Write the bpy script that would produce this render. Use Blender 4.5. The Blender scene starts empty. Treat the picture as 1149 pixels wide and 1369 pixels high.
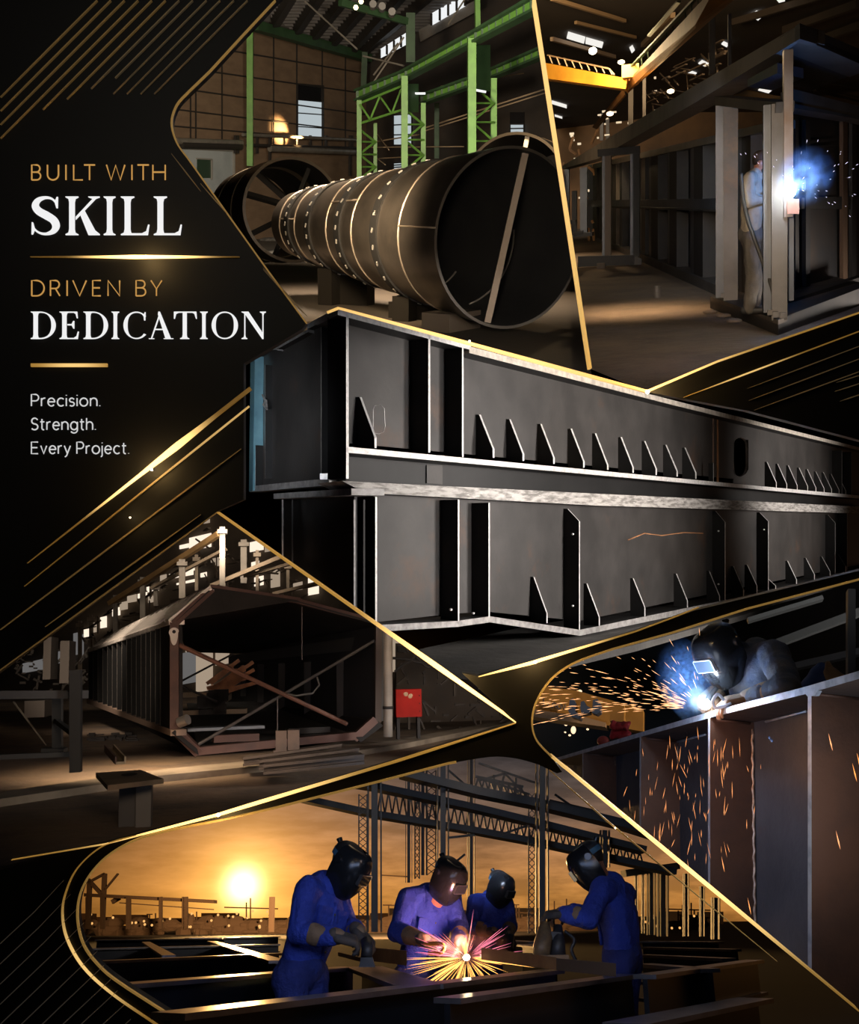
import bpy, bmesh, math, random
from mathutils import Vector, Matrix, Quaternion, noise
from math import sin, cos, pi, radians, hypot, atan2, sqrt, exp

# ------------------------------------------------------------------ camera, sky, exposure
F, PW, PH = 1400.0, 1149, 1369            # focal length in pixels of the 1149x1369 frame
CAM = Vector((0.0, 0.0, 2.5))             # eye of the viewer in front of the display wall
BOARD = 4.0                               # distance of the black display wall
sc = bpy.context.scene
col = sc.collection
cam_data = bpy.data.cameras.new('camera')
cam_data.sensor_fit = 'HORIZONTAL'
cam_data.sensor_width = 36.0
cam_data.lens = 36.0 * F / PW
cam_data.clip_end = 2000
cam = bpy.data.objects.new('camera', cam_data)
cam.location = CAM
cam.rotation_euler = (pi / 2, 0, 0)
col.objects.link(cam)
sc.camera = cam
sc.view_settings.view_transform = 'Standard'
sc.view_settings.look = 'None'
sc.view_settings.gamma = 1.0
sc.view_settings.exposure = 0.0
sc.view_settings.use_curve_mapping = False
sc.cycles.max_bounces = 6
sc.cycles.diffuse_bounces = 3
sc.cycles.glossy_bounces = 3
sc.cycles.volume_bounces = 0
sc.cycles.use_denoising = True
sc.cycles.sample_clamp_indirect = 3.0
random.seed(7)


class Set:
    """One hall of the display: its own level floor, seen from the viewer's eye."""
    def __init__(s, cx, yh, eye):
        dx, dz = (cx - 574.5) / F, -(yh - 684.5) / F
        s.R = (Matrix.Rotation(atan2(-dx, 1), 3, 'Z') @ Matrix.Rotation(atan2(dz, hypot(1, dx)), 3, 'X'))
        s.Rt = s.R.transposed()
        s.M = Matrix.Translation(CAM) @ s.R.to_4x4()
        s.eye = eye
        s.clips = []                       # (normal, keep positive) planes of the partitions
    def ray(s, px, py):
        return s.Rt @ Vector(((px - 574.5) / F, 1.0, -(py - 684.5) / F))
    def P(s, px, py, d):
        r = s.ray(px, py); return r * (d / r.y)
    def Z(s, px, py, z):
        r = s.ray(px, py); return r * (z / r.z)
    def G(s, px, py, h=0.0):
        return s.Z(px, py, -s.eye + h)
    def clip(s, a, b, keep):
        """partition through the pixels a-b; keeps the side of pixel keep"""
        n = s.ray(*a).cross(s.ray(*b)).normalized()
        if n.dot(s.ray(*keep)) < 0: n = -n
        s.clips.append(n)


class Plane:
    def __init__(s, st, p0, n):
        s.st, s.p0, s.n = st, p0.copy(), n.normalized()
    def hit(s, px, py, off=0.0):
        r = s.st.ray(px, py)
        return r * ((s.p0 + s.n * off).dot(s.n) / r.dot(s.n))
    def __call__(s, px, py, off=0.0):
        return s.hit(px, py, off)


UP = Vector((0, 0, 1))


def vplane(st, a, b):
    """vertical plane through two points, its normal pointing away from the viewer"""
    d = b - a
    n = Vector((d.y, -d.x, 0)).normalized()
    if n.dot(a) < 0: n = -n
    return Plane(st, a, n)


S1 = Set(500, 280, 2.9)      # pipe hall
S2 = Set(940, 270, 1.5)      # hall of the frames
S3 = Set(574, 700, 2.0)      # the two plate girders
S4 = Set(350, 890, 1.7)      # hall of the box section
S5 = Set(540, 1232, 1.1)     # deck at sunset
S6 = Set(940, 1150, 1.2)     # welder on the girder flange
S0 = Set(574.5, 684.5, 2.5)  # the display wall itself

S1.clip((715, 0), (790, 492), (500, 250)); S2.clip((715, 0), (790, 492), (900, 250))
S2.clip((782, 490), (872, 527), (900, 300)); S2.clip((862, 530), (1149, 424), (900, 300))
S3.clip((290, 686), (692, 967), (700, 700))
S4.clip((290, 686), (692, 967), (300, 900))
S4.clip((-30, 918), (290, 684), (300, 900)); S4.clip((692, 970), (200, 1118), (300, 900))
S6.clip((880, 853), (1149, 777), (1000, 1000))
S5.clip((735, 1007), (1149, 1353), (500, 1200)); S6.clip((735, 1007), (1149, 1353), (1000, 1000))


def sky():
    w = bpy.data.worlds.new('sunset_sky'); sc.world = w
    w.use_nodes = True
    nt = w.node_tree; N = nt.nodes; L = nt.links; N.clear()
    def node(t, **k):
        n = N.new(t)
        for a, b in k.items(): setattr(n, a, b)
        return n
    def m(op, a, b=None, c=None):
        n = node('ShaderNodeMath', operation=op)
        for i, x in enumerate((a, b, c)):
            if x is None: continue
            if isinstance(x, (int, float)): n.inputs[i].default_value = x
            else: L.new(x, n.inputs[i])
        return n.outputs[0]
    tc = node('ShaderNodeTexCoord')
    dvec = tc.outputs['Generated']
    def dot(v):
        n = node('ShaderNodeVectorMath', operation='DOT_PRODUCT')
        L.new(dvec, n.inputs[0]); n.inputs[1].default_value = v
        return n.outputs['Value']
    up5 = S5.R @ Vector((0, 0, 1)); side5 = S5.R @ Vector((1, 0, 0)); fwd5 = S5.R @ Vector((0, 1, 0))
    sun = (S5.R @ S5.ray(325, 1184)).normalized()
    elev = dot(up5)
    ramp = node('ShaderNodeValToRGB')
    cr = ramp.color_ramp
    L.new(m('MULTIPLY', elev, 4.0), ramp.inputs[0])
    stops = [(0.0, (.42, .17, .035)), (.08, (.56, .24, .055)), (.2, (.46, .21, .075)), (.34, (.215, .125, .078)),
             (.46, (.105, .075, .062)), (.58, (.055, .048, .05)), (.72, (.008, .008, .010)), (.85, (0, 0, 0))]
    cr.elements[0].position = stops[0][0]; cr.elements[0].color = stops[0][1] + (1,)
    cr.elements[1].position = stops[1][0]; cr.elements[1].color = stops[1][1] + (1,)
    for p, c in stops[2:]:
        e = cr.elements.new(p); e.color = c + (1,)
    # clouds: long thin noise over the direction
    az = m('DIVIDE', dot(side5), m('MAXIMUM', dot(fwd5), 0.05))
    el2 = m('DIVIDE', elev, m('MAXIMUM', dot(fwd5), 0.05))
    comb = node('ShaderNodeCombineXYZ')
    L.new(m('MULTIPLY', az, 7.0), comb.inputs[0]); L.new(m('MULTIPLY', el2, 34.0), comb.inputs[1])
    nz = node('ShaderNodeTexNoise'); nz.inputs['Scale'].default_value = 1.6
    nz.inputs['Detail'].default_value = 6; nz.inputs['Roughness'].default_value = .6
    L.new(comb.outputs[0], nz.inputs['Vector'])
    cl = node('ShaderNodeMapRange'); L.new(nz.outputs['Fac'], cl.inputs[0])
    cl.inputs[1].default_value = .4; cl.inputs[2].default_value = .68
    cl.inputs[3].default_value = .62; cl.inputs[4].default_value = 1.3
    dist = node('ShaderNodeVectorMath', operation='DISTANCE')
    L.new(dvec, dist.inputs[0]); dist.inputs[1].default_value = sun
    dd = dist.outputs['Value']
    def gauss(sig): return m('POWER', 2.71828, m('MULTIPLY', m('POWER', m('DIVIDE', dd, sig), 2.0), -1.0))
    wide = gauss(.115); mid = gauss(.04); core = gauss(.0135)
    def scale(colr, f):
        n = node('ShaderNodeVectorMath', operation='SCALE')
        if isinstance(colr, tuple): n.inputs[0].default_value = colr
        else: L.new(colr, n.inputs[0])
        L.new(f, n.inputs['Scale']); return n.outputs[0]
    def add(a, b):
        n = node('ShaderNodeVectorMath', operation='ADD'); L.new(a, n.inputs[0]); L.new(b, n.inputs[1]); return n.outputs[0]
    # the glow dies away to the left of the sun and far from it
    azf = node('ShaderNodeMapRange'); L.new(az, azf.inputs[0])
    azf.inputs[1].default_value = -.33; azf.inputs[2].default_value = -.13; azf.inputs[3].default_value = .10; azf.inputs[4].default_value = 1.0
    base = scale(scale(ramp.outputs[0], cl.outputs[0]), azf.outputs[0])
    tot = add(base, scale((.46, .18, .025), wide))
    tot = add(tot, scale((.9, .48, .10), mid))
    tot = add(tot, scale((4.0, 3.0, 1.4), core))
    above = node('ShaderNodeMapRange'); L.new(elev, above.inputs[0])
    above.inputs[1].default_value = -.012; above.inputs[2].default_value = .002
    front = m('GREATER_THAN', dot(fwd5), .2)
    fin = scale(tot, m('MULTIPLY', above.outputs[0], front))
    bg = node('ShaderNodeBackground'); L.new(fin, bg.inputs[0]); bg.inputs[1].default_value = 1.0
    out = node('ShaderNodeOutputWorld'); L.new(bg.outputs[0], out.inputs[0])
sky()


# ------------------------------------------------------------------ lamps
def lamp(st, kind, pos, energy, color=(1, 1, 1), target=None, size=.3, angle=60, blend=.5, sizey=None, name='lamp_light'):
    d = bpy.data.lights.new(name, kind)
    d.energy = energy; d.color = color
    if kind == 'SPOT':
        d.spot_size = radians(angle); d.spot_blend = blend; d.shadow_soft_size = size
    elif kind == 'POINT': d.shadow_soft_size = size
    elif kind == 'AREA':
        d.shape = 'RECTANGLE'; d.size = size; d.size_y = sizey or size
    o = bpy.data.objects.new(name, d); col.objects.link(o)
    R = Matrix.Identity(4)
    if target is not None:
        R = (target - pos).to_track_quat('-Z', 'Y').to_matrix().to_4x4()
    o.matrix_world = st.M @ Matrix.Translation(pos) @ R
    return o


W = (1, .80, .58); C_ = (.80, .88, 1.0); N_ = (1, .94, .86)
def lights():
    P = S1.P
    # pipe hall: high-bay daylight from above, warm patch of sun on the rear wall, added front fill
    lamp(S1, 'SPOT', P(470, -60, 36), 30000, W, P(520, 330, 36), 2.0, 75, .8)
    lamp(S1, 'SPOT', P(620, -30, 44), 26000, (1, .9, .75), P(560, 120, 74), 1.5, 80, .9)
    lamp(S1, 'SPOT', P(442, 192, 109), 26000, (1, .60, .24), P(384, 179, 108.5), .25, 34, 1.0)
    lamp(S1, 'SPOT', P(330, 130, 45), 40000, (1, .82, .6), P(400, 110, 98), 1.0, 90, .9)
    lamp(S1, 'SPOT', P(400, 180, 24), 6500, (1, .78, .5), P(470, 300, 28), .8, 70, .9)
    lamp(S1, 'SPOT', P(560, 90, 9), 4600, (1, .84, .64), P(560, 300, 28), .5, 36, .9)  # added fill for the pipe mouth, no lamp of the hall
    # frame assembly hall
    P = S2.P
    lamp(S2, 'SPOT', P(835, 70, 15), 1700, (1, .74, .48), P(845, 385, 16), .6, 46, .95)
    lamp(S2, 'SPOT', P(880, 160, 15), 420, (.75, .85, 1.0), P(930, 270, 18), .8, 60, .9)
    lamp(S2, 'SPOT', P(800, 20, 30), 9000, (1, .7, .38), P(800, 110, 60), 1.0, 70, .9)
    lamp(S2, 'SPOT', P(930, 120, 7.5), 55, (1, .84, .62), P(1030, 270, 13), .5, 55, .9)
    lamp(S2, 'SPOT', P(850, 150, 4.6), 1700, (1, .80, .58), P(905, 335, 13), .3, 38, .95)  # added front fill for frame and floor, no lamp of the hall
    # the girders: added unseen spots from right and left, one warming the top flange
    P = S3.P
    lamp(S3, 'SPOT', P(1900, 640, 12), 12000, (1, .93, .87), P(800, 650, 17), 1.2, 68, .9)
    lamp(S3, 'SPOT', P(2000, 720, 9), 4600, (1, .95, .9), P(530, 600, 13), .8, 42, .7)
    lamp(S3, 'SPOT', P(60, 560, 8), 1900, (.90, .94, 1.0), P(385, 570, 14), .6, 26, .9)
    lamp(S3, 'SPOT', P(1750, 640, 20), 10000, (1, .93, .87), P(1040, 650, 27), 1.0, 50, .9)
    lamp(S3, 'SPOT', P(1050, 480, 13.5), 420, (1, .86, .66), P(830, 570, 18), .4, 70, .95)
    # box section hall
    P = S4.P
    lamp(S4, 'SPOT', P(150, 760, 17), 3200, (1, .76, .5), P(190, 1000, 18), 1.0, 70, .9)
    lamp(S4, 'SPOT', P(600, 820, 18), 520, (1, .8, .6), P(570, 940, 30), 1.0, 60, .9)
    lamp(S4, 'SPOT', P(330, 860, 12), 900, (1, .75, .6), P(300, 900, 20), .8, 70, .9)
    lamp(S4, 'SPOT', P(40, 700, 26), 2600, (1, .86, .72), P(170, 880, 30), .6, 50, .9)  # added backlight that picks out the rib edges
    lamp(S4, 'SPOT', P(330, 700, 40), 3600, (1, .84, .66), P(250, 780, 50), 1.0, 80, .9)
    lamp(S4, 'SPOT', P(260, 830, 6.0), 420, (1, .78, .56), P(230, 1000, 15), .4, 44, .95)  # added fill for the foreground floor
    lamp(S4, 'SPOT', P(20, 890, 17), 1500, (1, .84, .68), P(175, 900, 28), .3, 34, .9)  # added low spot that brightens the rib edges
    # the low sun over the deck, then added fills on men, skyline and towers
    P = S5.P
    lamp(S5, 'SPOT', P(325, 1178, 140), 150000, (1, .55, .18), P(560, 1250, 9), 2.2, 22, .6)
    lamp(S5, 'AREA', P(560, 1085, 4.6), 17, (.45, .60, 1.0), P(600, 1250, 9), 2.2, sizey=.5)
    lamp(S5, 'SPOT', P(560, 1150, 70), 500000, (1, .52, .2), P(420, 1240, 220), 2.0, 70, .9)  # added spot lifting the far skyline in place of haze
    lamp(S5, 'SPOT', P(640, 1100, 10), 850, (.62, .74, 1.0), P(650, 1110, 25), .5, 60, .9)
    # welder's bay
    P = S6.P
    lamp(S6, 'AREA', P(1060, 1060, 4.3), 5, (.8, .86, 1.0), P(1020, 1080, 5.4), .7)
    lamp(S6, 'SPOT', P(760, 850, 7.5), 20, (1, .6, .3), P(790, 940, 12), .4, 70, .9)
    # added unseen light that lifts the black wall
    lamp(S0, 'AREA', Vector((-1.2, .3, 2.4)), 14, (1, .9, .75), Vector((-.9, 4, 1.0)), 1.2)
lights()

# ------------------------------------------------------------------ materials
MATS = {}
def mat(name, c, rough=.6, metal=0.0, c2=None, scale=3.0, lo=.4, hi=.65, c3=None, s3=1.2, lo3=.58, hi3=.7, bump=0.0, bscale=None, stretch=None, spec=.5):
    if name in MATS: return MATS[name]
    m = bpy.data.materials.new(name); m.use_nodes = True
    nt = m.node_tree; N = nt.nodes; L = nt.links
    b = N['Principled BSDF']
    b.inputs['Roughness'].default_value = rough; b.inputs['Metallic'].default_value = metal
    b.inputs['Specular IOR Level'].default_value = spec
    b.inputs['Base Color'].default_value = tuple(c) + (1,)
    tc = N.new('ShaderNodeTexCoord'); src = tc.outputs['Object']
    if stretch:
        mp = N.new('ShaderNodeMapping'); mp.inputs['Scale'].default_value = stretch
        L.new(src, mp.inputs[0]); src = mp.outputs[0]
    def nz(s, det=6, r=.6):
        n = N.new('ShaderNodeTexNoise'); n.inputs['Scale'].default_value = s
        n.inputs['Detail'].default_value = det; n.inputs['Roughness'].default_value = r
        L.new(src, n.inputs['Vector']); return n.outputs['Fac']
    def rng(x, a, z):
        n = N.new('ShaderNodeMapRange'); n.inputs[1].default_value = a; n.inputs[2].default_value = z
        L.new(x, n.inputs[0]); return n.outputs[0]
    cur = None
    def mix(f, a, bcol):
        n = N.new('ShaderNodeMix'); n.data_type = 'RGBA'
        L.new(f, n.inputs[0])
        if isinstance(a, tuple): n.inputs[6].default_value = a + (1,)
        else: L.new(a, n.inputs[6])
        n.inputs[7].default_value = tuple(bcol) + (1,)
        return n.outputs[2]
    if c2: cur = mix(rng(nz(scale), lo, hi), tuple(c), c2)
    if c3: cur = mix(rng(nz(s3, 8, .7), lo3, hi3), cur if cur else tuple(c), c3)
    if cur: L.new(cur, b.inputs['Base Color'])
    if bump:
        bp = N.new('ShaderNodeBump'); bp.inputs['Strength'].default_value = bump; bp.inputs['Distance'].default_value = .05
        L.new(nz(bscale or scale * 4), bp.inputs['Height']); L.new(bp.outputs[0], b.inputs['Normal'])
    MATS[name] = m; return m


def glow(name, c, strength):
    """emitting colour: lit pane, lamp, spark; letters and lens get their brightness put in"""
    if name in MATS: return MATS[name]
    m = bpy.data.materials.new(name); m.use_nodes = True
    b = m.node_tree.nodes['Principled BSDF']
    b.inputs['Base Color'].default_value = (.02, .02, .02, 1)
    b.inputs['Emission Color'].default_value = tuple(c) + (1,)
    b.inputs['Emission Strength'].default_value = strength
    MATS[name] = m; return m


def hot_strip(name, centre, length, c0, s0, c1, s1):
    """gold strip with a glow put into its colour, brightest at centre, fading along its run"""
    m = bpy.data.materials.new(name); m.use_nodes = True
    nt = m.node_tree; N = nt.nodes; L = nt.links
    b = N['Principled BSDF']; b.inputs['Base Color'].default_value = (.3, .2, .06, 1)
    g = N.new('ShaderNodeNewGeometry')
    d = N.new('ShaderNodeVectorMath'); d.operation = 'DISTANCE'
    L.new(g.outputs['Position'], d.inputs[0]); d.inputs[1].default_value = centre
    r = N.new('ShaderNodeMapRange'); r.interpolation_type = 'SMOOTHERSTEP'
    L.new(d.outputs['Value'], r.inputs[0]); r.inputs[1].default_value = 0; r.inputs[2].default_value = length
    mx = N.new('ShaderNodeMix'); mx.data_type = 'RGBA'; L.new(r.outputs[0], mx.inputs[0])
    mx.inputs[6].default_value = tuple(x * s0 for x in c0) + (1,)
    mx.inputs[7].default_value = tuple(x * s1 for x in c1) + (1,)
    L.new(mx.outputs[2], b.inputs['Emission Color']); b.inputs['Emission Strength'].default_value = 1
    return m


# ------------------------------------------------------------------ mesh building
class MB:
    def __init__(s): s.v, s.f, s.m = [], [], []
    def add(s, verts, faces, mi=0):
        o = len(s.v); s.v += [Vector(p) for p in verts]
        for i, f in enumerate(faces):
            s.f.append([o + k for k in f]); s.m.append(mi[i] if isinstance(mi, list) else mi)
        return s
    def prism(s, poly, vec, mi=0, me=None):
        n = len(poly); me = mi if me is None else me
        s.add(list(poly) + [p + vec for p in poly],
              [list(range(n))[::-1], list(range(n, 2 * n))] + [[i, (i + 1) % n, n + (i + 1) % n, n + i] for i in range(n)],
              [mi, mi] + [me] * n); return s
    def bar(s, a, b, w, h, up=UP, mi=0, me=None):
        """rectangular bar from a to b, w across, h along up"""
        d = (b - a).normalized(); x = d.cross(up)
        if x.length < 1e-4: x = d.cross(Vector((1, 0, 0)))
        x.normalize(); u = x.cross(d).normalized()
        x *= w / 2; u *= h / 2
        s.prism([a - x - u, a + x - u, a + x + u, a - x + u], b - a, mi if me is None else me, mi); return s
    def ibeam(s, a, b, w, h, t=.02, up=UP, mi=0):
        """rolled section whose top centre line runs a-b"""
        d = (b - a).normalized(); x = d.cross(up).normalized(); u = x.cross(d).normalized()
        for zc, ww, hh in ((-t / 2, w, t), (-h / 2, t, h - 2 * t), (-h + t / 2, w, t)):
            s.bar(a + u * zc, b + u * zc, ww, hh, u, mi)
        return s
    def tube(s, a, b, r0, r1=None, n=10, mi=0, caps=True):
        r1 = r0 if r1 is None else r1
        d = (b - a).normalized(); x = d.orthogonal().normalized(); y = d.cross(x)
        vs = []
        for c, r in ((a, r0), (b, r1)):
            vs += [c + x * (r * cos(2 * pi * i / n)) + y * (r * sin(2 * pi * i / n)) for i in range(n)]
        fs = [[i, (i + 1) % n, n + (i + 1) % n, n + i] for i in range(n)]
        if caps: fs += [list(range(n))[::-1], list(range(n, 2 * n))]
        s.add(vs, fs, mi); return s
    def path(s, pts, r, n=8, mi=0):
        """round rod bent through points; r is one radius or one per point"""
        pts = [p for i, p in enumerate(pts) if i == 0 or (p - pts[i - 1]).length > 1e-6]
        k = len(pts); rs = r if isinstance(r, list) else [r] * k
        vs = []; x = None
        for i, p in enumerate(pts):
            d = (pts[min(i + 1, k - 1)] - pts[max(i - 1, 0)]).normalized()
            if x is None: x = d.orthogonal()
            x = (x - d * x.dot(d)).normalized(); y = d.cross(x)
            vs += [p + x * (rs[i] * cos(2 * pi * j / n)) + y * (rs[i] * sin(2 * pi * j / n)) for j in range(n)]
        fs = [[i * n + j, i * n + (j + 1) % n, (i + 1) * n + (j + 1) % n, (i + 1) * n + j] for i in range(k - 1) for j in range(n)]
        fs += [list(range(n))[::-1], list(range((k - 1) * n, k * n))]
        s.add(vs, fs, mi); return s
    def loft(s, rings, mi=0, closed=True, caps=False):
        n = len(rings[0]); k = len(rings)
        m = n if closed else n - 1
        fs = [[i * n + j, i * n + (j + 1) % n, (i + 1) * n + (j + 1) % n, (i + 1) * n + j] for i in range(k - 1) for j in range(m)]
        if caps: fs += [list(range(n))[::-1], list(range((k - 1) * n, k * n))]
        s.add([p for r in rings for p in r], fs, mi); return s
    def ell(s, c, rx, ry, rz, rot=None, nu=14, nv=9, mi=0):
        R = rot or Matrix.Identity(3)
        rings = [[c + R @ Vector((rx * sin(pi * (i + .001) / nv) * cos(2 * pi * j / nu), ry * sin(pi * (i + .001) / nv) * sin(2 * pi * j / nu), rz * cos(pi * i / nv))) for j in range(nu)] for i in range(nv + 1)]
        s.loft(rings, mi, True, True); return s
    def cap(s, a, b, ra, rb, n=12, flat=None):
        """tapered limb with round ends; flat = (axis, factor) squashes it across"""
        d = (b - a); L = d.length; d = d.normalized() if L > 1e-6 else UP
        if flat: y = (flat[0] - d * flat[0].dot(d)).normalized(); x = y.cross(d); fy = flat[1]
        else: x = d.orthogonal().normalized(); y = d.cross(x); fy = 1
        prof = []
        for i in range(5): t = pi / 2 * i / 4; prof.append((-ra * cos(t), ra * max(sin(t), .05)))
        for i in range(5): t = pi / 2 * i / 4; prof.append((L + rb * sin(t), rb * max(cos(t), .05)))
        s.loft([[a + d * h + x * (r * cos(2 * pi * j / n)) + y * (r * fy * sin(2 * pi * j / n)) for j in range(n)] for h, r in prof], 0, True, True)
        return s
    def box(s, c, sx, sy, sz, rot=None, mi=0):
        R = rot or Matrix.Identity(3)
        x, y, z = R @ Vector((sx / 2, 0, 0)), R @ Vector((0, sy / 2, 0)), R @ Vector((0, 0, sz))
        s.prism([c - x - y, c + x - y, c + x + y, c - x + y], z, mi); return s


def mesh_from(mb, mats, base, st, smooth=False, clip=True, name='mesh'):
    me = bpy.data.meshes.new(name)
    me.from_pydata([p - base for p in mb.v], [], mb.f)
    for m in (mats if isinstance(mats, (list, tuple)) else [mats]): me.materials.append(m)
    me.polygons.foreach_set('material_index', mb.m)
    bm = bmesh.new(); bm.from_mesh(me)
    bmesh.ops.recalc_face_normals(bm, faces=bm.faces)
    if clip and st.clips:
        for n in st.clips:
            if any((v.co + base).dot(n) < -1e-4 for v in bm.verts):
                bmesh.ops.bisect_plane(bm, geom=list(bm.verts) + list(bm.edges) + list(bm.faces), dist=1e-5,
                                       plane_co=-base, plane_no=n, clear_inner=True)
    bm.to_mesh(me); bm.free()
    if smooth:
        me.polygons.foreach_set('use_smooth', [True] * len(me.polygons))
        if smooth != 'all' and len(me.polygons):
            me.set_sharp_from_angle(angle=radians(38))
    return me


def remesh(mb, voxel, smooth_it=3, wrinkle=0.0, wscale=9.0, cutz=None):
    """melts the overlapping limbs of mb into one continuous skin"""
    me = bpy.data.meshes.new('tmp'); me.from_pydata(mb.v, [], mb.f)
    bm = bmesh.new(); bm.from_mesh(me); bmesh.ops.recalc_face_normals(bm, faces=bm.faces); bm.to_mesh(me); bm.free()
    o = bpy.data.objects.new('tmp', me); col.objects.link(o)
    r = o.modifiers.new('r', 'REMESH'); r.mode = 'VOXEL'; r.voxel_size = voxel
    if smooth_it:
        q = o.modifiers.new('s', 'SMOOTH'); q.factor = .6; q.iterations = smooth_it
    dg = bpy.context.evaluated_depsgraph_get(); dg.update()
    ev = o.evaluated_get(dg).to_mesh()
    out = MB()
    if wrinkle:
        vs = []
        for v in ev.vertices:
            p = v.co
            n = noise.noise(Vector((p.x * wscale, p.y * wscale, p.z * wscale * .55))) + .6 * abs(noise.noise(Vector((p.x * wscale * 1.7 + 9, p.y * wscale * 1.7, p.z * wscale * 1.1))))
            vs.append(p + v.normal * n * wrinkle)
    else: vs = [v.co.copy() for v in ev.vertices]
    out.v = vs; out.f = [list(p.vertices) for p in ev.polygons]; out.m = [0] * len(out.f)
    o.evaluated_get(dg).to_mesh_clear()
    bpy.data.objects.remove(o); bpy.data.meshes.remove(me)
    return out


def base_of(mb):
    xs = [p.x for p in mb.v]; ys = [p.y for p in mb.v]; zs = [p.z for p in mb.v]
    return Vector(((min(xs) + max(xs)) / 2, (min(ys) + max(ys)) / 2, min(zs)))


def link(name, me, st, base):
    o = bpy.data.objects.new(name, me); col.objects.link(o)
    o.matrix_world = st.M @ Matrix.Translation(base)
    return o


def struct(st, name, mb, mats, smooth=False, clip=True):
    b = base_of(mb)
    o = link(name, mesh_from(mb, mats, b, st, smooth, clip, name), st, b)
    o['kind'] = 'structure'; return o


def one(st, name, label, cat, mb, mats, group=None, smooth=False, clip=True, stuff=False):
    """a thing that is one mesh"""
    b = base_of(mb)
    o = link(name, mesh_from(mb, mats, b, st, smooth, clip, name), st, b)
    o['label'] = label; o['category'] = cat
    if group: o['group'] = group
    if stuff: o['kind'] = 'stuff'
    return o


class Thing:
    """an Empty at the thing's base that carries its parts"""
    def __init__(s, st, name, label, cat, base, group=None, clip=True):
        s.st, s.base, s.clip = st, base.copy(), clip
        s.o = link(name, None, st, base); s.o.empty_display_size = .1
        s.o['label'] = label; s.o['category'] = cat
        if group: s.o['group'] = group
    def part(s, name, mb, mats, parent=None, label=None, smooth=False, clip=None):
        me = mesh_from(mb, mats, s.base, s.st, smooth, s.clip if clip is None else clip, name)
        if len(me.polygons) == 0: bpy.data.meshes.remove(me); return None
        o = bpy.data.objects.new(name, me); col.objects.link(o)
        o.parent = parent or s.o
        if label: o['label'] = label
        return o


def crom(pts, k=6, closed=False):
    """smooth line through 2-D or 3-D points"""
    out = []; n = len(pts)
    P = [Vector(p) for p in pts]
    for i in range(n - (0 if closed else 1)):
        p0 = P[(i - 1) % n] if closed or i > 0 else P[0]
        p1, p2 = P[i], P[(i + 1) % n]
        p3 = P[(i + 2) % n] if closed or i + 2 < n else P[-1]
        for j in range(k):
            t = j / k
            out.append(.5 * ((2 * p1) + (p2 - p0) * t + (2 * p0 - 5 * p1 + 4 * p2 - p3) * t * t + (3 * p1 - p0 - 3 * p2 + p3) * t ** 3))
    if not closed: out.append(P[-1])
    return out

# ------------------------------------------------------------------ the black display wall
black = mat('black_panel', (.0065, .0062, .0060), .5, c2=(.0045, .0045, .005), scale=.8, lo=.3, hi=.7, spec=.25)
def B(px, py, d=BOARD): return S0.P(px, py, d)

loop1 = [(368, 0), (325, 46), (280, 95)] + [tuple(p) for p in crom([(252, 122), (236, 140), (229, 164), (236, 190), (250, 210)], 5)] + [(300, 280), (357, 360), (410, 432)]
loop6 = [(1215, 756), (1149, 775), (1000, 814), (900, 846)] + [tuple(p) for p in crom([(820, 868), (770, 886), (738, 908), (718, 938), (712, 966), (718, 990), (738, 1012)], 6)]
loop5 = [(745, 1034)] + [tuple(p) for p in crom([(720, 1022), (690, 1014), (655, 1012), (600, 1021)], 4)] + [(500, 1047), (370, 1080)] + \
        [tuple(p) for p in crom([(300, 1096), (225, 1111), (175, 1126), (135, 1152), (110, 1187), (103, 1225), (112, 1265), (138, 1298), (170, 1322)], 6)] + [(245, 1370), (320, 1420)]
pieces = [
    [(-70, -70), (436, -70), (368, 0)] + loop1[1:] + [(404, 440), (326, 486), (326, 668), (290, 684), (0, 898), (-70, 950)],
    [(690, 966), (530, 1018), (300, 1087), (140, 1129), (-70, 1180), (-70, 1440), (345, 1440)] + loop5[::-1] + [(752, 1032), (742, 1018)] + loop6[::-1] +
    [(1215, 742), (1149, 763), (930, 816), (850, 845), (715, 885), (640, 904), (618, 900)],
    [(866, 524), (900, 508), (960, 485), (1149, 419), (1215, 396), (1215, 606), (1149, 588), (1000, 549)],
]
for k, pc in enumerate(pieces):
    mb = MB(); mb.prism([B(*p) for p in pc], Vector((0, .05, 0)))
    struct(S0, 'wall_front' + ['', '_lower', '_right'][k], mb, black, clip=False)

TRIM = [0]
def strip(pts, w, m, d=BOARD - .012, thick=.012, name=None):
    """flat metal strip let into the wall along pixel points; w = width (list = tapering)"""
    n = len(pts); ws = w if isinstance(w, list) else [w] * n
    if len(ws) != n:   # spread a short list of widths along the line
        L = len(ws) - 1
        ws = [ws[min(int(i / (n - 1) * L), L - 1)] * (1 - (i / (n - 1) * L - min(int(i / (n - 1) * L), L - 1))) + ws[min(int(i / (n - 1) * L), L - 1) + 1] * (i / (n - 1) * L - min(int(i / (n - 1) * L), L - 1)) for i in range(n)]
    mb = MB(); V = [Vector(p) for p in pts]; l, r = [], []
    for i, p in enumerate(V):
        t = (V[min(i + 1, n - 1)] - V[max(i - 1, 0)]).normalized(); q = Vector((-t.y, t.x)) * ws[i] / 2
        l.append(B(*(p + q), d)); r.append(B(*(p - q), d))
    back = Vector((0, thick, 0))
    mb.loft([[l[i], r[i], r[i] + back, l[i] + back] for i in range(n)], 0, True, True)
    TRIM[0] += 1
    return struct(S0, name or 'trim_%d' % TRIM[0], mb, m, clip=False)

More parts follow.
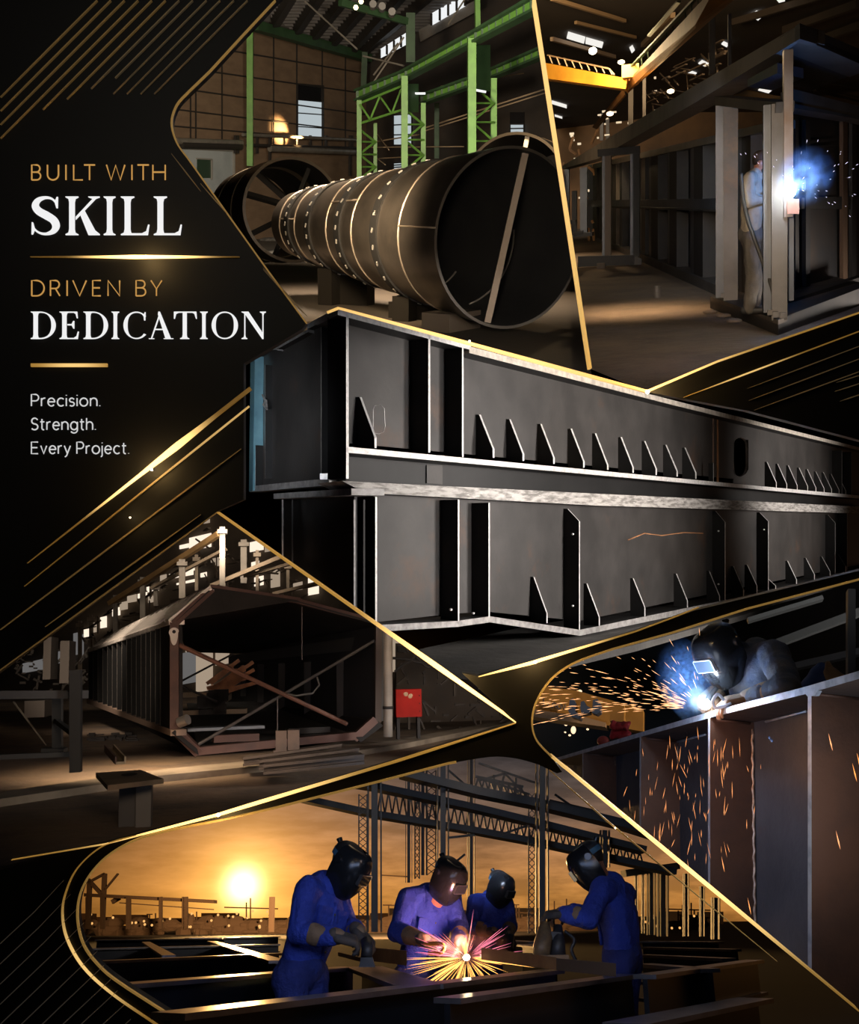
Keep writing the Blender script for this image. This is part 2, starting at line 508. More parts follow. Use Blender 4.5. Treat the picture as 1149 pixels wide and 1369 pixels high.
def lerp_pts(a, b, n=14):
    return [(a[0] + (b[0] - a[0]) * i / n, a[1] + (b[1] - a[1]) * i / n) for i in range(n + 1)]
gold = hot_strip('gold_strip', B(0, 0), 1, (.42, .24, .06), .42, (.42, .24, .06), .42)
gold_dim = hot_strip('gold_strip_dim', B(0, 0), 1, (.30, .18, .06), .16, (.30, .18, .06), .16)
gold_faint = hot_strip('gold_strip_faint', B(0, 0), 1, (.16, .12, .07), .16, (.16, .12, .07), .16)
grey_faint = hot_strip('grey_strip_faint', B(0, 0), 1, (.10, .10, .10), .12, (.10, .10, .10), .12)
G1, GW = (.80, .42, .08), (1.0, .64, .22)
def hot(name, px, py, reach, s0=3.0, s1=.25): return hot_strip(name, CAM + B(px, py), reach / F * BOARD, GW, s0, G1, s1)

# borders of the windows in the wall
strip(loop1, 2.0, gold)
strip([(716, -20), (715, 0), (753, 246), (790, 492)], 3.6, hot('strip_divider', 722, 60, 700, 1.1, .42), thick=.05)
strip(lerp_pts((866, 523), (960, 483)) + lerp_pts((970, 479.5), (1149, 418)) + [(1190, 404)], [3.4, 2.6, 2.2], hot('strip_bottom', 866, 523, 190, 1.7, .34))
strip(lerp_pts((437, 417), (452, 411), 2) + lerp_pts((460, 413), (866, 523), 30), [1.5, 3, 4, 3.4], hot('strip_flange', 640, 462, 360, 1.5, .5), thick=.03)
strip(lerp_pts((290, 685), (690, 966), 30), [1.6, 2.6, 3.2, 5.2, 1.2], hot('strip_peak', 614, 912, 190, 3.2, .5), thick=.05)
strip(lerp_pts((290, 685), (-10, 903), 16), [1.2, 1.6, 2.0, 1.4, 1.2], gold_dim)
strip(lerp_pts((690, 967), (530, 1018), 8) + lerp_pts((520, 1021), (300, 1087), 12) + lerp_pts((290, 1090), (140, 1129), 8) + [(15, 1150)], [.8, 3.4, 3.4, 4.4, 2.6, .8], hot('strip_floor', 293, 1089, 240, 2.4, .34))
strip(lerp_pts((640, 905), (715, 885.5), 6) + lerp_pts((722, 883), (850, 844.5), 8) + [(900, 826), (935, 812)], [.8, 4.4, 2.4, 1.0], hot('strip_under', 717, 885, 130, 3.0, .28))
strip(loop6, 2.2, gold)
strip(lerp_pts((738, 1012), (752, 1024), 3) + lerp_pts((760, 1030), (1149, 1352), 24), [2.6, 3.6, 4.0, 3.0, 1.8], hot('strip_lower', 888, 1136, 300, 1.8, .25), thick=.05)
strip(lerp_pts((735, 1030), (800, 1087), 6) + lerp_pts((810, 1096), (1040, 1286), 14), [1.0, 2.2, 1.4, .5], gold_dim)
strip(loop5[12:], 2.4, gold)
outer5 = [tuple(p) for p in crom([(190, 1116), (140, 1130), (104, 1160), (87, 1195), (83, 1225), (90, 1258), (112, 1295), (150, 1330), (205, 1368), (240, 1392)], 7)]
strip(outer5, [1.2, 1.8, 2.0, 2.6, 1.8, 1.4], hot('strip_loop', 112, 1295, 120, .9, .22))
# gold lines on the left
strip(lerp_pts((335, 519), (36, 753), 40), [5, 5, 9, 4.0, 2.2, 1.5, .6], hot('strip_beam', 203, 628, 130, 3.0, .12))
strip(lerp_pts((333, 543), (32, 784), 20), [2.0, 2.2, 1.6, .6], hot('strip_second', 300, 570, 200, .55, .10))
strip(lerp_pts((322, 600), (0, 842), 20), [.6, 1.6, 2.0, 1.6, 1.2], gold_dim)
strip(lerp_pts((268, 688), (60, 838), 10), [.4, 1.8, 1.8, .8], gold_dim)
# the long thin line under the word SKILL and the bar above the small print
strip(lerp_pts((40, 343), (320, 343), 40), [.6, 1.8, 2.4, 4.6, 3.4, 1.8, .5], hot('strip_word', 195, 343, 115, 4.0, .10))
strip([(41, 488), (143, 488)], 4.4, hot('strip_bar', 100, 488, 60, .95, .42))
# fine rays
for k in range(12):
    x = 129.5 + 18.3 * k
    if k < 8: strip([(x, 0), (x * .5, x * .5), (0, x)] if k < 4 else [(x, 0), (x * .6, x * .4), (x - 90 - 14 * (8 - k), 90 + 14 * (8 - k))], [1.5, 1.4, .6], gold_dim if k < 6 else gold_faint)
    else: strip([(x, 0), (x - 60, 60), (x - 125, 125)], [1.3, 1.0, .3], gold_faint)
for k in range(11):
    y = 1262 + 27 * k - (k > 7) * 4
    strip([(0, y), (45 + 6 * k, y - 42 - 6 * k), (84 + 9 * k, y - 84 - 8 * k)], [1.1, 1.1, .4], grey_faint)
strip(lerp_pts((915, 531), (1149, 443), 10), [.5, 2.2, 1.8, 1.6], hot('strip_ray', 1000, 499, 90, .8, .18))
for (x0, y0, x1, y1) in ((1001, 519, 1149, 463), (1003, 535, 1149, 480), (1010, 548, 1149, 497), (1120, 511, 1149, 502), (1118, 523, 1149, 513), (1125, 536, 1149, 528)):
    strip([(x0, y0), ((x0 + x1) / 2, (y0 + y1) / 2), (x1, y1)], [.5, 1.5, 1.2], gold_faint)
for (x0, y0, x1, y1) in ((229, 205, 268, 255), (268, 245, 303, 285), (352, 358, 410, 422), (352, 360, 405, 418)):
    strip([(x0, y0), ((x0 + x1) / 2, (y0 + y1) / 2), (x1, y1)], [.5, 1.5, .6], gold_faint)
# added beads standing for glow flares, with point lights spilling on the wall
bead_glow = glow('flare_bead_glow', (1, .80, .48), 14)
for k, (px, py, r, e, where) in enumerate(((195, 343, 3.2, 1.3, 'middle of the thin line under the word SKILL'), (203, 628, 3.0, 1.4, 'long slanting strip under the small print'), (866, 524, 5.0, 4.5, 'corner where two strips meet on the upper girder flange'),
                           (292, 1089.5, 4.4, 3.0, 'strip above the sunset window'), (716, 885, 3.4, 1.8, 'strip under the lower girder'), (615, 912, 3.0, 1.8, 'slanting strip beside the lower girder end'),
                           (174, 692, 1.7, .25, 'bare black wall between two slanting lines'), (628, 456, 2.6, 2.2, 'step of the upper girder flange'), (823, 1107, 1.6, .2, 'thin second strip beside the sunset window'))):
    mb = MB().ell(B(px, py, BOARD - .025), r * .55 / F * BOARD, .006, r * .55 / F * BOARD, nu=12, nv=8)
    one(S0, 'flare_bead', 'tiny glowing golden bead added as a flare on the ' + where, 'lamp', mb, bead_glow, 'added flare beads on the display wall', True, False)
    lamp(S0, 'POINT', B(px, py) - Vector((0, .14, 0)), e, (1, .62, .22), size=.03)

# ------------------------------------------------------------------ lettering
def arc(cx, cy, rx, ry, a0, a1, n=12):
    return [(cx + rx * cos(radians(a0 + (a1 - a0) * i / n)), cy + ry * sin(radians(a0 + (a1 - a0) * i / n))) for i in range(n + 1)]
SANS = {  # advance width, strokes (cap height 1, x height .68)
    'B': (.62, [[(0, 0), (0, 1), (.32, 1)] + arc(.32, .76, .24, .24, 90, -90) + [(0, .52)], [(.32, .52)] + arc(.34, .26, .27, .26, 90, -90) + [(0, 0)]]),
    'U': (.80, [[(0, 1), (0, .36)] + arc(.38, .36, .38, .36, 180, 360) + [(.76, 1)]]),
    'I': (.0, [[(0, 0), (0, 1)]]), 'L': (.60, [[(0, 1), (0, 0), (.58, 0)]]),
    'T': (.66, [[(0, 1), (.66, 1)], [(.33, 1), (.33, 0)]]),
    'W': (1.2, [[(0, 1), (.3, 0), (.6, .98), (.9, 0), (1.2, 1)]]),
    'H': (.78, [[(0, 0), (0, 1)], [(.78, 0), (.78, 1)], [(0, .52), (.78, .52)]]),
    'D': (.80, [[(0, 0), (0, 1), (.3, 1)] + arc(.3, .5, .5, .5, 90, -90, 18) + [(0, 0)]]),
    'R': (.64, [[(0, 0), (0, 1), (.34, 1)] + arc(.34, .74, .26, .26, 90, -90) + [(0, .48)], [(.34, .48), (.64, 0)]]),
    'V': (.88, [[(0, 1), (.44, 0), (.88, 1)]]), 'E': (.60, [[(.58, 1), (0, 1), (0, 0), (.58, 0)], [(0, .52), (.52, .52)]]),
    'N': (.80, [[(0, 0), (0, 1), (.8, 0), (.8, 1)]]), 'Y': (.76, [[(0, 1), (.38, .45), (.76, 1)], [(.38, .45), (.38, 0)]]),
    'P': (.60, [[(0, 0), (0, 1), (.32, 1)] + arc(.32, .72, .28, .28, 90, -90) + [(0, .44)]]),
    'r': (.30, [[(0, 0), (0, .68)], [(0, .42)] + arc(.26, .42, .26, .26, 180, 80, 8)]),
    'e': (.56, [[(.02, .36), (.56, .36)] + arc(.29, .34, .28, .34, 4, 318, 20)]),
    'c': (.50, [arc(.30, .34, .30, .34, 48, 312, 18)]), 'i': (.0, [[(0, 0), (0, .68)], [(0, .90), (0, .95)]]),
    's': (.42, [[(.40, .58)] + arc(.22, .51, .19, .17, 40, 270, 10)[1:] + arc(.22, .17, .20, .17, 90, -140, 12)]),
    'o': (.64, [arc(.32, .34, .32, .34, 0, 360, 24)]),
    'n': (.54, [[(0, 0), (0, .68)], [(0, .40)] + arc(.27, .41, .27, .27, 180, 0, 12) + [(.54, 0)]]),
    't': (.34, [[(.14, .92), (.14, .16)] + arc(.29, .16, .15, .16, 180, 280, 8), [(0, .68), (.34, .68)]]),
    'g': (.60, [arc(.30, .34, .30, .34, 0, 360, 22), [(.60, .68), (.60, -.02)] + arc(.30, -.02, .30, .26, 0, -150, 12)]),
    'h': (.54, [[(0, 0), (0, 1)], [(0, .40)] + arc(.27, .41, .27, .27, 180, 0, 12) + [(.54, 0)]]),
    'v': (.52, [[(0, .68), (.26, 0), (.52, .68)]]), 'y': (.54, [[(0, .68), (.27, .02)], [(.54, .68), (.2, -.18), (.06, -.28)]]),
    'j': (.0, [[(0, .68), (0, -.12)] + arc(-.14, -.12, .14, .14, 0, -80, 6), [(0, .90), (0, .95)]]),
    'S': (.56, [[(.54, .86)] + arc(.29, .75, .26, .25, 35, 270, 12)[1:] + arc(.28, .25, .29, .25, 90, -145, 14)]),
    '.': (.0, [[(0, .0), (0, .05)]])}
def ribbon2(pts, ws):
    P = crom(pts, 5); n = len(P); m = len(ws) - 1; l, r = [], []
    for i, p in enumerate(P):
        u = i / (n - 1) * m; j = min(int(u), m - 1); w = ws[j] + (ws[j + 1] - ws[j]) * (u - j)
        t = (P[min(i + 1, n - 1)] - P[max(i - 1, 0)]).normalized(); q = Vector((-t.y, t.x)) * w / 2
        l.append(p + q); r.append(p - q)
    return [tuple(p) for p in l + r[::-1]]
def stem(x, w, y0=0, y1=1, sl=.10, sr=.10, top=True, bot=True):
    a, b = x, x + w; p = []
    p += [(a - sl, y0), (a - sl, y0 + .022), (a - .02, y0 + .06), (a, y0 + .15)] if bot else [(a, y0)]
    p += [(a, y1 - .15), (a - .02, y1 - .06), (a - sl, y1 - .022), (a - sl, y1)] if top else [(a, y1)]
    p += [(b + sr, y1), (b + sr, y1 - .022), (b + .02, y1 - .06), (b, y1 - .15)] if top else [(b, y1)]
    p += [(b, y0 + .15), (b + .02, y0 + .06), (b + sr, y0 + .022), (b + sr, y0)] if bot else [(b, y0)]
    return p
TW, HW = .15, .036
def ell_w(cx, cy, rx, ry, a0, a1, n=22):
    pts = arc(cx, cy, rx, ry, a0, a1, n); l, r = [], []
    for i, (x, y) in enumerate(pts):
        t = radians(a0 + (a1 - a0) * i / n); w = HW + (TW - HW) * abs(cos(t)) ** 1.6
        l.append((x, y)); r.append((cx + (rx - w) * cos(t), cy + (ry - HW - (w - HW) * .1) * sin(t)))
    return l + r[::-1]
SERIF = {
    'I': [stem(.09, TW)],
    'L': [stem(.09, TW), [(.28, 0), (.28, .045), (.55, .045), (.66, .10), (.71, .27), (.74, .27), (.70, 0)]],
    'K': [stem(.09, TW), [(.27, .40), (.27, .47), (.74, .94), (.62, .98), (.62, 1), (.93, 1), (.93, .98), (.82, .94)], [(.38, .56), (.50, .66), (.80, .13), (.93, .03), (.93, 0), (.62, 0)]],
    'S': [ribbon2([(.61, .70), (.58, .84), (.47, .95), (.32, .97), (.17, .90), (.11, .76), (.19, .62), (.36, .51), (.52, .39), (.58, .24), (.52, .10), (.36, .03), (.20, .06), (.08, .17), (.04, .32)], [.02, .05, .05, .07, .12, .16, .19, .20, .19, .17, .12, .06, .05, .04, .02]),
          [(.59, .70), (.62, .70), (.625, .99), (.60, .99), (.55, .86)], [(.03, .33), (.055, .33), (.10, .15), (.05, .015), (.025, .015)]],
    'D': [stem(.09, TW), ell_w(.34, .5, .56, .5, 90, -90), [(.1, 1), (.36, 1), (.36, 1 - HW), (.1, 1 - HW)], [(.1, HW), (.36, HW), (.36, 0), (.1, 0)]],
    'E': [stem(.09, TW), [(.28, 0), (.28, HW), (.52, HW), (.62, .10), (.67, .27), (.70, .27), (.66, 0)], [(.28, 1), (.28, 1 - HW), (.5, 1 - HW), (.59, .91), (.63, .76), (.66, .76), (.64, 1)], [(.28, .5), (.28, .545), (.44, .545), (.50, .66), (.53, .66), (.53, .38), (.50, .38), (.44, .5)]],
    'C': [ell_w(.5, .5, .5, .5, 42, 318, 26), [(.80, .68), (.84, .68), (.855, .98), (.83, .98), (.78, .88)]],
    'A': [[(.08, 0), (.12, 0), (.46, .86), (.44, .93)], [(.40, 1), (.46, 1), (.93, .0), (.70, 0), (.38, .90)], [(.22, .33), (.70, .33), (.70, .37), (.22, .37)], [(0, 0), (.22, 0), (.22, .022), (0, .022)], [(.62, 0), (1.02, 0), (1.02, .022), (.62, .022)]],
    'T': [stem(.34, TW, top=False), [(.0, 1), (.86, 1), (.88, .74), (.85, .74), (.79, .92), (.70, 1 - HW), (.18, 1 - HW), (.08, .92), (.03, .74), (0, .74)]],
    'O': [ell_w(.5, .5, .5, .5, 0, 180), ell_w(.5, .5, .5, .5, 180, 360)],
    'N': [stem(.13, .04, sl=.11, sr=.08, top=False), [(.02, 1), (.30, 1), (.90, .20), (.90, 0), (.86, 0), (.14, .93), (.02, .98)], stem(.87, .04, bot=False, sl=.1, sr=.1)]}
white = glow('white_letter', (.95, .95, .95), .92)  # letters emit: their brightness is put into the colour as glow
amber = glow('gold_letter', (.72, .38, .10), .72)
soft = glow('pale_letter', (.90, .90, .90), .70)
px = BOARD / F
def sans_letter(ch, x0, x1, base, cap, wpx, m, T):
    adv, strokes = SANS[ch]; mb = MB(); sx = (x1 - x0) / adv if adv else cap
    for st in strokes:
        mb.path([B(x0 + x * sx, base - y * cap, BOARD - .004) for x, y in st], wpx / 2 * px, 6)
    T.part('letter', mb, m, smooth='all')
def lettering(name, label, base, cap, spans, m, wpx=None, serif=False):
    T = Thing(S0, name, label, 'lettering', B(spans[0][1], base, BOARD - .005), clip=False)
    for ch, x0, x1 in spans:
        if serif:
            polys = SERIF[ch]; xs = [x for p in polys for x, y in p]; a, b = min(xs), max(xs); mb = MB()
            for p in polys: mb.prism([B(x0 + (x - a) / (b - a) * (x1 - x0), base - y * cap, BOARD - .006) for x, y in p], Vector((0, .006, 0)))
            T.part('letter', mb, m)
        else: sans_letter(ch, x0, x1, base, cap, wpx, m, T)
lettering('raised_lettering', 'thin gold capitals reading BUILT WITH at the top of the text block', 240.5, 20,
          [('B', 42.5, 54.5), ('U', 63.5, 79), ('I', 88.2, 88.2), ('L', 98.5, 111), ('T', 112.5, 127), ('W', 142.5, 167), ('I', 176.5, 176.5), ('T', 184, 199), ('H', 204.5, 221)], amber, 2.1)
lettering('raised_lettering', 'large white serif capitals reading SKILL', 314, 51.5, [('S', 42, 79.5), ('K', 87.5, 133), ('I', 138.5, 154), ('L', 161.5, 199.5), ('L', 205.5, 243)], white, serif=True)
lettering('raised_lettering', 'thin gold capitals reading DRIVEN BY below the thin lit line', 395.5, 20.5,
          [('D', 42.5, 59), ('R', 67.5, 80), ('I', 89.8, 89.8), ('V', 97.5, 115.5), ('E', 124, 135), ('N', 144.5, 160), ('B', 182, 195), ('Y', 202, 216.5)], amber, 2.1)
lettering('raised_lettering', 'white serif capitals reading DEDICATION', 453, 36.5, [('D', 41, 74), ('E', 79.5, 105), ('D', 111.5, 144), ('I', 149, 159), ('C', 165, 195), ('A', 199, 231.5), ('T', 232.5, 263), ('I', 267.5, 277.5), ('O', 283, 318), ('N', 323, 355.5)], white, serif=True)
def small(text, x0, x1, base, cap, label):
    gap, space = .24, .34; u = 0; pos = []
    for ch in text:
        if ch == ' ': u += space; continue
        pos.append((ch, u)); u += SANS[ch][0] + gap
    u -= gap; k = (x1 - x0) / u
    T = Thing(S0, 'raised_lettering', label, 'lettering', B(x0, base, BOARD - .005), clip=False)
    for ch, a in pos:
        mb = MB()
        for st in SANS[ch][1]:
            mb.path([B(x0 + (a + x) * k, base - y * cap, BOARD - .004) for x, y in st], .88 * px, 6)
        T.part('letter', mb, soft, smooth='all')
small('Precision.', 42, 133.5, 542.8, 15.5, 'small pale line reading Precision.')
small('Strength.', 42, 127.5, 574.5, 15.5, 'small pale line reading Strength.')
small('Every Project.', 42, 172, 606.5, 15.5, 'small pale line reading Every Project.')

# ------------------------------------------------------------------ pipe hall (top left window)
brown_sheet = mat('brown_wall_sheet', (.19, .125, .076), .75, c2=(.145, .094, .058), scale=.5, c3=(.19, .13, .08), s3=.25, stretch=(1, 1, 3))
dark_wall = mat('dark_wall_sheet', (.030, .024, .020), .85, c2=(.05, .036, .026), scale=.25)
roof_sheet = mat('roof_sheet', (.22, .21, .20), .6, c2=(.15, .14, .13), scale=.3, stretch=(1, 6, 1))
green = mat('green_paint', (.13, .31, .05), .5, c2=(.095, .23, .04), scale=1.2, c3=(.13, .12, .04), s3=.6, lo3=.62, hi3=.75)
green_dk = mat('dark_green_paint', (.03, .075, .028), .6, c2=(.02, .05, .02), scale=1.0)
dark_steel = mat('dark_batten', (.022, .018, .015), .6)
grey_steel = mat('galvanised_pipe', (.30, .27, .23), .4, .5, c2=(.2, .18, .15), scale=1.0)
pane = glow('daylight_pane', (.72, .82, .86), .62)
pane_b = glow('bright_skylight', (.92, .94, .95), .95)
concrete1 = mat('hall_floor_concrete', (.062, .044, .028), .8, c2=(.036, .026, .018), scale=.22, c3=(.035, .026, .02), s3=.5, bump=.3, bscale=3)
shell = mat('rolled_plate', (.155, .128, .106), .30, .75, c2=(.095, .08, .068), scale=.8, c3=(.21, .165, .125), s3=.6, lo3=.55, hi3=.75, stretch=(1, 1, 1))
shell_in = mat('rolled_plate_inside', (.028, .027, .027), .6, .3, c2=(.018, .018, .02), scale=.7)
weld = mat('ground_weld_seam', (.50, .40, .31), .4, .7)
tab_m = mat('bare_steel_tab', (.55, .50, .44), .35, .5)

# floor, cut where the girders of the next window hide it
mb = MB(); mb.prism([S1.G(*p) for p in ((180, 300), (760, 300), (800, 520), (700, 487), (452, 425), (330, 440), (200, 400))], Vector((0, 0, -.3)))
struct(S1, 'floor', mb, concrete1)
# rear wall: sheet bays between battens, lit window, door
A1, B1 = S1.P(340, 280, 104), S1.P(490, 280, 124)
WL = vplane(S1, A1, B1)
def wallpoly(px, off=0.0): return [WL(x, y, off) for x, y in px]
mb = MB(); mb.prism(wallpoly([(200, 330), (200, -22), (492, 76), (492, 335)]), WL.n * .2)
struct(S1, 'wall_rear', mb, brown_sheet)
mb = MB()
def batten(x0, y0, x1, y1, wpx=1.6, m=0):
    d = (WL(x0, y0, -.1) - WL(x1, y1, -.1)).length
    a, b = WL(x0, y0, -.12), WL(x1, y1, -.12)
    mb.bar(a, b, .12, wpx / F * a.y, WL.n, 0)
for (xa, ya, xb, yb) in ((298, 66, 488, 98), (270, 94, 488, 125), (245, 119, 488, 153), (225, 145, 488, 177), (225, 168, 488, 190), (310, 30, 420, 65)):
    batten(xa, ya, xb, yb)
for x in (255, 262, 297, 366, 397, 431, 462):
    t = 40 + (x - 340) * .27
    batten(x, max(t, 0) + 2, x, 200, 1.2)
struct(S1, 'trim_wall_battens', mb, dark_steel)
def lit_window(st, n, poly, off, m, bars, frame_m, fr=1.4, dark=None, pl=WL):
    mb = MB(); mb.prism([pl(x, y, off) for x, y in poly], pl.n * .06)
    struct(st, 'window_%d' % n, mb, m)
    mb = MB()
    for a, b in bars:
        mb.bar(pl(*a, off - .05), pl(*b, off - .05), .1, fr / F * pl(*a).y, pl.n)
    struct(st, 'trim_window_%d' % n, mb, frame_m)
lit_window(S1, 1, [(398.5, 134), (432, 137), (432, 183), (398.5, 182)], -.05, pane,
           [((398, 112), (398, 183)), ((432.5, 114), (432.5, 184)), ((398, 182), (433, 184)), ((398, 151), (433, 153.5)), ((398, 169), (433, 171.5)), ((398, 112), (433, 115))], dark_steel)
mb = MB(); mb.prism(wallpoly([(398.5, 113), (432, 116), (432, 137), (398.5, 134)], -.05), WL.n * .05)
struct(S1, 'window_2', mb, mat('dark_glass', (.012, .012, .014), .2))
# pale sliding door with a small green pane
door_m = mat('pale_door', (.34, .37, .38), .6, c2=(.28, .31, .32), scale=.4)
mb = MB(); mb.prism(wallpoly([(236, 199), (313, 203), (313, 262), (236, 262)], -.5), WL.n * .2)
dr = struct(S1, 'door_1', mb, door_m)
mb = MB(); mb.prism(wallpoly([(264, 213), (282, 214), (282, 238), (264, 238)], -.56), WL.n * .05)
struct(S1, 'window_3', mb, mat('green_door_glass', (.03, .055, .035), .3))
mb = MB()
for a, b in (((263, 212), (283, 213)), ((283, 213), (283, 240)), ((313, 201), (313, 262)), ((238, 198), (316, 202))):
    mb.bar(WL(*a, -.6), WL(*b, -.6), .12, .2, WL.n)
struct(S1, 'trim_door', mb, mat('door_frame_grey', (.22, .21, .19), .6))
# pipe runs on the wall
for k, (y0, y1, r, x0, x1, m, nm) in enumerate(((188.5, 191, .26, 236, 323, grey_steel, 'grey pipe along the wall above the pale door'), (193.5, 196, .30, 242, 322, dark_steel, 'dark pipe just below the grey one above the pale door'),
                                 (198.5, 203.5, .30, 361, 476, grey_steel, 'long bright pipe along the wall below the lit window'), (180, 187, .16, 325, 476, grey_steel, 'thin rail along the wall just below the lit window'), (194, 198, .14, 330, 476, dark_steel, 'thin dark rail between two pipes under the lit window'))):
    mb = MB().tube(WL(x0, y0, -1.2), WL(x1, y1, -1.2), r, n=10)
    one(S1, 'wall_pipe', nm, 'pipe', mb, m, smooth=True)
mb = MB()
for x in (315, 318, 344, 361, 396, 415, 436, 468, 471):
    mb.bar(WL(x, 181, -1.0), WL(x, 205 + (x in (361, 468)) * 30, -1.0), .22, .22, WL.n)
struct(S1, 'trim_pipe_brackets', mb, dark_steel)

# roof: sheet on rafters, rising from the eaves
p0, p1, p2 = WL(340, 36), WL(490, 77), S1.P(560, -22, 104)
RF = Plane(S1, p0, (p1 - p0).cross(p2 - p0))
if RF.n.dot(UP) < 0: RF.n.negate()
mb = MB(); mb.prism([RF(x, y) for x, y in ((300, 24), (492, 77), (600, 20), (640, -30), (330, -30))], RF.n * .2)
struct(S1, 'ceiling', mb, roof_sheet)
mb = MB()
for (xa, ya, xb, yb) in ((368, 30, 393, -12), (397, 40, 431, -12), (420, 47, 470, -14), (445, 56, 505, -12), (470, 66, 540, -10), (484, 70, 580, -12)):
    mb.bar(RF(xa, ya, -.5), RF(xb, yb, -.5), .7, .9, RF.n)
for k in range(46):  # ribs of the roof sheet
    t = k / 46
    mb.bar(RF(345 + 150 * t, 36 + 41 * t, -.06), RF(420 + 190 * t, -30 + 40 * t, -.06), .12, .14, RF.n) if False else None
struct(S1, 'trim_rafters', mb, dark_steel)
mb = MB()
for k in range(26):
    y = -28 + 4.1 * k
    mb.bar(RF(330 + max(0, y) * 1.5, y, -.12), RF(640 - max(0, y + 8) * 1.6, y - 1, -.12), .16, .25, RF.n)
struct(S1, 'trim_roof_ribs', mb, mat('roof_rib', (.13, .12, .115), .6))

# green steelwork
def seg(st, m, a, b, d0, d1, wpx, dep=None, mbx=None):
    """bar between two pixels at the two depths, wpx wide as seen"""
    mb = mbx or MB(); p, q = st.P(*a, d0), st.P(*b, d1)
    w = wpx / F * (d0 + d1) / 2
    mb.bar(p, q, dep or w, w, Vector((0, 1, 0)).cross((q - p).normalized()))
    return mb
def green_thing(name, label, cat, parts, base, m=green):
    T = Thing(S1, name, label, cat, base)
    for pn, mb in parts: T.part(pn, mb, m)
    return T
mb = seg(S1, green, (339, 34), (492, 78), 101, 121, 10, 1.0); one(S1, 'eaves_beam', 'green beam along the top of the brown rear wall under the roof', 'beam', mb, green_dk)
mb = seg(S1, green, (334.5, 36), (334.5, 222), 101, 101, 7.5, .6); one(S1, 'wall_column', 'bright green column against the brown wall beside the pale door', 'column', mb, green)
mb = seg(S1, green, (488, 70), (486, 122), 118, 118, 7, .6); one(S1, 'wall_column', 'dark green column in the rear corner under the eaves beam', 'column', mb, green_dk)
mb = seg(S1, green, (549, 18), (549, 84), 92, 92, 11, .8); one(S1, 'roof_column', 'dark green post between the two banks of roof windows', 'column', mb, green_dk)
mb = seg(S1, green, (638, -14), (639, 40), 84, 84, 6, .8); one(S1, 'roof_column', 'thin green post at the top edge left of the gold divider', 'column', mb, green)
# truss under the roof at the top
mb = seg(S1, green, (455, 3), (548, 30), 88, 92, 8, .5); T = Thing(S1, 'roof_truss', 'dark green roof truss with round cut-outs at the top of the pipe hall', 'truss', base_of(mb))
T.part('chord', mb, green_dk)
for x, y in ((499, 9), (511, 12), (524, 19)):
    q = S1.P(x, y, 88.3); mb = MB().tube(q, q + Vector((0, -1.2, 0)), .28, n=10); T.part('cut_out', mb, roof_sheet)
for x, y in ((483, 2), (476, 10)):
    mb = MB().ell(S1.P(x, y, 80), .16, .16, .16); one(S1, 'high_bay_lamp', 'small glowing lamp by the green roof truss, ' + ('upper' if y < 5 else 'lower') + ' of two', 'lamp', mb, glow('warm_bulb', (1, .75, .4), 9), smooth=True)
# crane runway: plate girder with stiffeners on latticed legs
def runway(label, px, base_mb=None):
    """px: (x, ytop, ybot, depth) along the girder"""
    T = None
    for (xa, ta, ba, da), (xb, tb, bb, db) in zip(px, px[1:]):
        poly = [S1.P(xa, ta, da), S1.P(xb, tb, db), S1.P(xb, bb, db), S1.P(xa, ba, da)]
        mb = MB().prism(poly, Vector((.0, .5, 0)))
        if T is None: T = Thing(S1, 'crane_runway', label, 'beam', S1.P(px[0][0], px[0][2], px[0][3]))
        T.part('web', mb, green)
    for q in (1, 2):
        for pa, pb in zip(px, px[1:]):
            mb = MB().bar(S1.P(pa[0], pa[q], pa[3]) + Vector((0, .1, 0)), S1.P(pb[0], pb[q], pb[3]) + Vector((0, .1, 0)), .7, .16)
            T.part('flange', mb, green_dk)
    mb = MB(); xa, xb = px[0][0], px[-1][0]
    n = max(3, int((xb - xa) / 9))
    for k in range(n + 1):
        x = xa + (xb - xa) * k / n
        for pa, pb in zip(px, px[1:]):
            if pa[0] <= x <= pb[0]:
                t = (x - pa[0]) / (pb[0] - pa[0]); d = pa[3] + (pb[3] - pa[3]) * t
                mb = MB().bar(S1.P(x, pa[2] + (pb[2] - pa[2]) * t, d) + Vector((0, -.12, 0)), S1.P(x, pa[1] + (pb[1] - pa[1]) * t, d) + Vector((0, -.12, 0)), .16, .22)
                T.part('stiffener', mb, green_dk); break
runway('green crane runway girder of the upper level crossing to the gold divider', [(478, 121, 134, 90), (540, 96, 107, 84), (634, 44, 57, 74), (720, -6, 12, 66)])
runway('short green runway girder of the lower level between two latticed legs', [(564, 128, 139, 90), (628, 105, 116, 84)])
runway('green runway girder of the lower level right of the tall latticed leg', [(656, 94, 105, 88), (730, 62, 74, 80)])
def leg(label, xl, yt, yb, xr, d, wl=8, yt2=None):
    T = Thing(S1, 'latticed_column', label, 'column', S1.P(xl, yb, d))
    T.part('post', seg(S1, green, (xl, yt), (xl, yb), d, d, wl, .7), green)
    T.part('post', seg(S1, green, (xr, yt2 or yt), (xr, yb), d + 3, d + 3, wl * .75, .6), green)
    n = 4; mb = MB(); y0 = (yt2 or yt) + 8
    for k in range(n):
        ya, yb2 = y0 + (yb - y0) * k / n, y0 + (yb - y0) * (k + 1) / n
        p, q = (xl, yb2) if k % 2 else (xl, ya), (xr, ya) if k % 2 else (xr, yb2)
        seg(S1, green, p, q, d + .5, d + 2.5, 2.6, .25, mb)
        seg(S1, green, (xl, yb2), (xr, yb2), d + .5, d + 2.5, 2.0, .25, mb)
    T.part('lattice', mb, green)
    return T
leg('green latticed column farthest left under the runway', 480.5, 130, 240, 502, 90, 6, 165)
leg('green latticed column in the middle under the runway, before the tall lit window', 541, 102, 228, 566, 83, 8, 138)
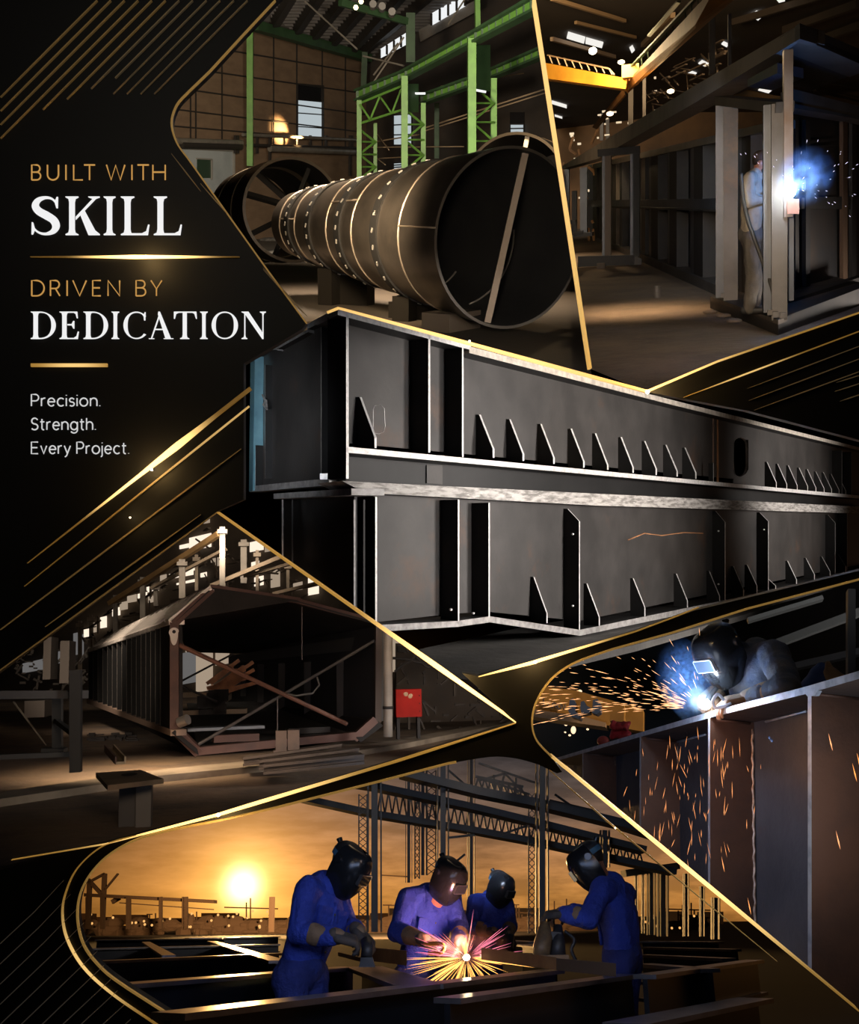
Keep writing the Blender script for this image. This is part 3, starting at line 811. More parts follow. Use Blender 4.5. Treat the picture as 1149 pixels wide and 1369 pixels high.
leg('tallest and nearest green latticed column under the runway', 631, 52, 214, 660, 74, 10, 105)
mb = MB()
for a, b in (((541, 108), (565, 140)), ((566, 100), (566, 152))): pass
for x0, y0, x1, y1, d, lab in ((545, 112, 560, 150, 83.5, 'green web plate at the head of the middle latticed column'), (637, 60, 656, 122, 74.5, 'green web plate at the head of the nearest latticed column')):
    mb = MB().prism([S1.P(x0, y0, d), S1.P(x1, y0, d + 2), S1.P(x1, y1, d + 2), S1.P(x0, y1, d)], Vector((0, .2, 0)))
    one(S1, 'head_plate', lab, 'plate', mb, green_dk)
# lattice girder between the two left columns
mb = MB()
seg(S1, green, (482, 138), (538, 115), 90, 86, 2.6, .3, mb); seg(S1, green, (482, 165), (538, 147), 90, 86, 2.6, .3, mb)
for a, b in (((482, 140), (495, 160)), ((495, 160), (508, 129)), ((508, 129), (524, 152)), ((524, 152), (537, 118)), ((508, 129), (518, 143))):
    seg(S1, green, a, b, 89, 88, 2.2, .25, mb)
one(S1, 'lattice_girder', 'light green zigzag lattice girder between the left and middle columns', 'truss', mb, green)
mb = MB()
for a, b in (((497, 114), (540, 50)), ((486, 75), (540, 88)), ((408, 2), (478, 66)), ((500, 100), (532, 58)), ((600, 32), (625, -6))):
    seg(S1, green, a, b, 96, 94, 1.8, .2, mb)
one(S1, 'tie_rods', 'thin slanting brace rods under the roof of the pipe hall', 'brace', mb, grey_steel, stuff=True)
# clerestory panes and side wall behind the runway
B2, C2 = S1.P(490, 280, 124), S1.P(730, 280, 112)
WR = vplane(S1, B2, C2)
mb = MB(); mb.prism([WR(x, y) for x, y in ((486, 330), (486, 60), (560, 30), (560, -40), (760, -40), (780, 330))], WR.n * .2)
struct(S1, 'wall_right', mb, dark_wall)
for n, poly in enumerate(([(508, 66), (546, 42), (546, 58), (508, 78)], [(577, 18), (622, -8), (622, 8), (577, 34)])):
    mb = MB(); mb.prism([WR(x, y, -6) for x, y in poly], WR.n * .1); struct(S1, 'window_%d' % (4 + n), mb, pane_b)
    mb = MB(); a, b = poly[0], poly[1]
    for k in range(5):
        t = k / 4; x = a[0] + (b[0] - a[0]) * t
        mb.bar(WR(x, a[1] + (b[1] - a[1]) * t, -6.2), WR(x, poly[3][1] + (poly[2][1] - poly[3][1]) * t, -6.2), .2, .12, WR.n)
    struct(S1, 'trim_clerestory_%d' % (n + 1), mb, dark_steel)
mb = MB(); mb.prism([WR(x, y, -5.8) for x, y in ((560, 40), (640, -2), (640, 14), (562, 56))], WR.n * .1); struct(S1, 'wall_clerestory', mb, mat('light_sheet', (.16, .15, .14), .6, c2=(.10, .085, .07), scale=.5))
def wr_window(n, poly, m=pane):
    mb = MB(); mb.prism([WR(x, y, -.3) for x, y in poly], WR.n * .1); struct(S1, 'window_%d' % n, mb, m)
    mb = MB(); (x0, y0), (x1, y1), (x2, y2), (x3, y3) = poly
    for t in (0, .33, .66, 1): mb.bar(WR(x0, y0 + (y3 - y0) * t, -.5), WR(x1, y1 + (y2 - y1) * t, -.5), .12, .16, WR.n)
    for x, ya, yb in ((x0, y0, y3), (x1, y1, y2)): mb.bar(WR(x, ya, -.5), WR(x, yb, -.5), .12, .16, WR.n)
    struct(S1, 'trim_window_%d' % n, mb, dark_steel)
wr_window(6, [(526, 154), (551, 152), (551, 194), (526, 194)]); wr_window(7, [(682, 166), (701, 166), (701, 183), (682, 184)]); wr_window(8, [(526, 218), (540, 217), (540, 226), (526, 227)])
mb = MB(); mb.prism([WR(x, y, -.2) for x, y in ((682, 150), (701, 150), (701, 166), (682, 166))], WR.n * .1); struct(S1, 'window_9', mb, MATS['dark_glass'])
mb = MB()
for k, (a, b, w) in enumerate((((565, 172), (730, 119), 1.6), ((565, 176), (730, 124), 1.4), ((500, 190), (560, 180), 1.4), ((490, 197), (620, 196), 1.0), ((590, 115), (700, 98), 1.0), ((505, 212), (545, 210), 1.2), ((495, 205), (515, 220), 1.0), ((505, 180), (520, 200), 1.0))):
    seg(S1, grey_steel, a, b, 98, 92, w, .15, mb)
one(S1, 'pipe_rack', 'thin tan pipes running behind the green columns towards the gold divider', 'pipes', mb, mat('tan_pipe', (.28, .20, .12), .5), stuff=True)
mb = seg(S1, green, (584, 138), (584, 212), 96, 96, 6, .4); one(S1, 'wall_column', 'dim green column far back between two latticed columns', 'column', mb, green_dk)
for (a, b, d, lab) in (((551, 125), (569, 125), 85, 'left'), ((634, 120), (650, 123), 74, 'right')):
    mb = seg(S1, green, a, b, d, d, 2.2, .3); one(S1, 'tube_lamp', 'short white lit tube lamp on the runway, ' + lab + ' one', 'lamp', mb, pane_b)

# ---- rolled steel pipes
def ring(c, ax, r, n=64, squash=1):
    ax = ax.normalized(); x = ax.cross(UP).normalized(); z = x.cross(ax).normalized()
    return [c + x * (r * cos(2 * pi * i / n)) + z * (r * sin(2 * pi * i / n)) for i in range(n)]
def pipe(name, label, near, far, group=None, seams=(), tabs=(), thick=.07, flip=False):
    """near/far: (px, py, diameter px, depth) of the two rims"""
    c0, c1 = S1.P(near[0], near[1], near[3]), S1.P(far[0], far[1], far[3])
    r0, r1 = near[2] / 2 / F * near[3], far[2] / 2 / F * far[3]
    ax = (c1 - c0)
    at = lambda t: (c0 + ax * t, r0 + (r1 - r0) * t)
    T = Thing(S1, name, label, 'pipe', c0 - Vector((0, 0, r0)), group)
    ts = [0] + [s for s in seams] + [1]
    for a, b in zip(ts, ts[1:]):
        mb = MB(); rg = []
        for k in range(3):
            c, r = at(a + (b - a) * k / 2); rg.append(ring(c, ax, r))
        mb.loft(rg); T.part('shell_course', mb, shell, smooth='all')
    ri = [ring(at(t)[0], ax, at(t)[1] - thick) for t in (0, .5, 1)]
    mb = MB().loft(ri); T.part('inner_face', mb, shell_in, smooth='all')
    for t in (0, 1):
        c, r = at(t); mb = MB().loft([ring(c, ax, r), ring(c, ax, r - thick)])
        T.part('rim', mb, mat('rim_edge', (.10, .085, .07), .5, .6))
    for s in seams:
        c, r = at(s); mb = MB(); u = ax.normalized() * .03
        mb.loft([ring(c - u, ax, r), ring(c - u * .6, ax, r + .025), ring(c + u * .6, ax, r + .025), ring(c + u, ax, r)])
        T.part('weld_seam', mb, weld, smooth='all')
    return T, at, ax
T, at, ax = pipe('rolled_pipe', 'large dark rolled steel pipe lying across the foreground with its open end facing us', (683, 320, 231, 25.9), (402, 300, 80, 37.0), None,
                 (.165, .42, .58, .81, .93))
def band(t0, t1, up=.05):
    mb = MB(); rg = []
    for t, e in ((t0, 0), (t0, up), (t1, up), (t1, 0)):
        c, r = at(t); rg.append(ring(c, ax, r + e))
    mb.loft(rg); return mb
dark_band = mat('dark_band', (.022, .02, .019), .6, .3)
for t in (.29, .505, .71, .87):
    b = T.part('joint_band', band(t - .017, t + .017), dark_band, smooth=True)
    c, r = at(t); x = ax.normalized().cross(UP).normalized(); z = x.cross(ax.normalized()).normalized(); n = 27
    for k in range(n):
        th = 2 * pi * k / n + .07
        o = x * cos(th) + z * sin(th)
        if o.dot(-c.normalized()) < -.35: continue
        tg = (-x * sin(th) + z * cos(th)); q = c + o * (r + .06)
        mb = MB().bar(q - tg * .055 - ax.normalized() * .03, q + tg * .055 + ax.normalized() * .02, .045, .04, o)
        T.part('fit_up_tab', mb, tab_m, parent=b)
# longitudinal seams and the diagonal strut in the mouth
for t0, t1, th in ((.0, .165, 173), (.42, .58, 150), (.81, .93, 170)):
    pts = []
    for k in range(4):
        t = t0 + (t1 - t0) * k / 3; c, r = at(t); x = ax.normalized().cross(UP).normalized(); z = x.cross(ax.normalized()).normalized()
        pts.append(c + (x * cos(radians(th)) + z * sin(radians(th))) * (r + .005))
    T.part('long_seam', MB().path(pts, .022, 5), weld, smooth='all')
c, r = at(.02); x = ax.normalized().cross(UP).normalized(); z = x.cross(ax.normalized()).normalized()
pa, pb = c + (x * cos(radians(76)) + z * sin(radians(76))) * (r - .08), c + (x * cos(radians(258)) + z * sin(radians(258))) * (r - .08)
T.part('bracing_strut', MB().bar(pa, pb, .16, .16, Vector((1, 0, 0))), mat('strut_steel', (.17, .13, .10), .5, .4))
for t, a0, a1 in ((.20, 5, -75), (.36, -40, -100)):
    c, r = at(t); pts = [c + (x * cos(radians(a0 + (a1 - a0) * k / 14)) + z * sin(radians(a0 + (a1 - a0) * k / 14))) * (r - .09) for k in range(15)]
    T.part('inner_weld', MB().path(pts, .03, 5), mat('inner_weld_grey', (.16, .14, .12), .5, .3), smooth='all')
# its supports
for t, lab in ((.30, 'timber cradle under the near half of the large pipe'), (.72, 'timber cradle under the far half of the large pipe')):
    c, r = at(t); zf = -S1.eye; mb = MB()
    hh = max(.12, c.z - r * 1.02 - zf)
    for sgn in (-1, 1):
        o = x * (sgn * r * .45); mb.box(Vector((c.x, c.y, zf)) + o, .5, .5, max(.15, c.z - r * .90 - zf), Matrix.Rotation(-.5, 3, 'Z'))
    mb.box(Vector((c.x, c.y, zf)), r * 1.3, .5, hh, Matrix.Rotation(-.5, 3, 'Z'))
    one(S1, 'pipe_cradle', lab, 'support', mb, mat('timber_block', (.010, .008, .006), .9, spec=.1))
q = S1.G(604, 440); mb = MB().box(q, .8, 1.6, .45, Matrix.Rotation(-.6, 3, 'Z'))
one(S1, 'timber_wedge', 'pale brown timber wedge on the floor before the large pipe', 'block', mb, mat('wedge_wood', (.07, .05, .033), .8))
T2, at2, ax2 = pipe('rolled_pipe', 'shorter rolled pipe on the left, its open end showing crossed struts', (392, 281, 131, 44), (338, 290, 112, 50), None, (.32, .75), thick=.12)
ax = ax2; x = ax.normalized().cross(UP).normalized(); z = x.cross(ax.normalized()).normalized()
c, r = at2(.12)
for a0, a1, w in ((60, 250, .16), (130, 330, .22), (160, 352, .2), (20, 210, .16)):
    T2.part('bracing_strut', MB().bar(c + (x * cos(radians(a0)) + z * sin(radians(a0))) * (r - .1), c + (x * cos(radians(a1)) + z * sin(radians(a1))) * (r - .1), w, w, Vector((1, 0, 0))), dark_band)
c, r = at2(.4); mb = MB(); u = ax.normalized() * .35
mb.loft([ring(c - u, ax, r - .2), ring(c + u, ax, r - .2)]); T2.part('inner_hoop', mb, mat('hoop_steel', (.28, .21, .15), .4, .4), smooth='all')
mb = MB().box(S1.G(398, 350), 3.0, 1.4, .35); one(S1, 'pipe_cradle', 'low dark cradle under the shorter pipe on the left', 'support', mb, dark_band)
T3, at3, ax3 = pipe('rolled_pipe', 'rolled pipe behind the large one on the right, cut off by the gold divider', (688, 252, 138, 40), (752, 268, 122, 48), None, (.25, .5), thick=.1)
ax = ax3; x = ax.normalized().cross(UP).normalized(); z = x.cross(ax.normalized()).normalized(); c, r = at3(.06)
T3.part('bracing_strut', MB().bar(c + (x * cos(radians(82)) + z * sin(radians(82))) * (r - .1), c + (x * cos(radians(260)) + z * sin(radians(260))) * (r - .1), .16, .16, Vector((1, 0, 0))), tab_m)
# rubble near the far end
for k, (qx, qy, rr, lab) in enumerate(((352, 312, .5, 'grey rubble heap beside the shorter pipe'), (385, 340, .8, 'flat grey heap on the floor at the far end of the large pipe'), (362, 322, .6, 'grey heap between the two left pipes'))):
    mb = MB().ell(S1.G(qx, qy) + Vector((0, 0, .05)), rr * 1.8, rr * 1.2, .28, nu=12, nv=6); one(S1, 'rubble_heap', lab, 'rubble', mb, mat('rubble_grey', (.12, .11, .10), .9, c2=(.05, .045, .04), scale=3))

# ------------------------------------------------------------------ the two plate girders
mill = mat('mill_scale', (.024, .022, .021), .5, .3, c2=(.044, .040, .038), scale=1.3, lo=.35, hi=.7, c3=(.070, .040, .026), s3=.8, lo3=.57, hi3=.74, bump=.05, bscale=9)
mill_shade = mat('mill_scale_shade', (.009, .0088, .009), .5, .4, c2=(.015, .0145, .0145), scale=1.1, c3=(.045, .030, .022), s3=.5, lo3=.64, hi3=.76)  # darker copy of the mill scale, shade put into its colour
edge = mat('ground_edge', (.80, .78, .76), .35, .55, c2=(.55, .53, .52), scale=14, lo=.45, hi=.7)
edge_dim = mat('ground_edge_dull', (.42, .40, .39), .42, .5, c2=(.24, .23, .22), scale=10)
worn = mat('worn_plate_edge', (.36, .34, .32), .55, .3, c2=(.14, .13, .12), scale=7, lo=.42, hi=.6, c3=(.55, .53, .5), s3=9, lo3=.6, hi3=.68, bump=.5, bscale=12, stretch=(.5, .5, 3))
A3 = S3.P(465, 700, 11.7); B3 = S3.P(1149, 700, 32.25)
V3 = vplane(S3, A3, B3); n3 = V3.n
C3 = S3.P(338, 700, 15.0)
VL = vplane(S3, C3, A3)            # the end face that runs back to the left
WB = .27                            # set-back of the webs behind the stiffener edges
def girder_plate(pl, pts, off0, off1, me, ms, mb=None):
    """plate between two set-backs; its outer edge is ground bright"""
    mb = mb or MB(); mb.prism([pl(x, y, off0) for x, y in pts], pl.n * (off1 - off0), 0, 1); return mb
def stiff(T, x, y0, y1, me=edge, wpx=5.5, pl=V3, wb=WB, name='stiffener', clipped=None, parent=None):
    """upright plate from the web out to the flange edge, bright outer edge"""
    p, q = pl(x, y1), pl(x, y0); t = (pl(x + 1, y1) - pl(x, y1)).normalized() * (wpx / F * p.y)
    mb = MB(); n = pl.n * wb
    if clipped:
        (xc, yc) = clipped
        q2 = pl(x, y0); qi = pl(xc, yc, wb) if False else q2 + Vector((0, 0, (y0 - yc) / F * q2.y)) + n * .75
        poly = [p, q2, qi, qi + n * .25, p + n]
    else: poly = [p, q, q + n, p + n]
    k = len(poly)
    mb.add(poly + [v + t for v in poly], [list(range(k)), list(range(k, 2 * k))[::-1]] + [[i, (i + 1) % k, k + (i + 1) % k, k + i] for i in range(k)], [0, 0] + [1 if i in (0,) or (clipped and i == 1) else 0 for i in range(k)])
    return T.part(name, mb, [mill_shade, me], parent=parent)
def gusset(T, xj, yt, xo, yo, yb, pl=V3, wb=WB, wpx=4.6, parent=None, me=edge):
    """triangular stiffener: tall at the web, tapering to the flange edge"""
    b_out = pl(xo, yb); k = yb - yo
    up_o = pl(xo, yo)
    inn_b = b_out + pl.n * wb
    h = None
    top = pl(xj, yt, wb)
    inn_t = Vector((inn_b.x, inn_b.y, top.z))
    out_t = inn_t - pl.n * .05
    t = (pl(xo + 1, yb) - b_out).normalized() * (wpx / F * b_out.y)
    poly = [b_out, up_o, out_t, inn_t, inn_b]; m = 5
    mb = MB(); mb.add(poly + [v + t for v in poly], [list(range(m)), list(range(m, 2 * m))[::-1]] + [[i, (i + 1) % m, m + (i + 1) % m, m + i] for i in range(m)], [0, 0, 1, 1, 1, 0, 0])
    T.part('gusset', mb, [mill_shade, me], parent=parent)

# upper girder
U = Thing(S3, 'plate_girder', 'upper dark steel plate girder with a gold-lit top flange and a row of triangular gussets', 'girder', V3(465, 650))
hole = [tuple(p) for p in crom([(982, 600), (983, 589), (990, 585), (998, 589), (1000, 600), (1000, 622), (997, 633), (990, 637), (984, 634), (982, 622)], 3, True)]
# web in panels so that the hand hole is a real opening
def web(T, px, mi=mill):
    mb = MB(); mb.prism([V3(x, y, WB) for x, y in px], n3 * .03); T.part('web', mb, mi)
web(U, [(462, 424), (981, 560), (981, 640), (462, 592)]); web(U, [(1001, 566), (1165, 606), (1165, 664), (1001, 648)])
web(U, [(981, 560), (1001, 566), (1001, 588)] + [h for h in hole if h[1] < 600][::-1][:0] + [(998, 588), (990, 584.5), (983, 588), (981, 592)])
web(U, [(981, 632), (984, 635), (990, 637.5), (997, 634), (1001, 628), (1001, 648), (981, 646)])
mb = MB()
H = [V3(x, y, WB) for x, y in hole]; mb.loft([H, [p + n3 * .05 for p in H]]); U.part('hand_hole_rim', mb, edge_dim)
SL = [V3(x, y, WB - .004) for x, y in [(499, 548), (501, 542), (509, 541), (514, 546), (515, 570), (513, 577), (507, 580), (501, 579), (499, 576)]]
mb = MB(); mb.path(SL + [SL[0]], .004, 5); U.part('slot_outline', mb, edge_dim)
# top flange: thick cover plate as far as the step, thinner beyond
def flange(T, pts_top, pts_bot, width, me, name='flange', label=None):
    P = [V3(x, y) for x, y in pts_top]; Q = [V3(x, y) for x, y in pts_bot]; mb = MB()
    bk = (C3 - A3).normalized(); bk = bk * (width / bk.dot(n3))
    for i in range(len(P) - 1):
        mb.add([P[i], P[i + 1], Q[i + 1], Q[i], P[i] + bk, P[i + 1] + bk, Q[i + 1] + bk, Q[i] + bk],
               [[0, 1, 2, 3], [4, 5, 6, 7], [0, 1, 5, 4], [3, 2, 6, 7], [0, 3, 7, 4], [1, 2, 6, 5]], [1, 0, 0, 0, 1, 1])
    return T.part(name, mb, [mill_shade, me], label=label)
flange(U, [(452, 412), (630, 459)], [(452, 421), (630, 468)], .6, edge, 'cover_plate')
flange(U, [(628, 463), (900, 535), (1165, 602)], [(628, 472), (900, 541.5), (1165, 606)], .55, mat('flange_edge_warm', (.62, .56, .48), .4, .5, c2=(.40, .35, .30), scale=8), 'flange')
flange(U, [(463, 597), (1165, 664)], [(463, 605), (1165, 668)], .5, edge, 'flange')
# dark base below the flange, standing on the lower girder
mb = MB(); mb.prism([V3(x, y, .42) for x, y in ((456, 602), (1165, 666), (1165, 684), (456, 656))], n3 * .05); U.part('base_web', mb, mill_shade)
mb = MB(); mb.prism([V3(x, y, .40) for x, y in ((571, 622), (592, 622), (592, 648), (571, 646))], n3 * .02); U.part('base_patch', mb, mill, label='slightly paler patch on the dark base')
stiff(U, 463, 421, 640, edge, 5.5, name='corner_stiffener')
for x, y0, y1, w in ((573, 444, 605, 4.5), (618, 458, 611, 4.0)): stiff(U, x, y0, y1, edge, w)
for x, y0, y1, w in ((1126, 602, 661, 1.8), (1139, 604, 663, 1.8)): stiff(U, x, y0, y1, edge_dim, w)
stiff(U, 954, 619, 646, edge_dim, 2.0, wb=.1, name='lug')
for g in ((482, 532, 501, 585, 599), (640, 555, 659, 600, 612), (679, 561, 699, 607, 616), (719, 567, 740, 612, 620), (758, 573, 780, 617, 625), (789, 579, 812, 622, 628), (823, 584, 846, 625, 632), (854, 589, 877, 627, 635),
          (882, 594, 905, 630, 637), (909, 598, 930, 632, 640)): gusset(U, *g)
for g in ((1020, 617, 1038, 645, 652), (1036, 620, 1052, 647, 654), (1050, 622, 1066, 649, 655), (1064, 625, 1080, 650, 657), (1075, 627, 1091, 652, 658), (1086, 630, 1102, 653, 660), (1096, 631, 1112, 654, 660), (1106, 633, 1122, 655, 661), (1116, 635, 1131, 656, 662)):
    gusset(U, *g, wpx=2.8)
# rusty weld joint of the web
mb = MB(); mb.bar(V3(960, 556, WB - .01), V3(960, 646, WB - .01), .07, .02, n3); U.part('rust_streak', mb, mat('rust_streak', (.30, .13, .05), .7, c2=(.16, .07, .03), scale=3))
mb = MB(); mb.bar(V3(954, 556, WB - .01), V3(954, 618, WB - .01), .05, .02, n3); U.part('rust_streak', mb, mat('rust_streak_pale', (.14, .085, .06), .7))
# end face running back to the left
mb = MB(); mb.prism([VL(x, y, .1) for x, y in ((352, 472), (372, 466), (446, 424), (446, 640), (352, 652))], VL.n * .04); U.part('end_plate', mb, mill)
def vl_bar(name, x, y0, y1, w, me, back=.3):
    p, q = VL(x, y1), VL(x, y0); t = (VL(x + 1, y1) - p).normalized() * (w / F * p.y)
    mb = MB(); mb.add([p, p + t, q + t, q, p + VL.n * back, p + t + VL.n * back, q + t + VL.n * back, q + VL.n * back], [[0, 1, 2, 3], [4, 5, 6, 7], [0, 1, 5, 4], [3, 2, 6, 7], [0, 3, 7, 4], [1, 2, 6, 5]], [1, 0, 0, 0, 0, 0]); U.part(name, mb, [mill_shade, me])
mb = MB(); mb.prism([VL(x, y, .12) for x, y in ((432, 428), (463, 418), (463, 642), (432, 645))], VL.n * .04); U.part('end_plate', mb, mill_shade)
vl_bar('end_stiffener', 429, 430, 640, 3.2, edge_dim); vl_bar('end_stiffener', 442.5, 440, 640, 1.4, edge_dim, .1)
vl_bar('end_stiffener', 341, 477, 654, 2.6, edge)
vl_bar('end_stiffener', 354.5, 488, 640, 1.6, edge_dim, .1)
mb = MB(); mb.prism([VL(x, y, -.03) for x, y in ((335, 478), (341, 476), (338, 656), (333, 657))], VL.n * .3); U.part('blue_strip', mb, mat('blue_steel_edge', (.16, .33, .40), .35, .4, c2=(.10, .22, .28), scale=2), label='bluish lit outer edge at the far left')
def vl_plate(pts_t, pts_b, back, me, name):
    P = [VL(x, y) for x, y in pts_t]; Q = [VL(x, y) for x, y in pts_b]; mb = MB()
    dg = (B3 - A3).normalized(); dg = dg * (back * .4 / dg.dot(VL.n))
    for i in range(len(P) - 1):
        w = dg
        mb.add([P[i], P[i + 1], Q[i + 1], Q[i], P[i] + w, P[i + 1] + w, Q[i + 1] + w, Q[i] + w], [[0, 1, 2, 3], [4, 5, 6, 7], [0, 1, 5, 4], [3, 2, 6, 7], [0, 3, 7, 4], [1, 2, 6, 5]], [1, 0, 0, 0, 1, 1])
    U.part(name, mb, [mill_shade, me])
vl_plate([(411, 433), (452, 411)], [(411, 440), (452, 420)], .6, edge, 'cover_plate')
vl_plate([(370, 463), (412, 440)], [(370, 467), (412, 444)], .5, edge_dim, 'end_flange')
vl_plate([(332, 480), (357, 463), (371, 464)], [(332, 484), (357, 467), (371, 468)], .4, edge_dim, 'end_flange')
vl_plate([(334, 650), (425, 641), (440, 641)], [(334, 658), (425, 650), (440, 649)], .5, edge_dim, 'end_flange')
mb = MB(); mb.box(VL(434, 641, -.02), .10, .05, .07); U.part('lug', mb, edge)
mb = MB().path([VL(351, 528, -.02), VL(355, 536, -.04), VL(352, 541, -.02), VL(357, 547, -.04), VL(356, 535, -.02)], .015, 5); U.part('lifting_lug', mb, edge_dim)
# lower girder
Lg = Thing(S3, 'plate_girder', 'lower dark steel plate girder with clipped upright stiffeners, carrying the upper one', 'girder', V3(503, 835))
flange(Lg, [(458, 643), (800, 660), (1165, 678)], [(488, 659), (800, 676), (1165, 687)], .7, worn, 'flange', 'worn grey top flange edge')
mb = MB(); a_, b_ = V3(462, 655), V3(490, 655)
mb.prism([VL(x, y) for x, y in ((366, 660), (470, 653), (470, 662), (366, 667))], VL.n * .4); Lg.part('end_flange', mb, edge_dim)
mb = MB(); mb.prism([V3(x, y, WB) for x, y in ((500, 660), (800, 674), (1165, 686), (1165, 752), (1000, 784), (775, 830), (655, 818), (612, 820), (500, 832))], n3 * .03); Lg.part('web', mb, mill)
flange(Lg, [(498, 836), (612, 830), (655, 824), (776, 842), (1000, 796), (1165, 757)], [(498, 845), (612, 838), (655, 832), (776, 850), (1000, 803), (1165, 762)], .55, edge_dim, 'flange')
for x, y0, y1, w, m_ in ((502, 664, 836, 4.0, edge), (612.5, 668, 831, 3.6, edge), (653.5, 672, 826, 3.4, edge)): stiff(Lg, x, y0, y1, m_, w)
for x, y0, y1, yc, w in ((774.5, 697, 843, 680, 3.0), (969.5, 698, 803, 683, 2.4), (1027.5, 697, 789, 685, 2.2), (1117, 699, 767, 688, 1.8)): stiff(Lg, x, y0, y1, edge, w, clipped=(x - 14, yc))
stiff(Lg, 1133, 684, 764, edge_dim, 1.6)
for g in ((711, 771, 731, 820, 833), (780, 780, 801, 825, 838), (842, 773, 862, 812, 824), (900, 767, 919, 803, 812), (945, 763, 962, 797, 804), (976, 757, 994, 788, 797), (995, 755, 1012, 783, 793), (1032, 770, 1037, 783, 788), (1048, 750, 1065, 775, 781), (1073, 746, 1089, 768, 776), (1096, 744, 1110, 764, 771), (1119, 740, 1131, 757, 765)):
    gusset(Lg, *g, wpx=3.2)
for x, y in ((766, 714), (766, 810), (961, 710), (961, 781), (1022, 708), (603, 815), (633, 820)):
    Lg.part('drain_hole', MB().ell(V3(x, y, .06), .022, .02, .018, nu=8, nv=6), edge, smooth='all')
mb = MB(); mb.prism([VL(x, y, .3) for x, y in ((380, 668), (474, 663), (474, 830), (380, 830))], VL.n * .04); Lg.part('end_plate', mb, mill_shade)
for x, w, m_ in ((378, 1.6, edge_dim), (391, 1.0, mill), (474, 2.0, edge_dim), (487, 1.2, mill)):
    p, q = VL(x, 830, .1), VL(x, 668, .1); mb = MB(); mb.bar(p, q, w / F * p.y, .02, VL.n); Lg.part('end_stiffener', mb, m_)
# rusty ruled line and mill marks on the lower web
mb = MB(); mb.path([V3(x, y, WB - .006) for x, y in ((840, 722), (862, 713), (885, 716), (915, 712), (940, 713))], .012, 5); Lg.part('rust_streak', mb, MATS['rust_streak'])
# floor the girders stand over
fl3 = mat('girder_floor', (.05, .046, .042), .85, c2=(.03, .027, .025), scale=1.0, bump=.3, bscale=4)
mb = MB(); zf = V3(776, 851).z - .02
mb.prism([S3.Z(x, y, zf) for x, y in ((560, 868), (700, 838), (1000, 790), (1165, 752), (1165, 775), (850, 862), (640, 910), (600, 906))], Vector((0, 0, -.1))); struct(S3, 'floor_girders', mb, fl3)

# ------------------------------------------------------------------ frame assembly hall (top right window)
dirt = mat('dirty_floor', (.165, .108, .064), .9, c2=(.085, .058, .037), scale=1.1, lo=.35, hi=.7, c3=(.19, .14, .095), s3=4.5, lo3=.60, hi3=.72, bump=.9, bscale=6)
frame_m = mat('frame_steel', (.115, .100, .086), .5, .45, c2=(.075, .064, .055), scale=1.6, c3=(.17, .11, .065), s3=1.2, lo3=.58, hi3=.75)
frame_b = mat('frame_steel_blue', (.085, .088, .096), .42, .5, c2=(.055, .056, .062), scale=1.4)
frame_d = mat('frame_steel_dark', (.022, .020, .019), .6, .3, c2=(.036, .030, .026), scale=1.5)
plate_b = mat('panel_plate', (.10, .105, .115), .4, .55, c2=(.05, .052, .058), scale=.7, c3=(.11, .07, .045), s3=.8, lo3=.58, hi3=.72, stretch=(1, 1, .5))
yellow = mat('crane_yellow', (.62, .30, .03), .5, c2=(.45, .2, .02), scale=.6)
orange_p = mat('crane_rail_orange', (.42, .18, .03), .6, c2=(.25, .10, .02), scale=.8)
roof2 = mat('hall_roof', (.045, .033, .026), .85, c2=(.025, .02, .017), scale=.15)
tan = mat('tan_roof_steel', (.28, .19, .11), .6)
G2, P2 = S2.G, S2.P
mb = MB(); mb.prism([G2(*p) for p in ((742, 306), (905, 306), (1160, 400), (1160, 430), (1000, 476), (874, 530), (780, 496), (760, 420))], Vector((0, 0, -.2))); struct(S2, 'floor_frames', mb, dirt)
c0 = G2(1040, 448); VA = vplane(S2, c0, G2(952, 413)); VB = vplane(S2, c0, G2(1149, 409))
VW = vplane(S2, G2(858, 350), G2(960, 396))
tA, tB = P2(1071, 33, c0.y), P2(752, 222, 52); VT = vplane(S2, tA, tB)
def slab(pl, pts, th, off=0.0, ext=None):
    e = pl.n * th if ext is None else ext * (th / ext.dot(pl.n))
    return MB().prism([pl(x, y, off) for x, y in pts], e)
dVA = VA(952, 413) - c0; dVA.z = 0; dVB = VB(1149, 409) - c0; dVB.z = 0
dVT = tB - tA; dVT.z = 0
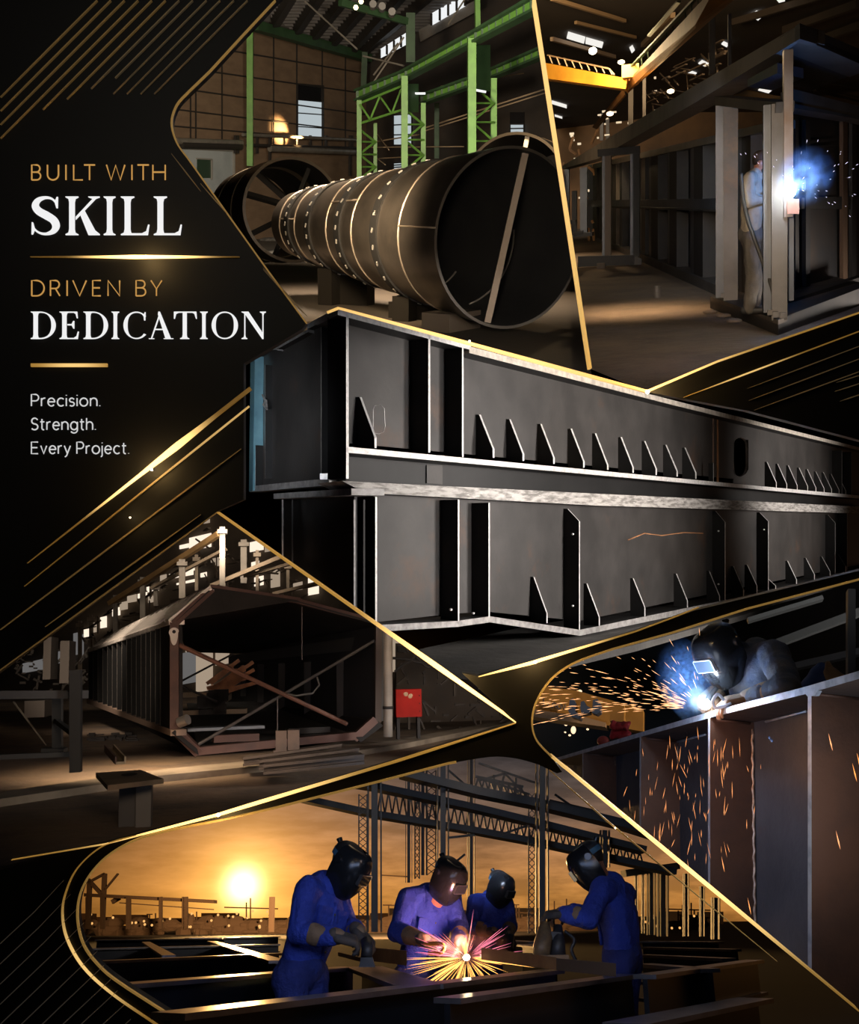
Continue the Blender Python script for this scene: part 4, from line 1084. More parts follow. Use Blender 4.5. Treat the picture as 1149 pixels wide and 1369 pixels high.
# the box frame the man works in: one welded assembly of beams, posts and deck
BF = Thing(S2, 'steel_box_frame', 'tall open steel box frame with a man welding inside it, on a low base', 'frame', c0)
BF.part('base_beam', slab(VA, [(950, 396), (1041, 427), (1041, 448), (950, 412)], .25, 0, dVB), frame_d)
BF.part('base_beam', slab(VB, [(1040, 427), (1165, 380), (1165, 403), (1040, 448)], .25, 0, dVA), frame_d)
zt = VA(1040, 427).z
mb = MB(); mb.prism([S2.Z(x, y, zt) for x, y in ((951, 397), (1041, 428), (1165, 381), (1100, 366), (1010, 380))], Vector((0, 0, -.05))); BF.part('deck_plate', mb, mat('deck_dusty', (.10, .075, .055), .8, c2=(.05, .038, .03), scale=2))
BF.part('inner_rail', slab(VB, [(1055, 402), (1165, 366), (1165, 376), (1055, 412)], .15, .5), frame_d)
def post(T, name, x0, x1, y0, y1, d, m, dep=.2, lean=0):
    p, q = P2((x0 + x1) / 2, y1, d), P2((x0 + x1) / 2 + lean, y0, d)
    w = (x1 - x0) / F * d; mb = MB()
    u = Vector((w / 2, 0, 0)); v = Vector((0, dep, 0))
    mb.add([p - u, p + u, p + u + v, p - u + v, q - u, q + u, q + u + v, q - u + v], [[0, 1, 2, 3], [4, 5, 6, 7], [0, 1, 5, 4], [1, 2, 6, 5], [2, 3, 7, 6], [3, 0, 4, 7]])
    return T.part(name, mb, m)
dA, dB = VA(965, 400).y, VA(1036, 426).y
post(BF, 'post', 958, 968.5, 134, 398, dA - .05, frame_b); post(BF, 'post', 969, 986, 134, 403, dA - .1, frame_m)
post(BF, 'post', 1022, 1033, 140, 418, dB + .12, frame_b); post(BF, 'post', 1033.5, 1052, 138, 428, dB, frame_m)
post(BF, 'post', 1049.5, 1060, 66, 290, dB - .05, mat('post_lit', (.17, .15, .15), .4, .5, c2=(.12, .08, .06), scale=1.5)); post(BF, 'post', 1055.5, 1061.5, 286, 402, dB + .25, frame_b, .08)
for x, y, d, s in ((967, 398, dA - .14, .05), (1030, 421, dB - .02, .06), (1037, 424, dB - .06, .06), (1047, 425, dB - .06, .06)): BF.part('foot_bolt', MB().box(P2(x, y, d), s, s, .06), frame_m)
BF.part('head_beam', MB().bar(P2(966, 134, dA), P2(1050, 143, dB), .2, .11), frame_m)
BF.part('head_beam', slab(VB, [(1058, 118), (1165, 146), (1165, 164), (1058, 138)], .25, .3, dVA), frame_m)
BF.part('cover_plate', slab(VB, [(1060, 138), (1142, 155), (1142, 158), (1060, 144)], .3, .28, dVA), frame_b)  # bluish strip standing for arc light on the underside of the beam
# heavy top ring
dV2 = P2(1149, 65, tA.y * 1.16) - tA; dV2.z = 0
BF.part('top_beam', slab(VT, [(752, 222), (930, 114), (1071, 32), (1071, 51), (930, 137), (800, 212), (752, 226)], .45, 0, dV2), mat('top_beam_steel', (.26, .23, .20), .55, .2, c2=(.17, .15, .13), scale=1.2))
VT2 = vplane(S2, tA, P2(1149, 65, tA.y * 1.16))
BF.part('top_beam', slab(VT2, [(1071, 32), (1165, 72), (1165, 92), (1071, 51)], .45, 0, dVT), frame_m)
BF.part('corner_block', slab(VT2, [(1070, 31), (1093, 40), (1093, 59), (1070, 52)], .1, -.03, dVT), frame_m)
vt = (tB - tA); vt.z = 0; vt.normalize()
mb = MB(); q = [VT2(1071, 50), VT2(1165, 90), VT2(1165, 90) + vt * 2.6, VT2(1071, 50) + vt * 2.6]
mb.prism(q, Vector((0, 0, .06))); BF.part('roof_plate', mb, frame_d)
BF.part('lower_flange', slab(VT, [(1000, 106), (1040, 84), (1040, 98), (1000, 116)], .5, .02, dV2), mat('flange_blue_lit', (.10, .11, .13), .4, .5))  # bluish steel, blue light of the arc put into its colour
# back of the frame at right, dark plates with a mid rail
Vbk = Plane(S2, c0 + Vector((0, 3.0, 0)), VB.n)
BF.part('back_plate', slab(Vbk, [(1056, 150), (1165, 165), (1165, 378), (1056, 398)], .05), mat('back_plate', (.030, .029, .030), .5, .4, c2=(.055, .042, .034), scale=1.1, c3=(.10, .05, .022), s3=1.0, lo3=.64, hi3=.75))
BF.part('mid_rail', slab(Vbk, [(1072, 264), (1165, 262), (1165, 280), (1072, 279)], .06, -.08), frame_d)
for x0, x1 in ((1064, 1068), (1078, 1084), (1128, 1134), (1140, 1146)): BF.part('rib', slab(Vbk, [(x0, 160), (x1, 160), (x1, 385), (x0, 388)], .06, -.1), frame_d if x0 != 1128 else mat('rusty_rib', (.10, .055, .03), .7))
for y in (188, 196): BF.part('rail', slab(Vbk, [(1078, y), (1122, y - 4), (1122, y), (1078, y + 4)], .06, -.08), frame_d)
BF.part('tab_plate', MB().prism([P2(x, y, dB - .12) for x, y in ((1052, 266), (1069, 266), (1069, 286), (1053, 286))], Vector((0, .02, 0))), mat('rust_tab', (.22, .09, .06), .7, c2=(.15, .06, .04), scale=6), label='small rust red plate beside the arc')
# long ribbed panel wall beyond
PW = Thing(S2, 'ribbed_steel_panel', 'long ribbed steel panel wall running back to the left behind the man', 'panel', VW(858, 350))
PW.part('skin_plate', slab(VW, [(786, 221), (1030, 164), (1030, 392), (959, 392), (856, 348), (786, 321)], .04, .35), plate_b)
PW.part('top_rail', slab(VW, [(786, 221), (959, 180), (1030, 163), (1030, 174), (959, 190), (786, 227)], .3), frame_m)
PW.part('mid_rail', slab(VW, [(786, 268), (959, 266), (1030, 264.5), (1030, 282), (959, 281), (786, 276)], .2, .02), frame_b)
PW.part('mid_rail', slab(VW, [(800, 275), (959, 280), (959, 283), (800, 277)], .2, -.06), frame_d)
PW.part('base_rail', slab(VW, [(786, 315), (858, 340), (962, 383), (962, 397), (856, 351), (786, 321)], .3), frame_m)
for x0, x1, m_ in ((793, 798, frame_d), (802, 806, frame_d), (820, 824, frame_m), (829, 832, frame_b), (858, 863, frame_d), (868, 871, frame_b), (871, 880, frame_d), (893, 895.5, frame_b), (895.5, 905, frame_d), (924, 928, frame_b), (928, 940, frame_d), (988, 992, frame_b), (992, 1004, frame_d)):
    xm = (x0 + x1) / 2; yt = 221 - (xm - 786) * .237; yb = 318 + (xm - 786) * .40
    PW.part('rib', slab(VW, [(x0, yt + 6), (x1, yt + 5), (x1, yb), (x0, yb - 1)], .25, .08), m_)
# the portal at the left end
PF = Thing(S2, 'steel_portal_frame', 'low steel portal of posts on a floor beam, beside the ribbed panel', 'frame', G2(812, 356))
d1 = G2(812, 357).y
PF.part('base_beam', MB().prism([P2(x, y, d1) for x, y in ((773, 343), (848, 341), (848, 354), (773, 357))], Vector((0, .35, 0))), frame_d)
PF.part('base_beam', MB().prism([P2(x, y, d1 + .2) for x, y in ((848, 341), (858, 346), (858, 356), (848, 354))], Vector((0, .35, 0))), frame_m)
post(PF, 'post', 805.5, 809, 208, 342, d1 + .1, frame_b); post(PF, 'post', 809, 817, 208, 342, d1 + .1, mat('post_brown', (.12, .085, .06), .6, .3))
post(PF, 'post', 843, 847, 200, 343, d1 + .15, frame_b); post(PF, 'post', 847, 855, 200, 343, d1 + .15, frame_d)
PF.part('head_beam', MB().bar(P2(800, 205, d1 + .2), P2(856, 200, d1 + .2), .3, .18), frame_d)
for x0, x1, y0, y1, lab in ((776, 785, 224, 316, 'thin far post left of the portal'), (755, 761, 226, 300, 'thinnest far post beside the gold divider'), (765, 771, 255, 314, 'short dark far post between two thin ones')):
    T = Thing(S2, 'steel_post', lab, 'post', P2((x0 + x1) / 2, y1, 29)); post(T, 'shaft', x0, x1, y0, y1, 29, frame_b if x0 != 765 else frame_d)
    q = P2((x0 + x1) / 2, y1, 29); T.part('foot', MB().box(q + Vector((0, .1, 0)), .5, .5, .1), frame_d)
# loose bits on the floor
q = G2(879, 398); mb = MB().tube(q, q + Vector((0, 0, .19)), .062, n=14); mb.tube(q + Vector((0, 0, .19)), q + Vector((0, 0, .20)), .045, n=12)
one(S2, 'steel_can', 'small upright rusty can standing alone on the dirty floor', 'can', mb, mat('can_rust', (.15, .115, .085), .6, .3), smooth=True)
q = G2(804, 359); mb = MB().box(q, .20, .16, .14); one(S2, 'steel_block', 'small brown block on the floor before the portal beam', 'block', mb, mat('block_brown', (.10, .07, .05), .7))
for x, y in ((968, 424), (982, 431), (950, 419)):
    q = G2(x, y); mb = MB().ell(q + Vector((0, 0, .02)), .10, .07, .035, nu=8, nv=5); one(S2, 'dirt_clump', 'pale clump of dirt by the base of the tall box frame, ' + {968: 'largest', 982: 'nearest the corner', 950: 'farthest left'}[x], 'dirt', mb, mat('clump', (.15, .105, .07), .9))
# hall behind: roof, rear wall, crane, lamps
zc = 7.5
mb = MB(); mb.prism([S2.Z(x, y, zc) for x, y in ((690, 90), (690, -60), (1180, -60), (1180, 175), (1000, 175), (720, 175))], Vector((0, 0, .2))); struct(S2, 'ceiling_frames', mb, roof2)
wr = vplane(S2, P2(700, 270, 105), P2(1160, 270, 95))
mb = MB(); mb.prism([wr(x, y) for x, y in ((690, 330), (1180, 330), (1180, 150), (690, 150))], wr.n * .3); struct(S2, 'wall_far', mb, mat('hall_far_wall', (.20, .11, .05), .8, c2=(.07, .045, .03), scale=.12))
sky2 = glow('roof_light', (.95, .92, .86), .95)
def roof_light(n, pts, bars=True):
    mb = MB(); mb.prism([S2.Z(x, y, zc - .05) for x, y in pts], Vector((0, 0, -.05))); struct(S2, 'window_%d' % n, mb, sky2)
for n, pts in enumerate(([(760, 42), (783, 49), (781, 57), (758, 50)], [(784, 49.5), (807, 56), (805, 63), (783, 57)], [(738, 134), (758, 140), (758, 144), (738, 138)], [(742, 153), (752, 156), (752, 158), (742, 155)], [(1004, 20), (1012, 14), (1023, 18), (1014, 26)],
                         [(965, 58), (968, 55), (975, 58), (972, 62)], [(934, 84), (939, 80), (948, 84), (943, 88)], [(920, 97), (924, 94), (932, 97), (928, 100)], [(1014, 120), (1026, 108), (1040, 113), (1028, 124)], [(842, 63), (846, 60), (849, 66), (845, 70)], [(1038, -3), (1046, -6), (1050, 0), (1042, 2)])):
    roof_light(20 + n, pts)
for k, (a, b, w) in enumerate((((738, -2), (836, 28), .13), ((738, 52), (822, 76), .16), ((770, 30), (850, 50), .12), ((860, 60), (900, 20), .2), ((980, 30), (1149, -20), .25), ((1050, 40), (1149, 5), .3), ((1100, 52), (1149, 34), .3), ((1090, 120), (1149, 136), .2), ((1060, 100), (1149, 118), .2))):
    pa, pb = S2.Z(*a, zc - .25), S2.Z(*b, zc - .25)
    one(S2, 'purlin', 'thin roof purlin under the dark frame hall roof', 'purlin', MB().bar(pa, pb, w, w), tan if k < 4 else roof2, 'roof purlins of the frame hall')
mb = MB().ell(P2(793, 68, 34), .12, .12, .1); one(S2, 'high_bay_lamp', 'bright round lamp under the roof light of the frame hall', 'lamp', mb, glow('hall_lamp', (1, .82, .55), 22), smooth=True)
lamp(S2, 'POINT', P2(793, 71, 33.6), 420, (1, .72, .4), size=.2)
for k, (x, y, lab) in enumerate(((831, 83, 'orange lamp where the two crane beams nearly meet'), (816, 152, 'dim lamp low over the far wall of the frame hall'), (847, 186, 'small lamp above the portal'), (897, 122, 'white lamp between the crane rail and the top beam'))):
    mb = MB().ell(P2(x, y, 32), .10, .10, .06); one(S2, 'high_bay_lamp', 'small ' + lab, 'lamp', mb, glow('hall_lamp_small', (1, .78, .45), 7), smooth=True)
    lamp(S2, 'POINT', P2(x, y + 3, 31.8), 45, (1, .66, .3), size=.1)
# yellow bridge crane and its rail
CB = Thing(S2, 'bridge_crane', 'yellow overhead crane bridge with a railed walkway on top', 'crane', P2(785, 115, 36))
CB.part('girder', MB().prism([P2(x, y, d) for x, y, d in ((724, 83, 38), (839, 105, 34), (837, 119, 34), (724, 104, 38))], Vector((0, .8, 0))), yellow)
mb = MB()
seg(S2, None, (733, 74), (815, 92), 38, 35, 1.6, .08, mb); seg(S2, None, (815, 92), (822, 100), 35, 35, 1.6, .08, mb)
CB.part('handrail', mb, tan)
for k in range(9):
    x = 735 + 10 * k; CB.part('rail_post', seg(S2, None, (x, 75 + (x - 735) * .215), (x + 4, 85 + (x - 735) * .19), 37.5 - k * .3, 37.5 - k * .3, 1.3, .08), tan)
RL = Thing(S2, 'crane_rail_beam', 'long orange crane rail beam sloping up to the top edge, with a dark walkway rail', 'beam', P2(836, 120, 34))
RL.part('girder', MB().prism([P2(x, y, d) for x, y, d in ((834, 114, 36), (930, 10, 24), (960, -22, 22), (1000, -22, 22), (930, 33, 24), (838, 123, 36))], Vector((0, .5, 0))), orange_p)
RL.part('girder', MB().prism([P2(x, y, d) for x, y, d in ((792, 170, 52), (834, 118, 37), (836, 126, 37), (797, 172, 52))], Vector((0, .5, 0))), orange_p)
mb = MB(); seg(S2, None, (838, 96), (940, -12), 35, 24, 2.2, .1, mb); RL.part('handrail', mb, green_dk)
mb = MB(); seg(S2, None, (868, 48), (908, 2), 33, 27, 2.0, .1, mb); RL.part('conduit', mb, mat('pale_conduit', (.3, .33, .3), .5))
for k in range(12):
    t = k / 11; x, y = 842 + 92 * t, 106 - 100 * t
    RL.part('rail_post', seg(S2, None, (x, y + 2), (x - 1, y - 14), 35 - 11 * t, 35 - 11 * t, 1.4, .08), green_dk)
mb = MB().box(P2(844, 104, 34), .5, .5, .35); one(S2, 'crane_hoist', 'small bright yellow hoist box where bridge and rail meet', 'hoist', mb, mat('hoist_yellow', (.8, .5, .08), .5))
mb = MB().box(P2(838, 101, 34), .25, .4, .25); one(S2, 'hoist_motor', 'tiny pale blue motor beside the yellow hoist box', 'motor', mb, mat('pale_blue', (.3, .5, .55), .5))
CB2 = MB().prism([P2(x, y, 26) for x, y in ((980, 128), (1000, 120), (1050, 130), (1046, 141))], Vector((0, .5, 0))); one(S2, 'bridge_crane', 'short yellow crane girder seen through the top of the tall box frame', 'crane', CB2, yellow)
# columns and clutter against the far light
for x0, x1, y0, y1, d, lab in ((841, 847, 118, 196, 44, 'grey column under the meeting of the crane beams'), (803, 807, 152, 188, 60, 'far thin column above the portal'), (811, 815, 158, 190, 60, 'second far thin column above the portal'), (949, 956, 26, 100, 26, 'dark column standing behind the long top beam'), (974, 978, 20, 88, 26, 'thin dark column close to the middle roof lights'), (860, 864, 100, 170, 40, 'dark column right of the grey one')):
    mb = seg(S2, None, ((x0 + x1) / 2, y0), ((x0 + x1) / 2, y1), d, d, x1 - x0, .3); one(S2, 'hall_column', lab, 'column', mb, mat('col_grey', (.10, .085, .075), .6))
random.seed(3); mb = MB(); mg = MB()
for k in range(46):
    x = random.uniform(860, 960); y = 165 - (x - 860) * .62 - random.uniform(4, 52); L = random.uniform(8, 30); a = random.choice((-.55, -.5, .2, 1.5, .9))
    seg(S2, None, (x, y), (x + L * cos(a), y + L * sin(a) * .8), 48, 46, random.uniform(.8, 1.8), .1, mb)
one(S2, 'roof_clutter', 'tangle of thin steel and pipes hanging beyond the long top beam', 'pipes', mb, mat('clutter_brown', (.12, .085, .06), .6), stuff=True)
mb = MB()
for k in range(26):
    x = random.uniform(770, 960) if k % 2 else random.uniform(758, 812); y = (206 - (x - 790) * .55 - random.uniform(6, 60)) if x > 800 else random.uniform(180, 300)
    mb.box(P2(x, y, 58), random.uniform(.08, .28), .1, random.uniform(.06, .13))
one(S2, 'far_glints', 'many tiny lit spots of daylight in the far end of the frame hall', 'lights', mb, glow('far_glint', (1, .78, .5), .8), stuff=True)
mb = MB()
for k in range(26):
    x = random.uniform(750, 812); y = random.uniform(190, 312)
    mb.bar(P2(x, y, 55), P2(x + random.uniform(-9, 9), y + random.uniform(-24, 24), 55), .12, .12)
one(S2, 'far_machinery', 'blurred brown and orange machinery at the far end of the frame hall', 'machinery', mb, mat('far_orange', (.30, .15, .05), .7, c2=(.12, .06, .03), scale=.5), stuff=True)
# the arc
arc2 = P2(1057, 258, dB - .35)
mb = MB().ell(arc2, .05, .05, .05, nu=12, nv=8); one(S2, 'welding_arc', 'blinding blue-white welding arc on the post of the tall box frame', 'arc', mb, glow('arc_core', (.75, .88, 1.0), 300), smooth=True)
lamp(S2, 'POINT', arc2 + Vector((.02, -.10, .0)), 3.5, (.25, .45, 1.0), size=.03)
lamp(S2, 'POINT', arc2 + Vector((.25, .55, .25)), 40, (.12, .35, 1.0), size=.05)

def smoke(st, name, label, c, rx, ry, rz, dens, colr, glow_c, glow_s, nscale=6.0, rot=None, soft=1.0):
    """small cloud of fume, arc light put in as its own glow: thins out towards its rim"""
    mb = MB().ell(c, rx, ry, rz, rot, 20, 14)
    m = bpy.data.materials.new(name + '_fume'); m.use_nodes = True
    nt = m.node_tree; N = nt.nodes; L = nt.links; N.clear()
    out = N.new('ShaderNodeOutputMaterial'); pv = N.new('ShaderNodeVolumePrincipled'); L.new(pv.outputs[0], out.inputs['Volume'])
    tc = N.new('ShaderNodeTexCoord')
    gm = N.new('ShaderNodeVectorMath'); gm.operation = 'MULTIPLY_ADD'; L.new(tc.outputs['Generated'], gm.inputs[0]); gm.inputs[1].default_value = (2, 2, 2); gm.inputs[2].default_value = (-1, -1, -1)
    ln = N.new('ShaderNodeVectorMath'); ln.operation = 'LENGTH'; L.new(gm.outputs[0], ln.inputs[0])
    fr = N.new('ShaderNodeMapRange'); fr.interpolation_type = 'SMOOTHSTEP'; L.new(ln.outputs['Value'], fr.inputs[0]); fr.inputs[1].default_value = 1.0; fr.inputs[2].default_value = 0.0
    nz = N.new('ShaderNodeTexNoise'); nz.inputs['Scale'].default_value = nscale; nz.inputs['Detail'].default_value = 3; L.new(tc.outputs['Object'], nz.inputs['Vector'])
    nr = N.new('ShaderNodeMapRange'); L.new(nz.outputs['Fac'], nr.inputs[0]); nr.inputs[1].default_value = .38; nr.inputs[2].default_value = .68
    mu = N.new('ShaderNodeMath'); mu.operation = 'MULTIPLY'; L.new(fr.outputs[0], mu.inputs[0]); L.new(nr.outputs[0], mu.inputs[1])
    de = N.new('ShaderNodeMath'); de.operation = 'MULTIPLY'; L.new(mu.outputs[0], de.inputs[0]); de.inputs[1].default_value = dens
    L.new(de.outputs[0], pv.inputs['Density']); pv.inputs['Color'].default_value = tuple(colr) + (1,)
    em = N.new('ShaderNodeMath'); em.operation = 'MULTIPLY'; L.new(mu.outputs[0], em.inputs[0]); em.inputs[1].default_value = glow_s
    L.new(em.outputs[0], pv.inputs['Emission Strength']); pv.inputs['Emission Color'].default_value = tuple(glow_c) + (1,)
    o = one(st, name, label, 'smoke', mb, m, smooth='all', clip=False, stuff=True)
    return o
def streak(mb, p, d, L, r):
    d = d.normalized(); x = d.orthogonal().normalized(); y = d.cross(x); q = p + d * L * .6
    mb.add([p, q + x * r, q + y * r, q - x * r, q - y * r, p + d * L], [[0, 1, 2], [0, 2, 3], [0, 3, 4], [0, 4, 1], [5, 2, 1], [5, 3, 2], [5, 4, 3], [5, 1, 4]])
smoke(S2, 'welding_fume', 'blue self-glowing fume curling up from the arc in the tall box frame', arc2 + Vector((.14, .05, .16)), .34, .26, .34, 3.0, (.5, .7, 1.0), (.03, .20, 1.0), 5.0, 8.0)
random.seed(11); mb = MB()
for k in range(46):
    a = random.uniform(-.9, 2.2); r = random.uniform(.08, .85); p = arc2 + Vector((r * cos(a), random.uniform(-.2, .3), r * sin(a) * .55 + .05))
    streak(mb, p, Vector((cos(a), 0, sin(a))), random.uniform(.01, .04), .003)
one(S2, 'welding_sparks', 'scattered pale blue and orange sparks flying right of the arc', 'sparks', mb, glow('spark_blue', (.8, .75, 1.0), 2.0), stuff=True)

# ------------------------------------------------------------------ box section hall (left window)
G4, P4 = S4.G, S4.P
rust_red = mat('red_primer_rust', (.105, .048, .034), .65, .1, c2=(.066, .032, .024), scale=1.6, c3=(.17, .085, .055), s3=1.4, lo3=.6, hi3=.72)
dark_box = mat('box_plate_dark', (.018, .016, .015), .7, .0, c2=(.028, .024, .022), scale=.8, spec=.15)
rib_edge = mat('rib_lit_edge', (.85, .75, .64), .4, .5, c2=(.6, .5, .42), scale=5)  # pale edge, the light catching the ribs put into its colour
floor4 = mat('box_hall_floor', (.155, .098, .055), .85, c2=(.085, .055, .034), scale=.5, c3=(.05, .035, .025), s3=.8, lo3=.5, hi3=.7, bump=.4, bscale=5)
grey4 = mat('grey_column', (.26, .22, .18), .6, c2=(.15, .125, .10), scale=1.0)
tan4 = mat('tan_hall_steel', (.30, .23, .16), .6, c2=(.18, .13, .09), scale=.8)
mb = MB(); mb.prism([G4(*p) for p in ((-10, 912), (700, 912), (700, 985), (520, 1040), (240, 1120), (-30, 1190), (-30, 1000))], Vector((0, 0, -.2))); struct(S4, 'floor_box_hall', mb, floor4)
# far end of the hall: bright glazing between columns, crane beams, trusses
wf = vplane(S4, P4(-20, 890, 75), P4(720, 890, 62))
mb = MB(); mb.prism([wf(x, y) for x, y in ((-30, 925), (720, 925), (720, 640), (-30, 640))], wf.n * .3); struct(S4, 'wall_box_hall', mb, mat('box_hall_wall', (.11, .08, .055), .8, c2=(.04, .03, .024), scale=.12, lo=.4, hi=.6))
lit4 = glow('hall_glazing', (1.0, .84, .66), 1.1); lit4d = glow('hall_glazing_dim', (.85, .66, .48), .42); lit4g = glow('hall_glazing_grey', (.55, .53, .52), .22)
random.seed(5)
wins = [(253, 714, 282, 736, lit4), (240, 727, 252, 734, lit4), (263, 720, 280, 728, lit4), (282, 744, 300, 752, lit4d), (226, 762, 258, 774, lit4), (236, 775, 262, 782, lit4), (250, 756, 264, 764, lit4), (288, 748, 300, 757, lit4d), (334, 722, 352, 738, lit4), (336, 750, 346, 757, lit4), (354, 728, 362, 738, lit4d),
        (196, 782, 212, 792, lit4), (184, 792, 196, 800, lit4), (198, 796, 208, 806, lit4d), (214, 768, 222, 778, lit4d), (150, 812, 160, 824, lit4), (160, 804, 170, 816, lit4d), (134, 824, 142, 840, lit4), (122, 832, 130, 846, lit4d), (112, 840, 118, 852, lit4), (106, 848, 111, 880, lit4g), (98, 846, 103, 876, lit4g), (340, 770, 352, 784, lit4), (362, 760, 374, 786, lit4d),
        (412, 770, 426, 782, lit4), (412, 784, 426, 796, lit4), (392, 778, 404, 790, lit4d), (268, 765, 276, 772, lit4), (170, 795, 182, 806, lit4d), (272, 692, 280, 700, lit4d), (248, 852, 264, 872, lit4d), (262, 858, 284, 926, lit4d), (288, 862, 306, 890, lit4d), (244, 870, 262, 915, lit4g), (516, 842, 560, 900, lit4d), (508, 846, 514, 905, lit4d), (540, 852, 580, 880, lit4d), (60, 868, 100, 890, lit4g), (30, 880, 70, 900, lit4g)]
for k, (x0, y0, x1, y1, m_) in enumerate(wins):
    sk = (x1 - x0) * .18
    mb = MB().prism([wf(x, y, -.3) for x, y in ((x0, y0 + sk), (x1, y0 - sk * .3), (x1, y1 - sk), (x0, y1))], wf.n * .1); struct(S4, 'window_%d' % (50 + k), mb, m_)
def hcol(x0, x1, y0, y1, d, lab, m_=grey4):
    T = Thing(S4, 'hall_column', lab, 'column', P4((x0 + x1) / 2, y1, d))
    T.part('shaft', seg(S4, None, ((x0 + x1) / 2, y0), ((x0 + x1) / 2, y1), d, d, x1 - x0, .4), m_)
    T.part('bracket', seg(S4, None, (x0 - 3, y0 + 6), (x1 + 3, y0 + 6), d - .3, d - .3, 5, .4), m_)
for a in ((240, 247.5, 748, 800, 46, 'tall grey column directly above the sloping roof of the box section'), (294, 301, 705, 790, 42, 'tallest grey column under the peak of the window'), (188, 194, 772, 830, 50, 'grey column third from the peak'), (152, 157, 796, 850, 54, 'grey column fourth from the peak'), (206, 211, 780, 810, 52, 'thin tan column between two grey ones'),
          (120, 124, 822, 872, 58, 'thin column above the far end of the ribbed side'), (105, 109, 830, 900, 60, 'thin grey column left of the ribbed side'), (261, 265, 742, 790, 50, 'thin column right of the tall one'), (322, 330, 722, 780, 48, 'broad tan column right of the peak'), (342, 346, 736, 790, 48, 'thin tan column right of the broad one'), (383, 387, 752, 790, 48, 'short tan column by the slanting gold strip')):
    hcol(*a[:5], a[5], grey4 if a[1] - a[0] > 4.5 else tan4)
def beam4(nm, lab, a, b, d0, d1, w, m_, cat='beam'): one(S4, nm, lab, cat, seg(S4, None, a, b, d0, d1, w, .5), m_)
beam4('crane_rail_beam', 'orange-tan crane beam climbing to the peak of the window', (150, 805), (296, 712), 52, 44, 6, mat('ochre_beam', (.42, .25, .10), .6, c2=(.25, .14, .06), scale=.8))
beam4('crane_rail_beam', 'dim brown crane beam below the ochre one', (205, 785), (300, 735), 48, 46, 3.5, tan4)
beam4('roof_beam', 'tan beam running down right from the peak above the box roof', (286, 782), (382, 742), 46, 44, 5, tan4)
beam4('roof_beam', 'lower tan beam beside the slanting gold strip', (330, 770), (420, 745), 46, 44, 3.5, tan4)
beam4('roof_beam', 'tan beam rising left just over the box roof', (370, 793), (432, 778), 46, 44, 4, tan4)
mb = MB()
for k in range(95):
    x = random.uniform(100, 400); top = 690 + abs(x - 288) * .74 + 8; bot = 872 - (x - 100) * .42 if x < 283 else 796 + (x - 283) * .14
    if bot - top < 8: continue
    y = random.uniform(top, bot); L = random.uniform(6, 26); a = random.choice((-.6, -.55, .6, 1.57, 1.1, -.2, .1))
    seg(S4, None, (x, y), (x + L * cos(a), y + L * sin(a)), 55, 54, random.uniform(.9, 2.4), .15, mb)
one(S4, 'roof_trusses', 'dense tangle of brown roof trusses and rails against the bright glazing', 'truss', mb, mat('truss_brown', (.07, .05, .035), .7), stuff=True)
mb = MB()
for k in range(60):
    x = random.uniform(20, 116); y = random.uniform(872, 925); L = random.uniform(4, 20)
    seg(S4, None, (x, y), (x + L * random.choice((1, .2, .7)), y + random.choice((0, -L, L * .4))), 50, 50, random.uniform(.8, 3), .2, mb)
one(S4, 'far_stock', 'grey clutter of steel stock far down the hall left of the box section', 'steel stock', mb, mat('far_stock_grey', (.13, .11, .095), .7, c2=(.05, .045, .04), scale=.6), stuff=True)

# the box section itself
dF = G4(265, 1012).y; pl4 = lambda x, y, dd=0.0: P4(x, y, dF * (1 + (x - 232) / 270 * .05) + dd)
BX = Thing(S4, 'box_section', 'huge dark steel box section with a rust red portal face and a ribbed left side', 'box section', pl4(265, 1012))
def fbar(name, a, b, w, m_=rust_red, dep=.35, dd=0.0):
    p, q = pl4(*a, dd), pl4(*b, dd); mb = MB(); n = Vector((0, 1, 0)); t = (q - p).normalized(); s = t.cross(n).normalized() * (w / F * p.y / 2)
    mb.prism([p - s, p + s, q + s, q - s], n * dep); return BX.part(name, mb, m_)
fbar('portal_post', (233, 832), (233, 978), 11); fbar('portal_chord', (232, 834), (284, 787), 9.5); fbar('portal_chord', (281, 785), (402, 803), 8); fbar('portal_chord', (398, 803), (506, 832), 7)
fbar('portal_post', (507, 830), (506, 966), 8, mat('portal_brown', (.055, .036, .026), .7)); fbar('portal_chord', (503, 962), (474, 988), 10); fbar('portal_sill', (262, 1005), (476, 984), 10); fbar('portal_chord', (230, 972), (266, 1008), 12)
fbar('corner_plate', (268, 798), (286, 796), 8, rust_red, .2); 
dL = (P4(118, 890, 37) - pl4(228, 890)); VS = vplane(S4, pl4(228, 890), P4(118, 890, 37))
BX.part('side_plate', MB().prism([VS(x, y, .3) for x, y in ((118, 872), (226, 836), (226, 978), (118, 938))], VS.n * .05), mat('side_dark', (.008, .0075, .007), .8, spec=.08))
for k in range(16):
    t = k / 15; d = 1 / ((1 - t) / 37 + t / (dF * 1.015)); x = 118 + (214 - 118) * t
    y0, y1 = 870 - (x - 118) * .335, 937 + (x - 118) * .375
    p, q = VS(x, y1), VS(x, y0); tt = (VS(x + 1, y1) - p).normalized() * ((.9 + 1.3 * t) / F * p.y); n = VS.n * .3
    mb = MB(); mb.add([p, p + tt, q + tt, q, p + n, p + tt + n, q + tt + n, q + n], [[0, 1, 2, 3], [4, 5, 6, 7], [0, 1, 5, 4], [3, 2, 6, 7], [0, 3, 7, 4], [1, 2, 6, 5]], [1, 0, 0, 0, 0, 0])
    BX.part('side_rib', mb, [mat('rib_shade_face', (.006, .0055, .005), .8, spec=.08), rib_edge])  # near-black faces, shade between the ribs put into the colour
BX.part('side_rib', MB().prism([VS(x, y, .02) for x, y in ((216, 836), (227, 832), (227, 976), (216, 974))], VS.n * .25), dark_box)
